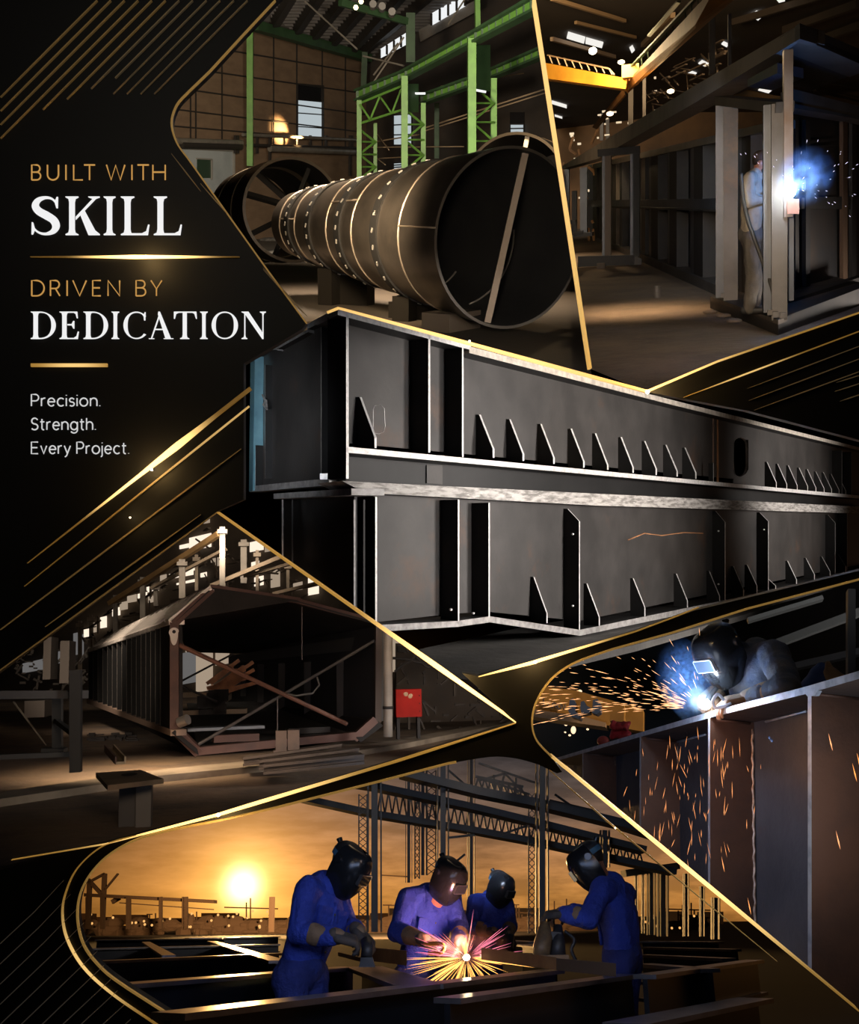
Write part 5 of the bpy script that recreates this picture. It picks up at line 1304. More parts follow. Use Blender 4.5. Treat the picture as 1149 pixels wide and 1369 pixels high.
BX.part('eaves_edge', MB().prism([VS(x, y, -.02) for x, y in ((117, 868), (214, 834), (222, 828), (226, 829), (226, 835), (216, 838), (117, 872))], VS.n * .3), rib_edge)
BX.part('lower_edge', MB().prism([VS(x, y, -.02) for x, y in ((116, 934), (228, 976), (228, 984), (116, 940))], VS.n * .3), mat('lower_rust_edge', (.20, .13, .09), .6))
# sloping upper side: ridge runs parallel to the eaves
rn, rf_ = pl4(283, 786), P4(136, 856, 37); en, ef = VS(227, 832), VS(118, 870)
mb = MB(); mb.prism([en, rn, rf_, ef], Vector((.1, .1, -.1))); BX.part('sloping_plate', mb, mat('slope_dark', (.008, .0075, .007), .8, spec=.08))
BX.part('ridge_edge', MB().bar(rn, rf_, .10, .10), rib_edge)
for k in range(20):
    t = k / 19.5; w = t * .93 / (t * .93 + (1 - t) * 1.75)     # even spacing in depth
    a, b = en.lerp(ef, w), rn.lerp(rf_, w); up_ = (rn - en).cross(ef - en).normalized()
    if up_.z < 0: up_ = -up_
    mb = MB(); mb.bar(a + up_ * .03, b + up_ * .03, .035, .06, up_); BX.part('roof_rib', mb, mat('roof_rib_steel', (.30, .26, .22), .45, .4))
# underside slope, floor plate, inner right wall, roof inside
lo_n, lo_f = pl4(266, 1010), P4(150, 952, 37); ln_, lf_ = VS(230, 980), VS(118, 938)
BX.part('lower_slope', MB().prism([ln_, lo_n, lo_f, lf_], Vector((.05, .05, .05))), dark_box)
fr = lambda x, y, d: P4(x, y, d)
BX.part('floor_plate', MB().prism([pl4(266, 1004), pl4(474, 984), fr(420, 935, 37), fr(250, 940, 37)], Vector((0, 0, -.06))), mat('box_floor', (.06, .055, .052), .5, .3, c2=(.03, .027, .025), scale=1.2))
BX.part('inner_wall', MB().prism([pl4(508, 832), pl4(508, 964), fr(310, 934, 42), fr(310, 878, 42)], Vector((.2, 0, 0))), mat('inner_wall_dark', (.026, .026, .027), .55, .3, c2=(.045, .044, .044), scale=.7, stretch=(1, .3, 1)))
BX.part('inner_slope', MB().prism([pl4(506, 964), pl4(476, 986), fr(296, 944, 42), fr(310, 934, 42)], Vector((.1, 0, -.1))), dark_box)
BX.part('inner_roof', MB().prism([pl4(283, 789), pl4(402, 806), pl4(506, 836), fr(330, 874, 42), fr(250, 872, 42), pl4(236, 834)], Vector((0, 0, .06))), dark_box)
BX.part('inner_ledge', MB().bar(fr(310, 882, 41), pl4(500, 858, 1.0), .25, .3), mat('ledge_grey', (.09, .088, .086), .5, .4))
for k in range(5): 
    t = .12 + k * .18; p = fr(312, 890, 41).lerp(pl4(505, 880), t); BX.part('inner_rib', MB().bar(p, p + Vector((0, 0, -1.0 - t * .8)), .12, .2), dark_box)
# braces in the mouth
def brace(a, b, w, m_, lab=None, dd=.1):
    p, q = pl4(*a, dd), pl4(*b, dd); mb = MB().tube(p, q, w / 2 / F * p.y, n=8); return BX.part('brace', mb, m_, label=lab, smooth=True)
brace((239, 862), (464, 968), 6, mat('brace_rust', (.17, .072, .045), .6, c2=(.11, .05, .034), scale=2), 'rust red diagonal brace')
brace((264, 996), (502, 856), 4.2, mat('brace_grey', (.10, .085, .075), .5, .3), 'grey diagonal brace', .35)
brace((240, 912), (312, 874), 2.6, dark_box, None, 3); brace((240, 916), (290, 938), 3, dark_box, None, 3); brace((404, 806), (404, 882), 1.6, mat('rod_grey', (.12, .10, .09), .5), None, .5)
brace((371, 932), (371, 984), 1.4, MATS['rod_grey'], None, .3)
# pear-shaped lug on the left post
mb = MB(); c = pl4(233, 846, -.03); mb.loft([[c + Vector((.10 * cos(a) * (1.0 if sin(a) > 0 else .75), e, .10 * sin(a) if sin(a) > 0 else .24 * sin(a))) for a in [2 * pi * i / 20 for i in range(20)]] for e in (0, -.03)], 0, True, True); lug = BX.part('lug', mb, mat('pale_lug', (.62, .55, .48), .5), label='pale teardrop lug with a dark hole')
BX.part('lug_hole', MB().tube(c + Vector((0, -.05, .02)), c + Vector((0, -.02, .02)), .035, n=12), dark_box, parent=lug)
mb = MB().path([pl4(424, 905, .4), pl4(427, 916, .4), pl4(418, 927, .4), pl4(396, 930, .4), pl4(380, 927, .4)], .02, 6); one(S4, 'hanging_cable', 'thin loose cable looping from the grey brace of the box section', 'cable', mb, mat('cable_grey', (.10, .09, .08), .6))
# things inside the box
for (x, y, sx, sy, sz, lab, m_) in ((300, 975, 1.6, .6, .06, 'pale grey sheet lying on the floor of the box section', mat('pale_sheet', (.22, .23, .25), .5)), (315, 991, .9, .3, .14, 'short brown offcut on the sill of the box section', rust_red), (412, 980, .9, .3, .12, 'dark plank lying inside the box section', dark_box)):
    q = P4(x, y, dF + 2.0 if y < 985 else dF + .8); mb = MB().box(q, sx, sy, sz, Matrix.Rotation(.2, 3, 'Z')); one(S4, 'offcut', lab, 'offcut', mb, m_)
mb = MB(); random.seed(9)
for k in range(14):
    p = P4(276 + random.uniform(0, 28), 925 - k * .9 + random.uniform(0, 10), dF + 6); mb.bar(p, p + Vector((random.uniform(.5, 1.1), 0, random.uniform(.2, .6))), .09, .09)
one(S4, 'scrap_heap', 'heap of orange rusty strips inside the left of the box section', 'scrap', mb, mat('orange_scrap', (.42, .15, .04), .6, c2=(.2, .07, .02), scale=3), stuff=True)
mb = MB(); 
for k in range(10): mb.box(P4(280 + random.uniform(-4, 22), 945 + random.uniform(-10, 10), dF + 5.5), random.uniform(.2, .6), .3, random.uniform(.1, .3))
one(S4, 'machine', 'black machine under the orange scrap in the box section', 'machine', mb, dark_box)
for (x, y, w, lab) in ((248, 932, 2.2, 'pale low bench behind the box section post'), (262, 955, 2.6, 'tan plank trestle inside the left of the box section')):
    q = P4(x, y, dF + 7); mb = MB().box(q, w, .8, .12); one(S4, 'plank', lab, 'plank', mb, mat('tan_plank', (.26, .19, .12), .7))
q = P4(240, 966, dF - .3); mb = MB().tube(q, q + Vector((.16, -.1, .06)), .10, n=16); one(S4, 'steel_drum', 'small shiny drum at the foot of the left portal post', 'drum', mb, mat('shiny_drum', (.45, .42, .40), .3, .8), smooth=True)
# right of the box: round column, red cabinet, cables
q0, q1 = P4(519, 985, 21), P4(519, 842, 21); T = Thing(S4, 'pipe_column', 'grey round pipe column between the box section and the red cabinet', 'column', q0)
T.part('shaft', MB().tube(q0, q1, 6.2 / F * 21, n=18), grey4, smooth=True); T.part('collar', MB().tube(P4(519, 948, 21), P4(519, 944, 21), 7.4 / F * 21, n=18), dark_box, smooth=True)
q = P4(545.5, 958, 22); T = Thing(S4, 'tool_cabinet', 'bright red steel cabinet standing right of the round column', 'cabinet', q)
wR, hR = 34 / F * 22, 36 / F * 22
red = mat('cabinet_red', (.26, .012, .008), .7, c2=(.20, .009, .006), scale=2, spec=.1)
T.part('body', MB().box(q, wR, .4, hR), red)
for k in range(3): T.part('bolt', MB().ell(q + Vector((wR * .42, -.21, hR * (.2 + .28 * k))), .012, .012, .012, nu=8, nv=6), dark_box)
sm = MB()
for a in range(6): sm.ell(q + Vector((random.uniform(-.07, .07), -.2, hR * .78 + random.uniform(-.06, .06))), .045, .01, .035, nu=8, nv=6)
T.part('sticker', sm, mat('sticker_tan', (.35, .22, .12), .6))
T.part('leg', MB().box(q + Vector((-wR * .4, 0, -.45)), .06, .2, .45), dark_box); T.part('leg', MB().box(q + Vector((wR * .4, 0, -.45)), .06, .2, .45), dark_box)
for k, (pts, r, lab) in enumerate((([(512, 880), (530, 880), (548, 882), (562, 886), (572, 884)], .03, 'black hose looping from the round column towards the gold strip'), ([(528, 898), (540, 888), (549, 884), (556, 874)], .03, 'black hose curling above the red cabinet'), ([(552, 866), (560, 880), (572, 892), (578, 884), (570, 872)], .03, 'tangled cable coil above the red cabinet'))):
    one(S4, 'hose', lab, 'hose', MB().path(crom([P4(x, y, 22.5) for x, y in pts], 5), r, 6), dark_box)
mb = MB().box(P4(537, 872, 24), .18, .1, .14); one(S4, 'switch_box', 'small black box on the pale wall above the red cabinet', 'box', mb, dark_box)
mb = MB()
for k in range(70):
    x = random.uniform(528, 675); y = random.uniform(max(855, 862 + (x - 560) * .75), 982); L = random.uniform(4, 22); a = random.choice((0, 1.57, .7, -.7, 1.2))
    seg(S4, None, (x, y), (x + L * cos(a), y + L * sin(a)), 27, 27, random.uniform(1, 3.4), .1, mb)
one(S4, 'workshop_clutter', 'brown clutter of frames and stock right of the red cabinet', 'clutter', mb, mat('clutter_dark_brown', (.075, .053, .036), .7, c2=(.035, .026, .02), scale=1), stuff=True)
mb = MB(); mb.prism([P4(x, y, 30) for x, y in ((530, 985), (690, 985), (690, 860), (530, 860))], Vector((0, .2, 0))); struct(S4, 'wall_box_right', mb, mat('brown_back_wall', (.10, .07, .045), .8, c2=(.04, .03, .022), scale=.35))
# foreground stock: pile of channels, blocks, slab edge, stump table, trestle
def chan(a, b, h, d, lab, dep=.5, m_=None):
    p, q = P4(*a, d), P4(*b, d * .985); hh = h / F * d; mb = MB()
    mb.add([p, q, q + Vector((0, 0, hh)), p + Vector((0, 0, hh)), p + Vector((0, dep, 0)), q + Vector((0, dep, 0)), q + Vector((0, dep, hh)), p + Vector((0, dep, hh))], [[0, 1, 2, 3], [4, 5, 6, 7], [0, 1, 5, 4], [3, 2, 6, 7], [0, 3, 7, 4], [1, 2, 6, 5]])
    for s in (0, 1): mb.bar(p + Vector((0, -.05, hh * s)), q + Vector((0, -.05, hh * s)), .12, .04)
    one(S4, 'steel_channel', lab, 'channel', mb, m_ or mat('channel_brown', (.085, .062, .045), .6, .2, c2=(.05, .037, .028), scale=2), 'steel channels on the floor in front of the box section')
chan((326, 1022), (457, 1004), 8, 17.0, 'rearmost steel channel of the floor pile before the box section'); chan((347, 1027), (480, 1011), 9, 16.2, 'middle steel channel of the floor pile before the box section'); chan((353, 1033), (487, 1019), 9, 15.4, 'front steel channel of the floor pile before the box section')
for x0, x1, y0, y1, lab in ((369, 383, 978, 1003, 'brown block standing left on the channel pile'), (385, 400, 977, 1002, 'brown block standing right on the channel pile'), (366, 384, 1003, 1007, 'flat block lying under the standing blocks')):
    d = 17.2; p = P4((x0 + x1) / 2, y1, d); mb = MB().box(p, (x1 - x0) / F * d, .2, (y1 - y0) / F * d); one(S4, 'steel_block', lab, 'block', mb, mat('block_rust', (.10, .065, .045), .7, c2=(.06, .04, .03), scale=4))
mb = MB(); e = [(-20, 1082), (150, 1056), (215, 1046), (350, 1032), (545, 1000), (680, 972)]
for a, b in zip(e, e[1:]): mb.prism([G4(*a), G4(*b), G4(*b) + Vector((0, 1.1, 0)), G4(*a) + Vector((0, 1.1, 0))], Vector((0, 0, .10)))
struct(S4, 'trim_floor_slab', mb, mat('slab_edge', (.17, .13, .09), .85, c2=(.10, .075, .05), scale=1.2))
q = P4(176, 1098, 11.5); T = Thing(S4, 'plate_table', 'flat square plate with an oval hole on a thick stump in the foreground', 'table', q)
top = [P4(x, y, d) for x, y, d in ((128, 1033, 12.4), (190, 1030, 13.0), (219, 1041, 11.9), (144, 1050, 11.0))]; zt = sum(p.z for p in top) / 4
top = [S4.Z(x, y, zt) for x, y in ((128, 1033), (188, 1029), (219, 1041), (144, 1050))]
T.part('top', MB().prism(top, Vector((0, 0, -.05))), mat('plate_tan', (.16, .115, .075), .6, .2, c2=(.09, .065, .045), scale=3))
c = S4.Z(173, 1035.5, zt + .004); T.part('oval_hole', MB().prism([c + Vector((.085 * cos(t), .16 * sin(t), 0)) for t in [2 * pi * i / 20 for i in range(20)]], Vector((0, 0, .004))), dark_box)
c2_ = S4.Z(175, 1042, zt - .05); T.part('stump', MB().box(c2_ + Vector((0, 0, -.62)), .22, .22, .6), mat('stump_dark', (.05, .042, .036), .7)); T.part('stump', MB().box(c2_ + Vector((.16, -.1, -.62)), .16, .2, .6), mat('stump_grey', (.10, .085, .072), .7))
black_t = mat('trestle_black', (.012, .011, .0105), .6, c2=(.02, .018, .016), scale=2)
T = Thing(S4, 'steel_trestle', 'black steel trestle with two uprights at the dark left edge', 'trestle', P4(101, 1030, 12.5))
T.part('upright', seg(S4, None, (101.5, 896), (101.5, 1032), 12.4, 12.4, 13.5, .14), black_t); T.part('upright', seg(S4, None, (77, 928), (77, 1012), 13.6, 13.6, 11, .14), black_t)
T.part('top_beam', seg(S4, None, (-10, 929), (116, 928), 12.2, 12.6, 10, .16), black_t); T.part('rung', seg(S4, None, (76, 964), (98, 981), 13.5, 12.5, 5, .08), black_t); T.part('foot', seg(S4, None, (58, 1004), (88, 1004), 13.6, 13.6, 8, .3), black_t)
T.part('stay', seg(S4, None, (18, 938), (62, 996), 13.6, 13.6, 1.6, .04), mat('stay_brown', (.10, .075, .05), .5)); T.part('rail', seg(S4, None, (0, 1012), (95, 1008), 13, 13.2, 6, .1), black_t)
for k, (x0, x1, y, lab) in enumerate(((38, 64, 950, 'low dim table seen under the trestle beam'), (62, 72, 900, 'dark stack behind the trestle'), (84, 96, 905, 'black block behind the taller trestle upright'))):
    mb = MB().box(P4((x0 + x1) / 2, y + 8, 24), (x1 - x0) / F * 22, .8, .35 if k == 0 else .9); one(S4, 'stock_stack', lab, 'stack', mb, mat('dim_brown', (.06, .048, .038), .8))
p, q = P4(146, 1003, 14.6), P4(161, 1020, 13.4); T = Thing(S4, 'channel_offcut', 'short pale open channel lying alone on the brown floor', 'offcut', p)
T.part('web', MB().bar(p, q, .10, .03), mat('offcut_tan', (.34, .25, .15), .5, .2)); T.part('lip', MB().bar(p + Vector((.055, 0, .03)), q + Vector((.055, 0, .03)), .02, .09), MATS['offcut_tan']); T.part('lip', MB().bar(p + Vector((-.055, 0, .03)), q + Vector((-.055, 0, .03)), .02, .09), rust_red)
mb = MB()
for k in range(30):
    x = random.uniform(122, 178); y = random.uniform(980, 991); mb.box(G4(x, y), random.uniform(.05, .3), .12, random.uniform(.02, .1))
one(S4, 'floor_scrap', 'line of small scrap pieces on the floor beside the box section', 'scrap', mb, dark_box, stuff=True)

# ------------------------------------------------------------------ people
skin_m = mat('skin', (.36, .17, .10), .55, c2=(.30, .13, .075), scale=20)
skin_b = mat('body_under_clothes', (.30, .15, .09), .6)
hair_m = mat('dark_hair', (.018, .013, .010), .6)
blue_w = mat('work_blue_cloth', (.030, .062, .42), .8, c2=(.020, .042, .30), scale=6, bump=1.0, bscale=10)
blue_t = mat('work_blue_trousers', (.022, .036, .20), .85, c2=(.016, .027, .15), scale=6, bump=.9, bscale=9)
glove_m = mat('glove_suede', (.26, .165, .095), .85, c2=(.17, .105, .06), scale=14)
glove_d = mat('glove_dark', (.05, .043, .04), .8, c2=(.085, .06, .045), scale=18)
mask_m = mat('helmet_black', (.012, .013, .015), .22)
band_m = mat('headband_blue', (.06, .16, .26), .6)
lens_m = mat('dark_lens', (.02, .022, .024), .06)
frame_w = mat('lens_frame', (.05, .05, .05), .3)

def hand(mb, w, d, n, side, curl=.9, k=1.0, grip=None):
    """palm, four unequal bent fingers and a thumb off the side of the palm"""
    d = d.normalized(); n = (n - d * n.dot(d)).normalized(); s = d.cross(n) * side
    for o in (-.026, 0, .026): mb.cap(w + s * o * k, w + d * .082 * k + s * o * 1.15 * k, .024 * k, .021 * k, 8)
    for o, L in ((-.034, .058), (-.0115, .072), (.0115, .078), (.034, .070)):
        p = w + d * .088 * k + s * o * k; a = 0
        for j, f in enumerate((.45, .32, .23)):
            a += curl * (.62, .8, .6)[j]
            q = p + (d * cos(a) + n * sin(a)) * L * 1.15 * f * k
            mb.cap(p, q, (.0112 - .001 * j) * k, (.0104 - .001 * j) * k, 8); p = q
    p = w + d * .022 * k + s * .034 * k; a = 0
    for j, L in enumerate((.042, .034, .026)):
        v = (s * (.75 - .35 * j) + d * .7 + n * (.35 + .25 * j)).normalized(); q = p + v * L * k
        mb.cap(p, q, (.0145 - .002 * j) * k, (.013 - .002 * j) * k, 8); p = q
    return mb

def figure(st, name, label, J, face, headf, jacket, trousers, skin_head=True, k=1.0, hand_n=None, wr=.015, vox=.012, hat=None, gloves=True, cuff=True, curl=(.9, .9), hand_d=None, group=None):
    """J: joints in metres; face: way the chest looks; headf: way the face looks"""
    face = face.normalized(); f = headf.normalized()
    rgt = f.cross(UP).normalized(); u = rgt.cross(f).normalized()
    H = J['head']; foot = min(J['footL'].z, J['footR'].z)
    T = Thing(st, name, label, 'person', Vector((J['pelvis'].x, J['pelvis'].y, foot)), group)
    Rh = Matrix((rgt, f, u)).transposed()
    b = MB(); fl = (face, .72)
    b.ell(H + u * .015, .076 * k, .095 * k, .108 * k, Rh, 16, 12)                      # skull
    b.ell(H - u * .055 + f * .022, .056 * k, .070 * k, .066 * k, Rh, 12, 9)             # jaw
    b.cap(H + f * .096 * k + u * .01, H + f * .112 * k - u * .03, .010, .016, 8)         # nose
    b.cap(H + f * .088 * k - u * .062 - rgt * .018, H + f * .088 * k - u * .062 + rgt * .018, .010, .010, 8)   # mouth
    for s in (-1, 1):
        b.ell(H + rgt * s * .078 * k - f * .008 - u * .012, .013, .026, .034, Rh, 8, 6)  # ears
        b.ell(H + rgt * s * .03 + f * .083 * k + u * .012, .013, .012, .009, Rh, 8, 6)   # eyes
    ch, pe = J['chest'], J['pelvis']
    b.cap(ch + (H - ch) * .25, H - u * .06 - f * .015, .062 * k, .056 * k)
    b.cap(pe, ch, .135 * k, .155 * k, 16, fl); b.cap(J['shL'], J['shR'], .062 * k, .062 * k)
    mid = (J['shL'] + J['shR']) / 2
    b.cap(ch, mid, .15 * k, .10 * k, 14, fl)
    for s in 'LR':
        b.cap(J['sh' + s], J['el' + s], .054 * k, .043 * k); b.cap(J['el' + s], J['wr' + s], .043 * k, .030 * k)
        b.cap(J['hip' + s], J['kn' + s], .088 * k, .060 * k); b.cap(J['kn' + s], J['foot' + s] + Vector((0, 0, .09)), .058 * k, .040 * k)
        b.cap(pe, J['hip' + s], .12 * k, .10 * k)
        hd = (hand_d or {}).get(s) or (J['wr' + s] - J['el' + s]); hn = (hand_n or {}).get(s) or Vector((0, 0, -1))
        if not gloves: hand(b, J['wr' + s], hd, hn, 1 if s == 'R' else -1, curl[0 if s == 'L' else 1])
        else: b.cap(J['wr' + s], J['wr' + s] + hd.normalized() * .07, .026, .022)
        tf = Vector((face.x, face.y, 0)).normalized()
        b.cap(J['foot' + s] + Vector((0, 0, .05)) - tf * .05, J['foot' + s] + Vector((0, 0, .035)) + tf * .15, .045, .035)
    T.part('body', remesh(b, .011, 3), skin_m, smooth='all')
    # jacket
    j = MB(); e = .020
    j.cap(pe + (ch - pe) * .12, ch, (.145 + e) * k, (.160 + e) * k, 18, fl); j.cap(ch, mid, (.155 + e) * k, (.105 + e) * k, 16, fl)
    j.cap(J['shL'] + (mid - J['shL']) * .08, J['shR'] + (mid - J['shR']) * .08, (.064 + e) * k, (.064 + e) * k)
    j.cap(mid, mid + (H - mid) * .22, (.085 + e) * k, .088 * k)
    for s in 'LR':
        j.cap(J['sh' + s], J['el' + s], (.060 + e) * k, (.050 + e) * k); j.cap(J['el' + s], J['el' + s] + (J['wr' + s] - J['el' + s]) * .86, (.051 + e) * k, (.036 + e) * k)
    jm = remesh(j, vox, 3, wr)
    jk = T.part('jacket', jm, jacket, smooth='all')
    up_t = (mid - pe).normalized(); rt = face.cross(up_t).normalized(); fr = up_t.cross(rt).normalized() * 1.0
    if fr.dot(face) < 0: fr = -fr
    # collar, front placket, two pockets with flaps, buttons
    cb = mid + (H - mid) * .24; ax_ = (H - mid).normalized(); cx = ax_.orthogonal().normalized(); cy = ax_.cross(cx); rr = []
    for h, r in ((-.012, .094), (.035, .082), (.048, .080), (.030, .074), (-.01, .080)):
        rr.append([cb + ax_ * h + (cx * cos(2 * pi * i / 24) + cy * sin(2 * pi * i / 24)) * r * k * (1 + .10 * ((cx * cos(2 * pi * i / 24) + cy * sin(2 * pi * i / 24)).dot(fr))) for i in range(24)])
    T.part('collar', MB().loft(rr + [rr[0]]), jacket, parent=jk, smooth='all')
    dep = lambda t: (.160 + e) * k * .72 + .006
    def on(t, sx): return pe + (mid - pe) * t + rt * sx + fr * dep(t)
    T.part('placket', MB().path([on(t, 0) for t in (.16, .35, .55, .75, .9)], [.014] * 5, 6), jacket, parent=jk, smooth='all')
    for sx in (-.085, .085):
        c = on(.66, sx); R_ = Matrix((rt, fr, up_t)).transposed()
        pk = T.part('pocket', MB().box(c - up_t * .06, .105, .016, .12, R_), jacket, parent=jk)
        T.part('pocket_flap', MB().box(c + up_t * .035, .11, .024, .035, R_), jacket, parent=jk)
    for t in (.25, .42, .58, .74): T.part('button', MB().ell(on(t, 0) + fr * .012, .008, .008, .008, nu=8, nv=6), frame_w, parent=jk)
    # trousers
    t = MB()
    for s in 'LR':
        t.cap(pe, J['hip' + s], .145 * k, .118 * k); t.cap(J['hip' + s], J['kn' + s], .105 * k, .080 * k); t.cap(J['kn' + s], J['foot' + s] + Vector((0, 0, .07)), .080 * k, .066 * k)
    T.part('trousers', remesh(t, vox, 3, wr), trousers, smooth='all')
    for s in 'LR':
        m = MB(); tf = Vector((face.x, face.y, 0)).normalized(); p = J['foot' + s]
        m.cap(p + Vector((0, 0, .05)) - tf * .06, p + Vector((0, 0, .042)) + tf * .17, .052, .043); m.cap(p + Vector((0, 0, .05)), p + Vector((0, 0, .14)), .052, .052)
        T.part('boot', remesh(m, .014, 2), mat('boot_black', (.018, .015, .013), .6), smooth='all')
        if gloves:
            hd = (hand_d or {}).get(s) or (J['wr' + s] - J['el' + s]); hn = (hand_n or {}).get(s) or Vector((0, 0, -1))
            g = hand(MB(), J['wr' + s], hd, hn, 1 if s == 'R' else -1, curl[0 if s == 'L' else 1], 1.18)
            g.cap(J['wr' + s] - hd.normalized() * .03, J['wr' + s] + hd.normalized() * .02, .042, .036)
            gm = T.part('glove', remesh(g, .0062, 2), gloves if not isinstance(gloves, bool) else glove_d, smooth='all')
            if cuff:
                a_ = J['wr' + s]; bb = J['el' + s] + (a_ - J['el' + s]) * .42
                q = MB(); q.cap(a_, bb, .047, .066, 14); T.part('gauntlet', remesh(q, .009, 2, .003, 20), glove_m, parent=gm, smooth='all')
    hr = MB(); hr.ell(H + u * .03 - f * .018, .080 * k, .094 * k, .098 * k, Rh, 16, 12)
    T.part('hair', hr, hair_m, smooth='all')
    if hat: hat(T, H, f, u, rgt, Rh)
    return T

def helmet(lens=lens_m, frame=frame_w, raise_=0.0):
    def build(T, H, f, u, r, Rh):
        c = H + f * .012
        rows = ((.128, .050, .085), (.118, .078, .112), (.095, .100, .132), (.05, .116, .150), (0, .121, .156), (-.06, .118, .152), (-.115, .104, .138), (-.16, .080, .118), (-.185, .052, .095))
        rg = []
        for (h, w, d) in rows:
            o, i_ = [], []
            for kx in range(21):
                a = radians(-104 + 208 * kx / 20); sx, cy = sin(a), cos(a)
                sg = lambda v, p: abs(v) ** p * (1 if v >= 0 else -1)
                o.append(c + u * h + r * (w * sg(sx, .85)) + f * (d * sg(cy, .8)))
                i_.append(c + u * h + r * ((w - .007) * sg(sx, .85)) + f * ((d - .009) * sg(cy, .8)))
            rg.append(o + i_[::-1])
        hm = T.part('welding_helmet', MB().loft(rg, 0, True, True), mask_m, smooth=True)
        T.part('crown_cap', MB().ell(H + u * .062 - f * .012, .094, .112, .078, Rh, 18, 10), mat('helmet_crown', (.02, .02, .021), .5), parent=hm, smooth='all')
        R2 = Matrix.Rotation(-.14, 3, r) @ Rh if False else Rh
        def wp(x, z, y): return c + r * x + u * z + f * y
        # raised window: frame of four bars round a dark glass
        z0, z1, x_ = -.040, .022, .054
        for (xa, za, xb, zb) in ((-x_, z1, x_, z1), (-x_, z0, x_, z0)): T.part('lens_frame', MB().bar(wp(xa, za, .152), wp(xb, zb, .152), .010, .022, f), frame, parent=hm)
        for xs in (-x_, x_): T.part('lens_frame', MB().bar(wp(xs, z0, .152), wp(xs, z1, .152), .010, .022, f), frame, parent=hm)
        T.part('lens', MB().prism([wp(-x_, z0, .158), wp(x_, z0, .158), wp(x_, z1, .158), wp(-x_, z1, .158)], f * .006), lens, parent=hm)
        for s in (-1, 1):
            T.part('knob', MB().tube(H + r * s * .098 + u * .035, H + r * s * .135 + u * .035, .028, .024, 14), mask_m, parent=hm, smooth=True)
        T.part('top_knob', MB().tube(H + u * .085 - f * .105, H + u * .105 - f * .135, .016, .020, 12), mask_m, parent=hm, smooth=True)
        n = 28; rb = [[H + u * (.045 + hh) + r * (.090 + e) * cos(2 * pi * i / n) + f * ((.106 + e) * sin(2 * pi * i / n) - .012) for i in range(n)] for hh, e in ((-.018, 0), (-.018, .006), (.018, .006), (.018, 0))]
        T.part('headband', MB().loft(rb + [rb[0]]), band_m, parent=hm, smooth=True)
    return build

def joints(st, spec):
    return {k: st.P(*v) for k, v in spec.items()}

# ------------------------------------------------------------------ deck at sunset (bottom window)
P5, Z5, G5 = S5.P, S5.Z, S5.G
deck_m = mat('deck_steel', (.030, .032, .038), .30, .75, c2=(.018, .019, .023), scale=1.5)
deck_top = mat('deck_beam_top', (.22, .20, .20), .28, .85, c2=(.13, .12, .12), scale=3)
ground5 = mat('yard_ground', (.020, .016, .013), .8, c2=(.012, .010, .009), scale=.3)
tower_m = mat('tower_steel', (.045, .046, .050), .55, .4, c2=(.028, .028, .03), scale=.5)
far_m = mat('far_silhouette', (.030, .018, .010), .9)
haze_m = mat('far_city', (.10, .055, .028), .9, c2=(.05, .028, .016), scale=.05)  # brown city with the far haze put into its colour
mb = MB(); mb.prism([Vector((x, y, -S5.eye)) for x, y in ((-4.2, 4.3), (4.6, 4.3), (160, 430), (-160, 430))], Vector((0, 0, -.2))); struct(S5, 'floor_yard', mb, ground5)
zd = -.30
def deck_beam(lab, a, b, z=zd, w=.16, h=.34, group=None):
    p, q = Z5(*a, z), Z5(*b, z); T = Thing(S5, 'deck_beam', lab, 'beam', (p + q) / 2 - Vector((0, 0, h)), group)
    d = (q - p).normalized(); u = UP
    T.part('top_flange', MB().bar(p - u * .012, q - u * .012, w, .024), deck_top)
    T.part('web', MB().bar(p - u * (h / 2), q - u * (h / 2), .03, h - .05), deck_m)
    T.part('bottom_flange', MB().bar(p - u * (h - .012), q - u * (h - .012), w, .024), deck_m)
deck_beam('nearest steel beam at the very bottom edge of the sunset window', (330, 1372), (820, 1312), -.46, .14, .35)
deck_beam('short steel beam in the bottom left corner of the sunset window, second from its lower edge', (215, 1374), (345, 1357), -.46, .14, .3)
deck_beam('long steel beam under the welding sparks', (225, 1354), (740, 1296), zd, .16)
deck_beam('steel beam just in front of the leftmost man', (150, 1316), (470, 1292), zd, .18)
deck_beam('broad cross beam between the two left men', (487, 1292), (560, 1316), zd, .26)
deck_beam('steel beam running under the hands of the right man towards the lower right', (598, 1334), (842, 1302), zd - .02, .14)
deck_beam('dim beam at the lower right beyond the right man', (835, 1368), (1010, 1334), -.44, .22)
deck_beam('thin bright beam left of the leftmost man, second from the front', (120, 1285), (372, 1274), zd, .12)
deck_beam('thin bright beam left of the leftmost man, third from the front', (110, 1268), (372, 1262), zd, .14)
deck_beam('slanting beam crossing the bright ones left of the leftmost man', (283, 1258), (372, 1284), zd, .16)
deck_beam('short slanting beam far left on the deck', (195, 1259), (226, 1277), zd, .14)
deck_beam('far thin beam left of the leftmost man', (250, 1254), (372, 1252), zd, .3); deck_beam('faint far beam at the dark left end of the deck', (130, 1256), (300, 1254.5), zd, .3)
for a, b, lab in (((862, 1276), (975, 1281), 'upper of two bright beams right of the right man'), ((862, 1303), (1010, 1283), 'slanting bright beam right of the right man'), ((862, 1288), (950, 1295), 'middle bright beam right of the right man'), ((862, 1266), (985, 1269), 'far beam right of the right man'),
                  ((700, 1262), (735, 1266), 'far beam behind the small tool of the right man'), ((655, 1256), (720, 1259), 'far beam between the third man and the right man'), ((700, 1274), (742, 1278), 'near beam behind the small tool of the right man'), ((860, 1258), (960, 1259), 'farthest thin beam right of the right man')):
    deck_beam(lab, a, b, zd, .14 if a[1] > 1262 else .3, .25)
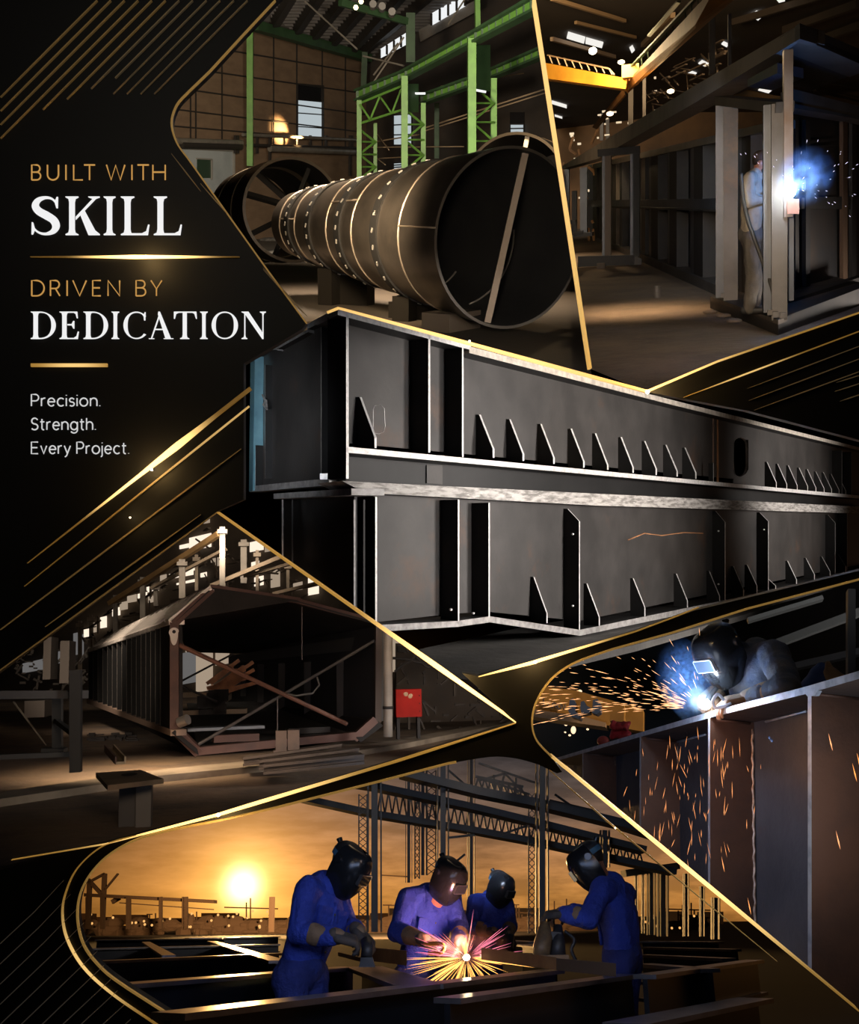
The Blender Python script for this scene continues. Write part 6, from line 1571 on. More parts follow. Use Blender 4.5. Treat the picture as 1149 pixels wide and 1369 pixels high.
# plates standing on the deck, orange light put into their colour
orange_lit = mat('plate_orange_lit', (.30, .15, .055), .55, .2, c2=(.2, .09, .035), scale=4)
def plate5(lab, pts, d0, d1, m=orange_lit):
    (xa, ta, ba), (xb, tb, bb) = pts; p = [P5(xa, ta, d0), P5(xb, tb, d1), P5(xb, bb, d1), P5(xa, ba, d0)]
    one(S5, 'steel_plate', lab, 'plate', MB().prism(p, Vector((0, .03, 0))), m)
plate5('orange-lit steel plate standing on edge right of the welding sparks', ((644, 1267, 1283), (744, 1280, 1297)), 7.6, 6.6)
plate5('darker end of the standing plate under the right man', ((744, 1281, 1297), (824, 1288, 1306)), 6.6, 6.1, mat('plate_dim', (.10, .06, .035), .55, .3))
plate5('orange-lit plate standing between the two left men', ((498, 1267, 1285), (544, 1271, 1291)), 8.0, 7.5)
plate5('short orange-lit bar beside the tool of the leftmost man', ((452, 1273, 1278), (486, 1281, 1287)), 7.6, 7.0)
# sky towers: steel columns, lattice masts and the portal beams between them
def column5(lab, x0, x1, y0, y1, d, m_=tower_m, lean=0):
    T = Thing(S5, 'steel_column', lab, 'column', P5((x0 + x1) / 2, y1, d)); w = (x1 - x0) / F * d
    a, b = P5((x0 + x1) / 2 + lean, y0, d), P5((x0 + x1) / 2, y1, d)
    T.part('shaft', MB().bar(b, a, w * .45, w * .5, Vector((0, 1, 0))), m_)
    for s in (-1, 1): T.part('flange', MB().bar(b + Vector((s * w * .46, 0, 0)), a + Vector((s * w * .46, 0, 0)), w * .10, w * .8, Vector((0, 1, 0))), m_)
def mast5(lab, x0, x1, y0, y1, d, n=22):
    T = Thing(S5, 'lattice_mast', lab, 'mast', P5((x0 + x1) / 2, y1, d)); w = 1.6 / F * d
    for x in (x0, x1): T.part('chord', MB().bar(P5(x, y1, d), P5(x, y0, d), w, w, Vector((0, 1, 0))), tower_m)
    mb = MB()
    for k in range(n):
        ya, yb = y1 + (y0 - y1) * k / n, y1 + (y0 - y1) * (k + 1) / n
        mb.bar(P5(x0, ya, d), P5(x1, yb, d), w * .6, w * .6, Vector((0, 1, 0))); mb.bar(P5(x1, ya, d), P5(x0, yb, d), w * .6, w * .6, Vector((0, 1, 0)))
    T.part('lattice', mb, tower_m)
column5('broad dark column behind the helmet of the leftmost man', 492, 510, 1000, 1246, 24); mast5('lattice mast left of the broad column behind the leftmost man', 480, 491, 1062, 1246, 25, 20)
column5('slim column left of the twin masts behind the second man', 542.5, 551, 1000, 1180, 26); mast5('lattice mast left of the two behind the second man', 555, 561, 1030, 1175, 27, 16)
column5('slim column between the two lattice masts behind the second man', 561, 570, 1000, 1170, 26.5); mast5('lattice mast right of the two behind the second man', 571, 583, 1030, 1170, 27, 15)
column5('broad column rising over the helmet of the second man', 585, 600, 1000, 1150, 24); column5('slim tall column between the second and third men', 625.5, 635, 1000, 1215, 26)
mast5('lattice mast left of the tall column beside the right man', 707, 716, 1060, 1248, 25, 20); column5('tall dark column just left of the right man', 717, 733, 1000, 1248, 23)
column5('short dark column over the shoulder of the right man', 803, 815, 1110, 1160, 24)
def span5(lab, pts, wpx, d, m_=tower_m):
    T = Thing(S5, 'portal_beam', lab, 'beam', P5(*pts[0], d))
    for (a, b) in zip(pts, pts[1:]):
        T.part('girder', MB().bar(P5(*a, d), P5(*b, d), .8, wpx / F * d, UP), m_)
span5('highest portal beam of the tower frame', [(535, 1034), (640, 1060), (726, 1077), (830, 1102), (900, 1124)], 10, 24)
span5('second portal beam of the tower frame', [(455, 1045), (500, 1052), (640, 1082), (726, 1103), (860, 1137)], 8, 25)
span5('lowest portal beam of the tower frame', [(395, 1066), (500, 1089), (640, 1112), (726, 1128), (900, 1166)], 7.5, 26)
def truss5(lab, top, bot, n, d):
    mb = MB(); T = Thing(S5, 'truss', lab, 'truss', P5(*bot[0], d))
    L = lambda s, t: (s[0][0] + (s[1][0] - s[0][0]) * t, s[0][1] + (s[1][1] - s[0][1]) * t)
    for k in range(n):
        a, b, c = L(bot, k / n), L(top, (k + .5) / n), L(bot, (k + 1) / n)
        mb.bar(P5(*a, d), P5(*b, d), .04, .04, Vector((0, 1, 0))); mb.bar(P5(*b, d), P5(*c, d), .04, .04, Vector((0, 1, 0)))
    T.part('lattice', mb, tower_m); T.part('chord', MB().bar(P5(*top[0], d), P5(*top[1], d), .06, .06, Vector((0, 1, 0))), tower_m)
truss5('thin lattice between the second and lowest portal beams on the left', ((505, 1056), (720, 1102)), ((505, 1086), (720, 1124)), 22, 26.2)
truss5('thin lattice between the portal beams right of the tall column', ((735, 1107), (860, 1140)), ((735, 1126), (860, 1156)), 14, 26.2)
truss5('thin lattice above the highest portal beam', ((636, 1038), (700, 1052)), ((636, 1052), (705, 1070)), 8, 25)
mb = MB()
for a, b in (((640, 1044), (675, 1034)), ((675, 1034), (708, 1068)), ((640, 1040), (708, 1062)), ((675, 1034), (668, 1060)), ((640, 1020), (720, 1048)), ((600, 1120), (635, 1116)), ((600, 1030), (625, 1052)), ((735, 1070), (800, 1085)), ((742, 1062), (765, 1078)), ((660, 1036), (662, 1062)), ((690, 1040), (690, 1064)), ((672, 1115), (705, 1104)), ((600, 1160), (622, 1142)), ((640, 1200), (636, 1230)), ((617, 1190), (612, 1230))):
    mb.bar(P5(*a, 25), P5(*b, 25), .05, .05, Vector((0, 1, 0)))
one(S5, 'stay_rods', 'thin stay rods crossing between the towers', 'rods', mb, tower_m, stuff=True)
# colonnade at right
span5('tan portal beam of the far colonnade at right', [(834, 1168), (905, 1158)], 8, 34, mat('colonnade_tan', (.16, .12, .08), .7))
for x0, x1, y0, y1, lab in ((849, 853, 1168, 1248, 'thin first column of the far colonnade'), (858, 862, 1166, 1248, 'thin second column of the far colonnade'), (866, 876, 1164, 1250, 'broad column of the far colonnade'), (880, 893, 1162, 1252, 'broadest column of the far colonnade'), (914, 921, 1168, 1252, 'dark column right of the far colonnade'), (936, 942, 1185, 1252, 'thin dark column near the lower gold strip'), (952, 962, 1200, 1256, 'dark column beside the lower gold strip')):
    column5(lab, x0, x1, y0, y1, 34, MATS['colonnade_tan'] if x0 > 862 and x0 < 900 else tower_m)
# far skyline
random.seed(21)
def far_box(x0, x1, y0, d, m_, lab, cat='building', nm='far_building'):
    p = [P5(x0, 1236, d), P5(x1, 1236, d), P5(x1, y0, d), P5(x0, y0, d)]; one(S5, nm, lab, cat, MB().prism(p, Vector((0, 6, 0))), m_, 'buildings on the far skyline')
x = 100
while x < 960:
    w = random.uniform(14, 46); h = random.uniform(6, 16) if x < 480 else random.uniform(5, 22)
    if not (372 < x < 430): far_box(x, x + w, 1234 - h, 220 + random.uniform(0, 40), haze_m if x < 500 else mat('far_block', (.045, .04, .04), .9, c2=(.09, .07, .055), scale=.05), 'low hazy building on the far skyline behind the men')
    x += w * 1.03
mb = MB()
for k in range(150):
    x = random.uniform(100, 950); mb.ell(P5(x, 1243 - random.uniform(-6, 12), 120), random.uniform(.4, 1.8), .5, random.uniform(.3, .9), nu=7, nv=5)
one(S5, 'yard_scrap', 'dark line of scrap and bushes along the far edge of the yard', 'scrap', mb, far_m, stuff=True)
mb = MB()
for k in range(46):
    x = random.uniform(115, 370) if k % 3 else random.uniform(840, 950); mb.ell(P5(x, 1236 - random.uniform(-6, 18), 118), .13, .1, .13, nu=6, nv=5)
one(S5, 'yard_lights', 'scattered orange lights along the far yard', 'lights', mb, glow('yard_light', (1, .5, .15), 1.0), stuff=True)
PB = Thing(S5, 'gantry_bridge', 'dark gantry bridge on legs on the skyline left of the sun', 'bridge', P5(200, 1240, 110))
PB.part('deck', MB().prism([P5(x, y, 110) for x, y in ((112, 1194), (286, 1203), (286, 1207.5), (112, 1198.5))], Vector((0, 2, 0))), far_m)
for x, w in ((118, 5), (137, 4), (172, 5), (215, 3.5), (249, 4), (245, 2)): PB.part('leg', seg(S5, None, (x, 1199), (x, 1242), 110, 110, w, .6), far_m)
PB.part('rail', seg(S5, None, (160, 1207), (286, 1216), 110, 110, 1.2, .3), far_m)
DC = Thing(S5, 'dock_crane', 'dark dock crane with a slanting jib at the far left of the skyline', 'crane', P5(136, 1240, 112))
for a, b, w in (((137, 1240), (140, 1168), 5), ((140, 1168), (118, 1180), 2.5), ((118, 1176), (140, 1200), 4), ((140, 1190), (158, 1168), 1.5), ((150, 1206), (160, 1200), 5), ((118, 1240), (120, 1176), 5)): DC.part('jib', seg(S5, None, a, b, 112, 112, w, .6), far_m)
mb = seg(S5, None, (364, 1199), (363, 1246), 90, 90, 6.5, .5); one(S5, 'chimney', 'dark stub chimney on the skyline between the sun and the leftmost man', 'chimney', mb, far_m)
mb = MB()
for k in range(34):
    x = random.choice((random.uniform(150, 370), random.uniform(515, 545), random.uniform(690, 760), random.uniform(640, 700), random.uniform(900, 950))); h = random.uniform(8, 36)
    mb.bar(P5(x, 1240, 130), P5(x, 1236 - h, 130), .14, .14, Vector((0, 1, 0)))
    if k % 3 == 0: mb.bar(P5(x - 4, 1236 - h, 130), P5(x + 4, 1236 - h, 130), .12, .12)
for a, b in (((300, 1213), (372, 1215)), ((510, 1170), (545, 1172)), ((512, 1210), (545, 1211)), ((690, 1220), (720, 1221)), ((733, 1219), (790, 1222)), ((880, 1215), (950, 1217))): mb.bar(P5(*a, 130), P5(*b, 130), .14, .14)
one(S5, 'mast_field', 'many thin lamp posts and wires on the skyline', 'lamp posts', mb, far_m, stuff=True)

# ---- the four men
def legs(sp, px, py, d, sep, toe):
    """standing legs under the pelvis, feet on the yard ground"""
    pe = P5(px, py, d); out = {}
    for s, sg in (('L', 1), ('R', -1)):
        hp = pe + sep * (.10 * sg) - Vector((0, 0, .06)); out['hip' + s] = hp
        out['foot' + s] = Vector((hp.x, hp.y, -S5.eye)) + sep * (.05 * sg); out['kn' + s] = (hp + out['foot' + s]) / 2 + toe * .04
    return out
def man(name, lab, sp, face, headf, sep, hand_n=None, curl=(.9, .9), hand_d=None, hel=None, **k):
    J = joints(S5, sp); px, py, d = sp['pelvis']; J.update(legs(sp, px, py, d, sep, face))
    return figure(S5, name, lab, J, face, headf, blue_w, blue_t, hat=helmet(**(hel or {})), hand_n=hand_n, curl=curl, hand_d=hand_d, **k)
DN = Vector((0, 0, -1))
man('person', 'man in blue work clothes and black helmet leaning right, leftmost and largest of the four',
    dict(head=(463, 1156, 6.98), chest=(426, 1222, 7.0), pelvis=(404, 1292, 7.0), shR=(410, 1191, 6.84), shL=(450, 1192, 7.18), elR=(398, 1247, 6.74), wrR=(452, 1252, 6.62), elL=(466, 1240, 7.2), wrL=(480, 1246, 6.95)),
    Vector((.82, -.55, 0)), Vector((.74, -.42, -.55)), Vector((.55, .82, 0)), {'R': Vector((.3, .3, -.9)), 'L': Vector((-.2, .2, -1))}, (1.0, 1.2), {'R': Vector((.95, .1, -.25)), 'L': Vector((.7, -.2, -.7))})
man('person', 'man in blue work clothes welding with his chest lit by the orange sparks',
    dict(head=(598, 1171, 8.3), chest=(574, 1226, 8.5), pelvis=(558, 1300, 8.6), shR=(546, 1200, 8.42), shL=(604, 1202, 8.56), elR=(532, 1246, 8.25), wrR=(568, 1257, 8.0), elL=(614, 1241, 8.4), wrL=(616, 1262, 8.05)),
    Vector((.45, -.88, 0)), Vector((.58, -.62, -.55)), Vector((.88, .45, 0)), {'R': Vector((.2, .5, -.8)), 'L': Vector((-.6, .2, -.6))}, (1.1, 1.2), {'R': Vector((.9, -.1, -.35)), 'L': Vector((.2, -.3, -.95))})
man('person', 'man in blue work clothes and helmet standing farthest back of the four',
    dict(head=(667, 1184, 10.7), chest=(655, 1222, 10.8), pelvis=(646, 1276, 10.85), shR=(636, 1206, 10.7), shL=(676, 1208, 10.95), elR=(630, 1238, 10.55), wrR=(660, 1246, 10.35), elL=(682, 1236, 10.8), wrL=(680, 1249, 10.5)),
    Vector((.6, -.8, 0)), Vector((.64, -.62, -.45)), Vector((.8, .6, 0)), {'R': Vector((.3, .3, -.9)), 'L': Vector((-.3, .2, -.9))}, (1.0, 1.0), {'R': Vector((.95, -.1, -.25)), 'L': Vector((.3, -.3, -.9))})
man('person', 'man in blue work clothes seen from behind at the right, facing left',
    dict(head=(790, 1152, 7.75), chest=(827, 1218, 7.8), pelvis=(832, 1276, 7.8), shL=(806, 1188, 7.64), shR=(836, 1195, 7.92), elL=(786, 1228, 7.5), wrL=(752, 1221, 7.55), elR=(806, 1224, 8.05), wrR=(760, 1219, 7.9)),
    Vector((-.86, .42, 0)), Vector((-.80, .12, -.55)), Vector((-.42, -.86, 0)), {'L': Vector((-.4, .2, -.9)), 'R': Vector((-.3, 0, -.9))}, (1.0, 1.0), {'L': Vector((-.95, .1, -.1)), 'R': Vector((-.95, -.3, -.1))}, hel=dict(frame=mat('lens_frame_gold', (.45, .30, .12), .35, .4)))
# their tools
tool_d = mat('tool_dark', (.022, .022, .025), .45, c2=(.035, .03, .028), scale=8)
T = Thing(S5, 'hand_grinder', 'dark upright hand tool held down on the deck by the leftmost man', 'tool', P5(490, 1293, 6.75))
T.part('handle', MB().path([P5(490, 1258, 6.85), P5(492, 1268, 6.8), P5(490, 1280, 6.78)], [.035, .04, .035], 10), tool_d, smooth='all'); T.part('foot', MB().prism([P5(x, y, 6.75) for x, y in ((483, 1280), (498, 1280), (502, 1293), (480, 1293))], Vector((0, .08, 0))), tool_d)
T = Thing(S5, 'grinding_machine', 'heavy two-column grinder gripped by the right man', 'tool', P5(738, 1281, 7.4))
T.part('housing', MB().path([P5(729, 1236, 7.5), P5(728, 1252, 7.45), P5(725, 1266, 7.42), P5(724, 1279, 7.4)], [.035, .055, .06, .055], 12), mat('tool_tan', (.20, .12, .055), .5, c2=(.05, .035, .025), scale=6), smooth='all')
T.part('column', MB().path([P5(746, 1238, 7.5), P5(747, 1260, 7.45), P5(746, 1279, 7.42)], [.03, .045, .055], 10), tool_d, smooth='all')
T.part('cross_bar', MB().bar(P5(728, 1250, 7.46), P5(750, 1252, 7.46), .05, .05), tool_d); T.part('base', MB().box(P5(737, 1282, 7.42), .22, .12, .025), mat('tool_base', (.25, .14, .06), .5))
T.part('cable', MB().path(crom([P5(755, 1245, 7.5), P5(768, 1256, 7.5), P5(764, 1270, 7.5), P5(770, 1284, 7.5)], 5), .012, 6), tool_d, smooth='all')
T = Thing(S5, 'welding_torch', 'torch with a white-hot tip held by the second man', 'torch', P5(624, 1279, 7.9)); T.part('nozzle', MB().tube(P5(624, 1278, 7.88), P5(621, 1262, 7.95), .012, .022, 10), mat('hot_nozzle', (.5, .22, .08), .4, .5), smooth=True)
mb = MB().path(crom([P5(568, 1262, 7.95), P5(590, 1262, 7.8), P5(594, 1268, 7.8), P5(588, 1274, 7.8), P5(574, 1275, 7.85)], 5), .014, 6); one(S5, 'clamp_handle', 'yellow clamp handle in the right hand of the second man', 'clamp', mb, mat('clamp_yellow', (.55, .28, .05), .45), smooth='all')
mb = MB().tube(P5(684, 1250, 10.4), P5(681, 1268, 10.35), .03, .04, 10); one(S5, 'hand_tool', 'small dark tool under the hands of the farthest man', 'tool', mb, tool_d, smooth=True)
# the burst of sparks
arc5 = P5(624, 1280, 7.85)
one(S5, 'welding_arc', 'white-hot welding point throwing orange sparks before the second man', 'arc', MB().ell(arc5, .024, .024, .018, nu=12, nv=8), glow('arc_hot', (1, .78, .45), 160), smooth=True)
lamp(S5, 'SPOT', arc5 + Vector((.02, -.08, .08)), 60, (1, .40, .22), arc5 + Vector((-.55, .25, .55)), .05, 150, .4)
lamp(S5, 'SPOT', arc5 + Vector((-.02, .05, .10)), 9, (.80, .35, 1.0), arc5 + Vector((-.5, .3, .5)), .05, 140, .4)
mb, m2 = MB(), MB(); random.seed(4)
for k in range(170):
    a = random.uniform(-pi, 0) if k % 3 else random.uniform(0, pi); r = random.uniform(.03, .10); L = random.uniform(.05, .42) * (1 if k % 3 else .8)
    d_ = Vector((cos(a), random.uniform(-.5, .2), sin(a) * .42)); streak(mb if k % 3 else m2, arc5 + d_ * r, d_, L, random.uniform(.0016, .0034))
one(S5, 'welding_sparks', 'fan of orange sparks spraying down over the deck', 'sparks', mb, glow('spark_orange5', (1, .45, .10), 2.6), stuff=True)
one(S5, 'welding_sparks', 'pinkish sparks flying up before the farthest man', 'sparks', m2, glow('spark_pink', (1, .22, .35), 1.5), stuff=True)
smoke(S5, 'glowing_fume', 'small orange and violet cloud of self-glowing fume at the welding point', arc5 + Vector((.04, 0, .05)), .30, .2, .15, 1.0, (.9, .6, .5), (1, .25, .12), 3.2, 9.0)

# ------------------------------------------------------------------ welder on the girder flange (right window)
P6 = S6.P
rusty6 = mat('rusty_plate', (.05, .032, .024), .6, .3, c2=(.03, .025, .025), scale=1.4, lo=.38, hi=.62, c3=(.17, .075, .032), s3=1.1, lo3=.56, hi3=.72, bump=.15, bscale=14)
rust6s = mat('rusty_stiffener', (.075, .030, .013), .6, .25, c2=(.035, .016, .009), scale=2.0, bump=.1, bscale=12)
blue_edge = mat('blue_ground_edge', (.52, .58, .66), .32, .6, c2=(.30, .35, .43), scale=16, lo=.42, hi=.68)
bluegrey6 = mat('web_mill_blue', (.085, .085, .095), .48, .45, c2=(.05, .05, .057), scale=1.6, c3=(.12, .062, .035), s3=1.2, lo3=.58, hi3=.74, bump=.1, bscale=10)
a6, b6 = P6(745, 1150, 8.0), P6(1149, 1150, 4.42)
V6 = vplane(S6, a6, b6); W6 = .24
GR = Thing(S6, 'plate_girder', 'tall rusty plate girder whose bright top flange climbs to the right under the welder', 'girder', V6(948, 1369))
def fl6(pt, pb, back, m_, name):
    P = [V6(x, y) for x, y in pt]; Q = [V6(x, y) for x, y in pb]; mb = MB(); w = V6.n * back
    for i in range(len(P) - 1):
        mb.add([P[i], P[i + 1], Q[i + 1], Q[i], P[i] + w, P[i + 1] + w, Q[i + 1] + w, Q[i] + w], [[0, 1, 2, 3], [4, 5, 6, 7], [0, 1, 5, 4], [3, 2, 6, 7], [0, 3, 7, 4], [1, 2, 6, 5]], [1, 0, 0, 0, 1, 1])
    return GR.part(name, mb, m_)
fl6([(735, 1016), (857, 979), (948, 952), (1081, 917), (1172, 890)], [(735, 1020), (857, 985), (948, 960), (1081, 927), (1172, 901)], .30, [rusty6, blue_edge], 'flange')
GR.part('web', MB().prism([V6(x, y, W6) for x, y in ((700, 1030), (860, 985), (950, 962), (1300, 860), (1300, 1420), (700, 1420))], V6.n * .03), bluegrey6)
for x, y0, w in ((779, 1006, 3.6), (855.5, 985, 5.0), (947, 960, 6.5), (1080.5, 926, 9)):
    p, q = V6(x, 1420), V6(x, y0); t = (V6(x + 1, 1300) - V6(x, 1300)).normalized() * (w / F * V6(x, 1300).y); n = V6.n * W6
    mb = MB(); mb.add([p, p + t, q + t, q, p + n, p + t + n, q + t + n, q + n], [[0, 1, 2, 3], [4, 5, 6, 7], [0, 1, 5, 4], [3, 2, 6, 7], [0, 3, 7, 4], [1, 2, 6, 5]], [1, 0, 0, 0, 0, 0])
    GR.part('stiffener', mb, [rust6s, blue_edge])
    # tack welds at the joint with the web and along the top
    j = V6(x, y0) + n * .96 + t; mb = MB(); pts = [j + Vector((0, 0, -(.04 + .03 * k))) + V6.n * (.004 * sin(k * 2.3)) for k in range(44)]
    GR.part('weld_bead', mb.path(pts, [.006 + .003 * abs(sin(k * 1.7)) for k in range(44)], 5), mat('weld_bead_warm', (.42, .30, .22), .4, .6, c2=(.2, .11, .06), scale=30), smooth='all')
    GR.part('weld_bead', MB().path([q + t * 1.1 + n * .15 + Vector((0, 0, -.012)), q + t * 1.1 + n * .9 + Vector((0, 0, -.012))], .008, 6), rust6s, smooth='all')
for (xa, ya, xb, yb) in ((1024, 965, 1078, 951), (905, 992, 944, 982)): GR.part('weld_bead', MB().path([V6(xa, ya, W6 - .01), V6(xb, yb, W6 - .01)], .006, 6), blue_edge, smooth='all')
GR.part('clip_corner', MB().prism([V6(x, y, -.002) for x, y in ((1074, 924), (1096, 919), (1090, 930), (1080, 931))], V6.n * .02), blue_edge)
mb = MB(); random.seed(31)
for k in range(26):
    a, r = random.uniform(0, 2 * pi), random.uniform(0, 9); c = (1005 + r * cos(a) * .6, 1000 + r * sin(a) * 1.6) if k < 14 else (1028 + r * .5, 985 + r * .6) if k < 19 else (1146 + r * .3, 962 + r * sin(a))
    mb.ell(V6(c[0], c[1], W6 - .005), .006, .004, .008, nu=6, nv=5)
GR.part('weld_spatter', mb, mat('blue_spatter', (.25, .40, .75), .25, .6), label='blue specks of weld spatter on the web')['kind'] = 'stuff'

# the hall behind, dark
mb = MB(); w6 = vplane(S6, P6(700, 1150, 26), P6(1180, 1150, 22)); mb.prism([w6(x, y) for x, y in ((660, 1060), (1300, 1060), (1300, 700), (660, 700))], w6.n * .2)
struct(S6, 'wall_welding_bay', mb, mat('bay_wall', (.018, .020, .021), .85, c2=(.010, .011, .012), scale=.4))
yb6 = mat('orange_beam', (.20, .080, .010), .7, c2=(.12, .048, .007), scale=.8, spec=.15)
CR = Thing(S6, 'bridge_crane', 'dim orange crane girder with dark letters behind the flying sparks', 'crane', P6(790, 975, 18))
CR.part('girder', MB().prism([P6(x, y, 18) for x, y in ((700, 914), (770, 923), (860, 948), (860, 978), (780, 964), (700, 950))], Vector((0, .5, 0))), yb6)
CR.part('lower_flange', MB().prism([P6(x, y, 17.8) for x, y in ((700, 946), (780, 958), (810, 966), (810, 972), (700, 956))], Vector((0, .6, 0))), mat('orange_beam_dim', (.16, .075, .02), .7))
for ch, x, y in (('I', 727, 944), ('r', 733.5, 946), ('n', 739, 947), ('o', 745.5, 948), ('v', 752, 949.5)):
    mb = MB()
    for stq in SANS[ch][1]: mb.path([P6(x + u_ * 8, y - v_ * 11, 17.94) for u_, v_ in stq], .012, 5)
    CR.part('letter', mb, mat('letter_dark', (.03, .018, .01), .8), smooth='all')
dark6 = mat('dark_machine', (.014, .016, .022), .5)
for k, pts in enumerate((((762, 936), (766, 933), (770, 940), (770, 952), (777, 955), (776, 962), (764, 958), (760, 950)), ((777, 938), (781, 937), (784, 943), (790, 946), (789, 953), (778, 955), (776, 946)), ((793, 936), (799, 934), (803, 940), (803, 952), (798, 955), (792, 953)))):
    one(S6, 'crane_motor', ('left', 'middle', 'right')[k] + ' of three dark motor shapes before the orange crane girder', 'motor', MB().prism([P6(x, y, 17.3) for x, y in pts], Vector((0, .3, 0))), dark6)
mb = MB().box(P6(826, 966, 17), .22, .3, .26); one(S6, 'orange_box', 'orange box hanging at the right end of the dim crane girder', 'box', mb, yb6)
red6 = mat('red_cloth', (.40, .015, .035), .7, c2=(.2, .01, .02), scale=5)
for k, (x, y, w, h) in enumerate(((828, 973, 22, 11), (828, 984, 20, 12))):
    mb = MB(); q = P6(x, y, 12); random.seed(k)
    for a in range(7): mb.cap(q + Vector(((a - 3) * .026, 0, random.uniform(-.02, .02))), q + Vector(((a - 3) * .03 + .02, .05, .06 + random.uniform(-.02, .02))), .03, .022, 8)
    one(S6, 'red_lantern', ('upper' if k == 0 else 'lower') + ' of two crumpled red bundles just above the far flange', 'bundle', remesh(mb, .012, 2, .006, 20), red6, smooth='all')
mb = MB().ell(P6(807, 991, 12), .07, .05, .06, nu=12, nv=8); one(S6, 'red_ball', 'dull red rounded thing left of the red bundles', 'ball', mb, mat('dull_red', (.30, .05, .05), .6), smooth='all')
for k, (x, y, r, lab) in enumerate(((757, 969, 2.0, 'upper left'), (767, 976, 3.4, 'brightest and largest'), (756, 979, 1.4, 'lower left'), (786, 975, 1.8, 'rightmost'), (762, 983, 1.8, 'lowest'), (776, 924, 2.6, 'topmost, above the dark motors'), (798, 957, 1.6, 'small one below the dark motors'))):
    mb = MB().ell(P6(x, y, 20), r / F * 20, .05, r / F * 20 * (1.5 if k == 1 else .7), nu=10, nv=7); one(S6, 'work_lamp', 'blurred warm work lamp far behind the sparks, ' + lab, 'lamp', mb, glow('bokeh_lamp', (1, .72, .42), 1.5), smooth='all')
teal = mat('teal_beam', (.006, .009, .010), .8, c2=(.004, .006, .007), scale=1)
for a, b, w, d, m_, lab in (((1035, 862), (1160, 815), 9, 15, teal, 'dim teal roof beam sloping up to the right behind the welder'), ((1060, 892), (1149, 872), 8, 14, dark6, 'dark lower beam to the right of the welder'), ((1138, 790), (1138, 905), 9, 13, mat('pale_post', (.02, .02, .02), .8), 'pale dim post near the right edge behind the welder'), ((1000, 830), (1100, 800), 5, 16, teal, 'thin dim teal beam above the shoulder of the welder')):
    one(S6, 'hall_beam', lab, 'beam', seg(S6, None, a, b, d, d, w, .2), m_)
# second man far back: only shoulder and glove show over the flange
mb = MB(); q = P6(1094, 905, 8.6)
mb.cap(q + Vector((-.10, 0, -.22)), q + Vector((.03, 0, .0)), .13, .09); mb.cap(q + Vector((.03, 0, 0)), q + Vector((.14, -.05, -.25)), .10, .10); mb.ell(q + Vector((.03, 0, .06)), .06, .06, .06)
BK = Thing(S6, 'second_man', 'blue shoulder and tan glove of a second man behind the flange at right', 'bundle', q + Vector((0, 0, -.35)))
BK.part('cover', remesh(mb, .02, 3, .012), mat('shoulder_blue', (.03, .05, .12), .8), smooth='all')
mb = MB(); mb.cap(P6(1108, 888, 8.3), P6(1111, 904, 8.3), .025, .045); mb.cap(P6(1111, 900, 8.3), P6(1122, 908, 8.3), .05, .05); BK.part('flap', remesh(mb, .01, 2, .005, 20), mat('glove_tan', (.34, .17, .06), .8, c2=(.2, .1, .04), scale=8), smooth='all')

# the welder: leans over the flange from behind
def back(x, y, d): return P6(x, y, d)
d0 = 5.72
J = dict(head=back(964, 868, d0 - .02), chest=back(1012, 905, d0 + .12), pelvis=back(1052, 976, d0 + .42),
         shL=back(1036, 877, d0 - .02), shR=back(986, 886, d0 + .30), elL=back(1052, 922, 5.34), wrL=back(1000, 934, 5.52), elR=back(958, 912, d0 + .42), wrR=back(957, 928, d0 + .16))
pe = J['pelvis']; gz = pe.z - .92
for s, sg in (('L', 1), ('R', -1)):
    hp = pe + Vector((.10 * sg, -.03, -.07)); J['hip' + s] = hp; J['foot' + s] = Vector((hp.x + .1, hp.y + .2, gz)); J['kn' + s] = (hp + J['foot' + s]) / 2 + Vector((-.03, -.03, 0))
dark_blue = mat('dark_blue_jacket', (.030, .042, .075), .8, c2=(.045, .040, .038), scale=5, bump=.3, bscale=30)
jeans6 = mat('dark_trousers', (.02, .022, .03), .9)
mb = MB().box(Vector((pe.x + .1, pe.y + .25, gz - .07)), 1.6, .9, .06); one(S6, 'scaffold_plank', 'scaffold board the welder stands on behind the girder', 'plank', mb, mat('plank_dim', (.06, .05, .04), .8))
figure(S6, 'person', 'welder in dark blue jacket bent over the bright flange, helmet lit by the arc', J, Vector((-.62, -.62, -.35)), Vector((-.52, -.60, -.62)), dark_blue, jeans6, vox=.011, wr=.016,
       hat=helmet(glow('lens_arc_glow', (.08, .34, 1.0), .38), mat('lens_frame_pale', (.55, .58, .62), .3, .3)), gloves=mat('glove_brown', (.26, .14, .07), .85, c2=(.16, .085, .045), scale=14), hand_n={'L': Vector((-.2, .3, -.9)), 'R': Vector((-.2, .2, -.9))}, curl=(.8, 1.2), hand_d={'L': Vector((-1, -.1, -.25)), 'R': Vector((-.35, -.8, -.45))})  # lens emits blue: the shine of the arc put in as glow
arc6 = P6(943, 948, 5.62)
T = Thing(S6, 'welding_torch', 'welding torch in the hand of the bent welder', 'torch', P6(943, 944, 5.62))
T.part('nozzle', MB().path(crom([P6(958, 920, 5.66), P6(950, 930, 5.64), P6(945, 941, 5.62)], 5), .014, 8), tool_d, smooth='all'); T.part('cup', MB().tube(P6(946, 938, 5.62), P6(944, 944, 5.62), .018, .014, 10), mat('copper_cup', (.45, .22, .12), .35, .7), smooth=True)
mb = MB().path(crom([P6(968, 936, 5.48), P6(960, 928, 5.46), P6(953, 938, 5.46), P6(957, 946, 5.46), P6(969, 944, 5.46), P6(978, 940, 5.46)], 6), .008, 7); one(S6, 'welding_cable', 'pale looped cable at the hands of the bent welder', 'cable', mb, mat('cable_pale', (.5, .58, .7), .35), smooth='all')
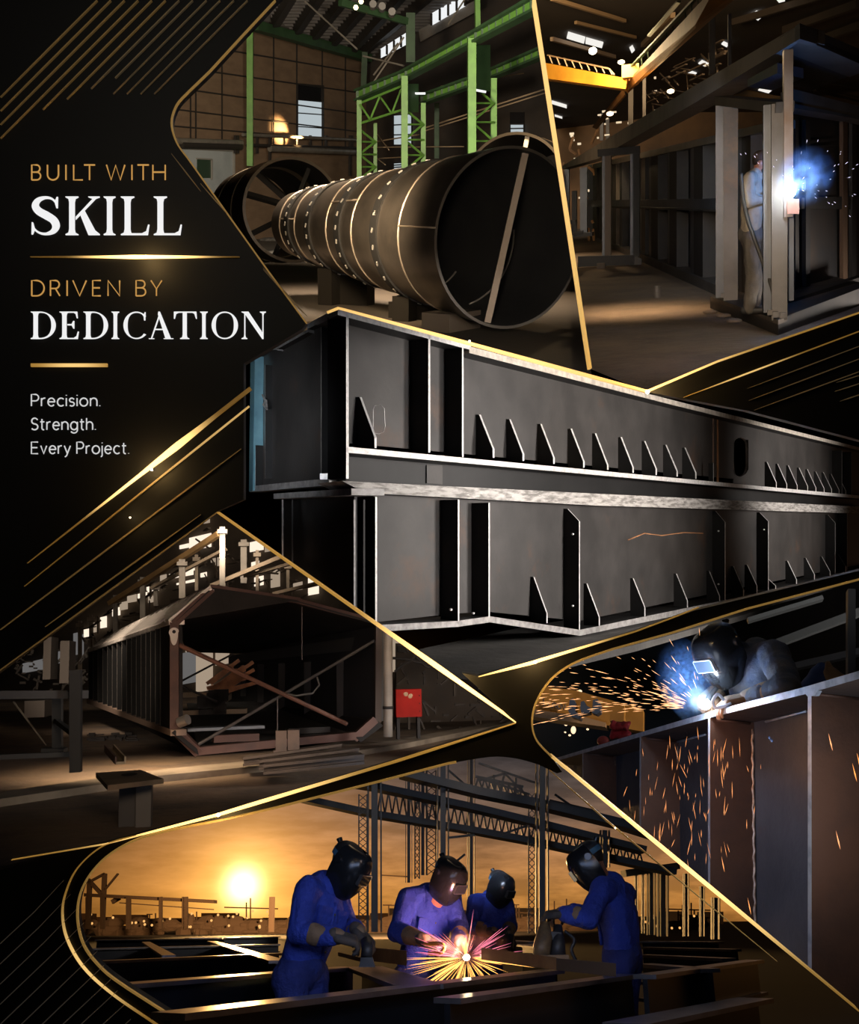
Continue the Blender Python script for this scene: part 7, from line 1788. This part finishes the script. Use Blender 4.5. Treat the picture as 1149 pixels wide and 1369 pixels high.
one(S6, 'welding_arc', 'dazzling white arc on the bright flange below the welder', 'arc', MB().ell(arc6 + Vector((0, -.03, .02)), .030, .026, .026, nu=12, nv=8), glow('arc_core', (.75, .88, 1.0), 300), smooth=True)
lamp(S6, 'POINT', arc6 + Vector((-.06, -.10, .10)), 8, (.35, .60, 1.0), size=.03)
lamp(S6, 'POINT', arc6 + Vector((-.10, -.20, -.25)), 2.2, (1, .42, .14), size=.08)
lamp(S6, 'POINT', arc6 + Vector((-.16, -.22, -.02)), 2.5, (1, .50, .20), size=.05)
smoke(S6, 'welding_fume', 'self-glowing blue plume of fume rising left from the arc under the welder', arc6 + Vector((-.10, .06, .16)), .15, .13, .26, 4.0, (.45, .70, 1.0), (.05, .27, 1.0), 9.0, 55.0, Matrix.Rotation(-.45, 3, 'Y'))
smoke(S6, 'welding_fume', 'white self-glowing puff of fume right on the arc under the welder', arc6 + Vector((-.035, .0, .05)), .07, .06, .10, 3.0, (.8, .9, 1.0), (.45, .72, 1.0), 40.0, 6.0, Matrix.Rotation(-.5, 3, 'Y'))
random.seed(17); mb, m2 = MB(), MB()
for k in range(330):
    a = pi - abs(random.gauss(0, .42)) + .06 if k % 5 else random.uniform(1.6, pi); r = .10 + random.random() ** 1.5 * .92
    dv = Vector((cos(a), random.uniform(-.35, .15), sin(a) * .8)); p = arc6 + dv * r + Vector((0, 0, -.10 * r * r)); L = random.uniform(.015, .07)
    streak(mb, p, dv + Vector((0, 0, -.3 * r)), L, random.uniform(.0011, .0026))
for k in range(120):
    x = random.gauss(915, 42); y = random.uniform(965, 1150) - abs(x - 915) * .3
    if y < 1010 - (x - 745) * .277 + 12: continue
    p = V6(x, y, random.uniform(-.25, -.05)); streak(m2, p, Vector((random.gauss(0, .16), 0, -1)), random.uniform(.02, .09), random.uniform(.0009, .0020))
for x, y in ((1108, 980), (1118, 1110), (1146, 1006), (1000, 1200), (965, 1145), (1140, 1020)): streak(m2, V6(x, y, -.1), Vector((.2, 0, -1)), .07, .003)
one(S6, 'welding_sparks', 'spray of orange sparks flying left from the arc under the welder', 'sparks', mb, glow('spark_orange6', (1, .46, .18), 2.2), stuff=True)
one(S6, 'falling_sparks', 'orange sparks raining down in front of the rusty girder', 'sparks', m2, glow('spark_falling', (1, .34, .08), 1.6), stuff=True)

# ---- the man inside the tall box frame
dm = 13.3
J = {k: P2(*v) for k, v in dict(head=(1018.5, 217, dm), chest=(1006, 265, dm), pelvis=(1004.5, 312, dm), shR=(1002, 240, dm - .17), shL=(1014, 240, dm + .17), elR=(1001, 270, dm - .22), wrR=(1021, 266, dm - .12), elL=(1018, 266, dm + .22), wrL=(1032, 258, dm + .05)).items()}
pe = J['pelvis']; zf2 = zt_deck = VA(1040, 427).z
for s, sg in (('L', 1), ('R', -1)):
    hp = pe + Vector((.0, .09 * sg, -.06)); J['hip' + s] = hp; J['foot' + s] = Vector((hp.x + .03 + .04 * sg, hp.y + .02 * sg, zf2)); J['kn' + s] = (hp + J['foot' + s]) / 2 + Vector((.03, 0, 0))
def cap_hat(T, H, f, u, r, Rh):
    c = T.part('beanie', MB().ell(H + u * .055 - f * .008, .088, .106, .080, Rh, 18, 10), mat('beanie_brown', (.05, .028, .018), .85), smooth='all')
    T.part('beanie_rim', MB().ell(H + u * .030 - f * .005, .091, .110, .022, Rh, 18, 6), MATS['beanie_brown'], parent=c, smooth='all')
    b = MB(); b.ell(H - u * .075 + f * .045, .058, .055, .045, Rh, 12, 8); T.part('beard', b, hair_m, smooth='all')
    T.part('dark_scarf', MB().cap(H - u * .15 + f * .05 - r * .03, H - u * .22 + f * .09 + r * .02, .05, .045), mat('scarf_dark', (.02, .022, .03), .8), smooth='all')
figure(S2, 'person', 'man in a beige jacket and brown cap standing inside the tall steel frame', J, Vector((1, -.12, 0)), Vector((.97, -.1, -.22)), mat('beige_jacket', (.33, .275, .20), .85, c2=(.25, .205, .15), scale=8, bump=.2, bscale=30), mat('grey_trousers', (.11, .09, .07), .85, c2=(.075, .064, .052), scale=6, bump=.3, bscale=20),
       hat=cap_hat, gloves=mat('glove_beige', (.33, .27, .19), .85), cuff=False, hand_n={'R': Vector((0, .6, -.7)), 'L': Vector((0, -.6, -.7))}, curl=(1.0, 1.0), wr=.018)
mb = MB().path(crom([P2(x, y, d) for x, y, d in ((991, 232, dm - .26), (993, 258, dm - .30), (999, 290, dm - .34), (1010, 322, dm - .38), (1022, 355, dm - .45), (1031, 380, dm - .6), (1036, 398, dm - .62))], 6), .022, 8)
one(S2, 'welding_hose', 'dark welding hose hanging from the shoulder of the man in beige down to the deck', 'hose', mb, mat('hose_dark', (.05, .045, .04), .6), smooth='all')
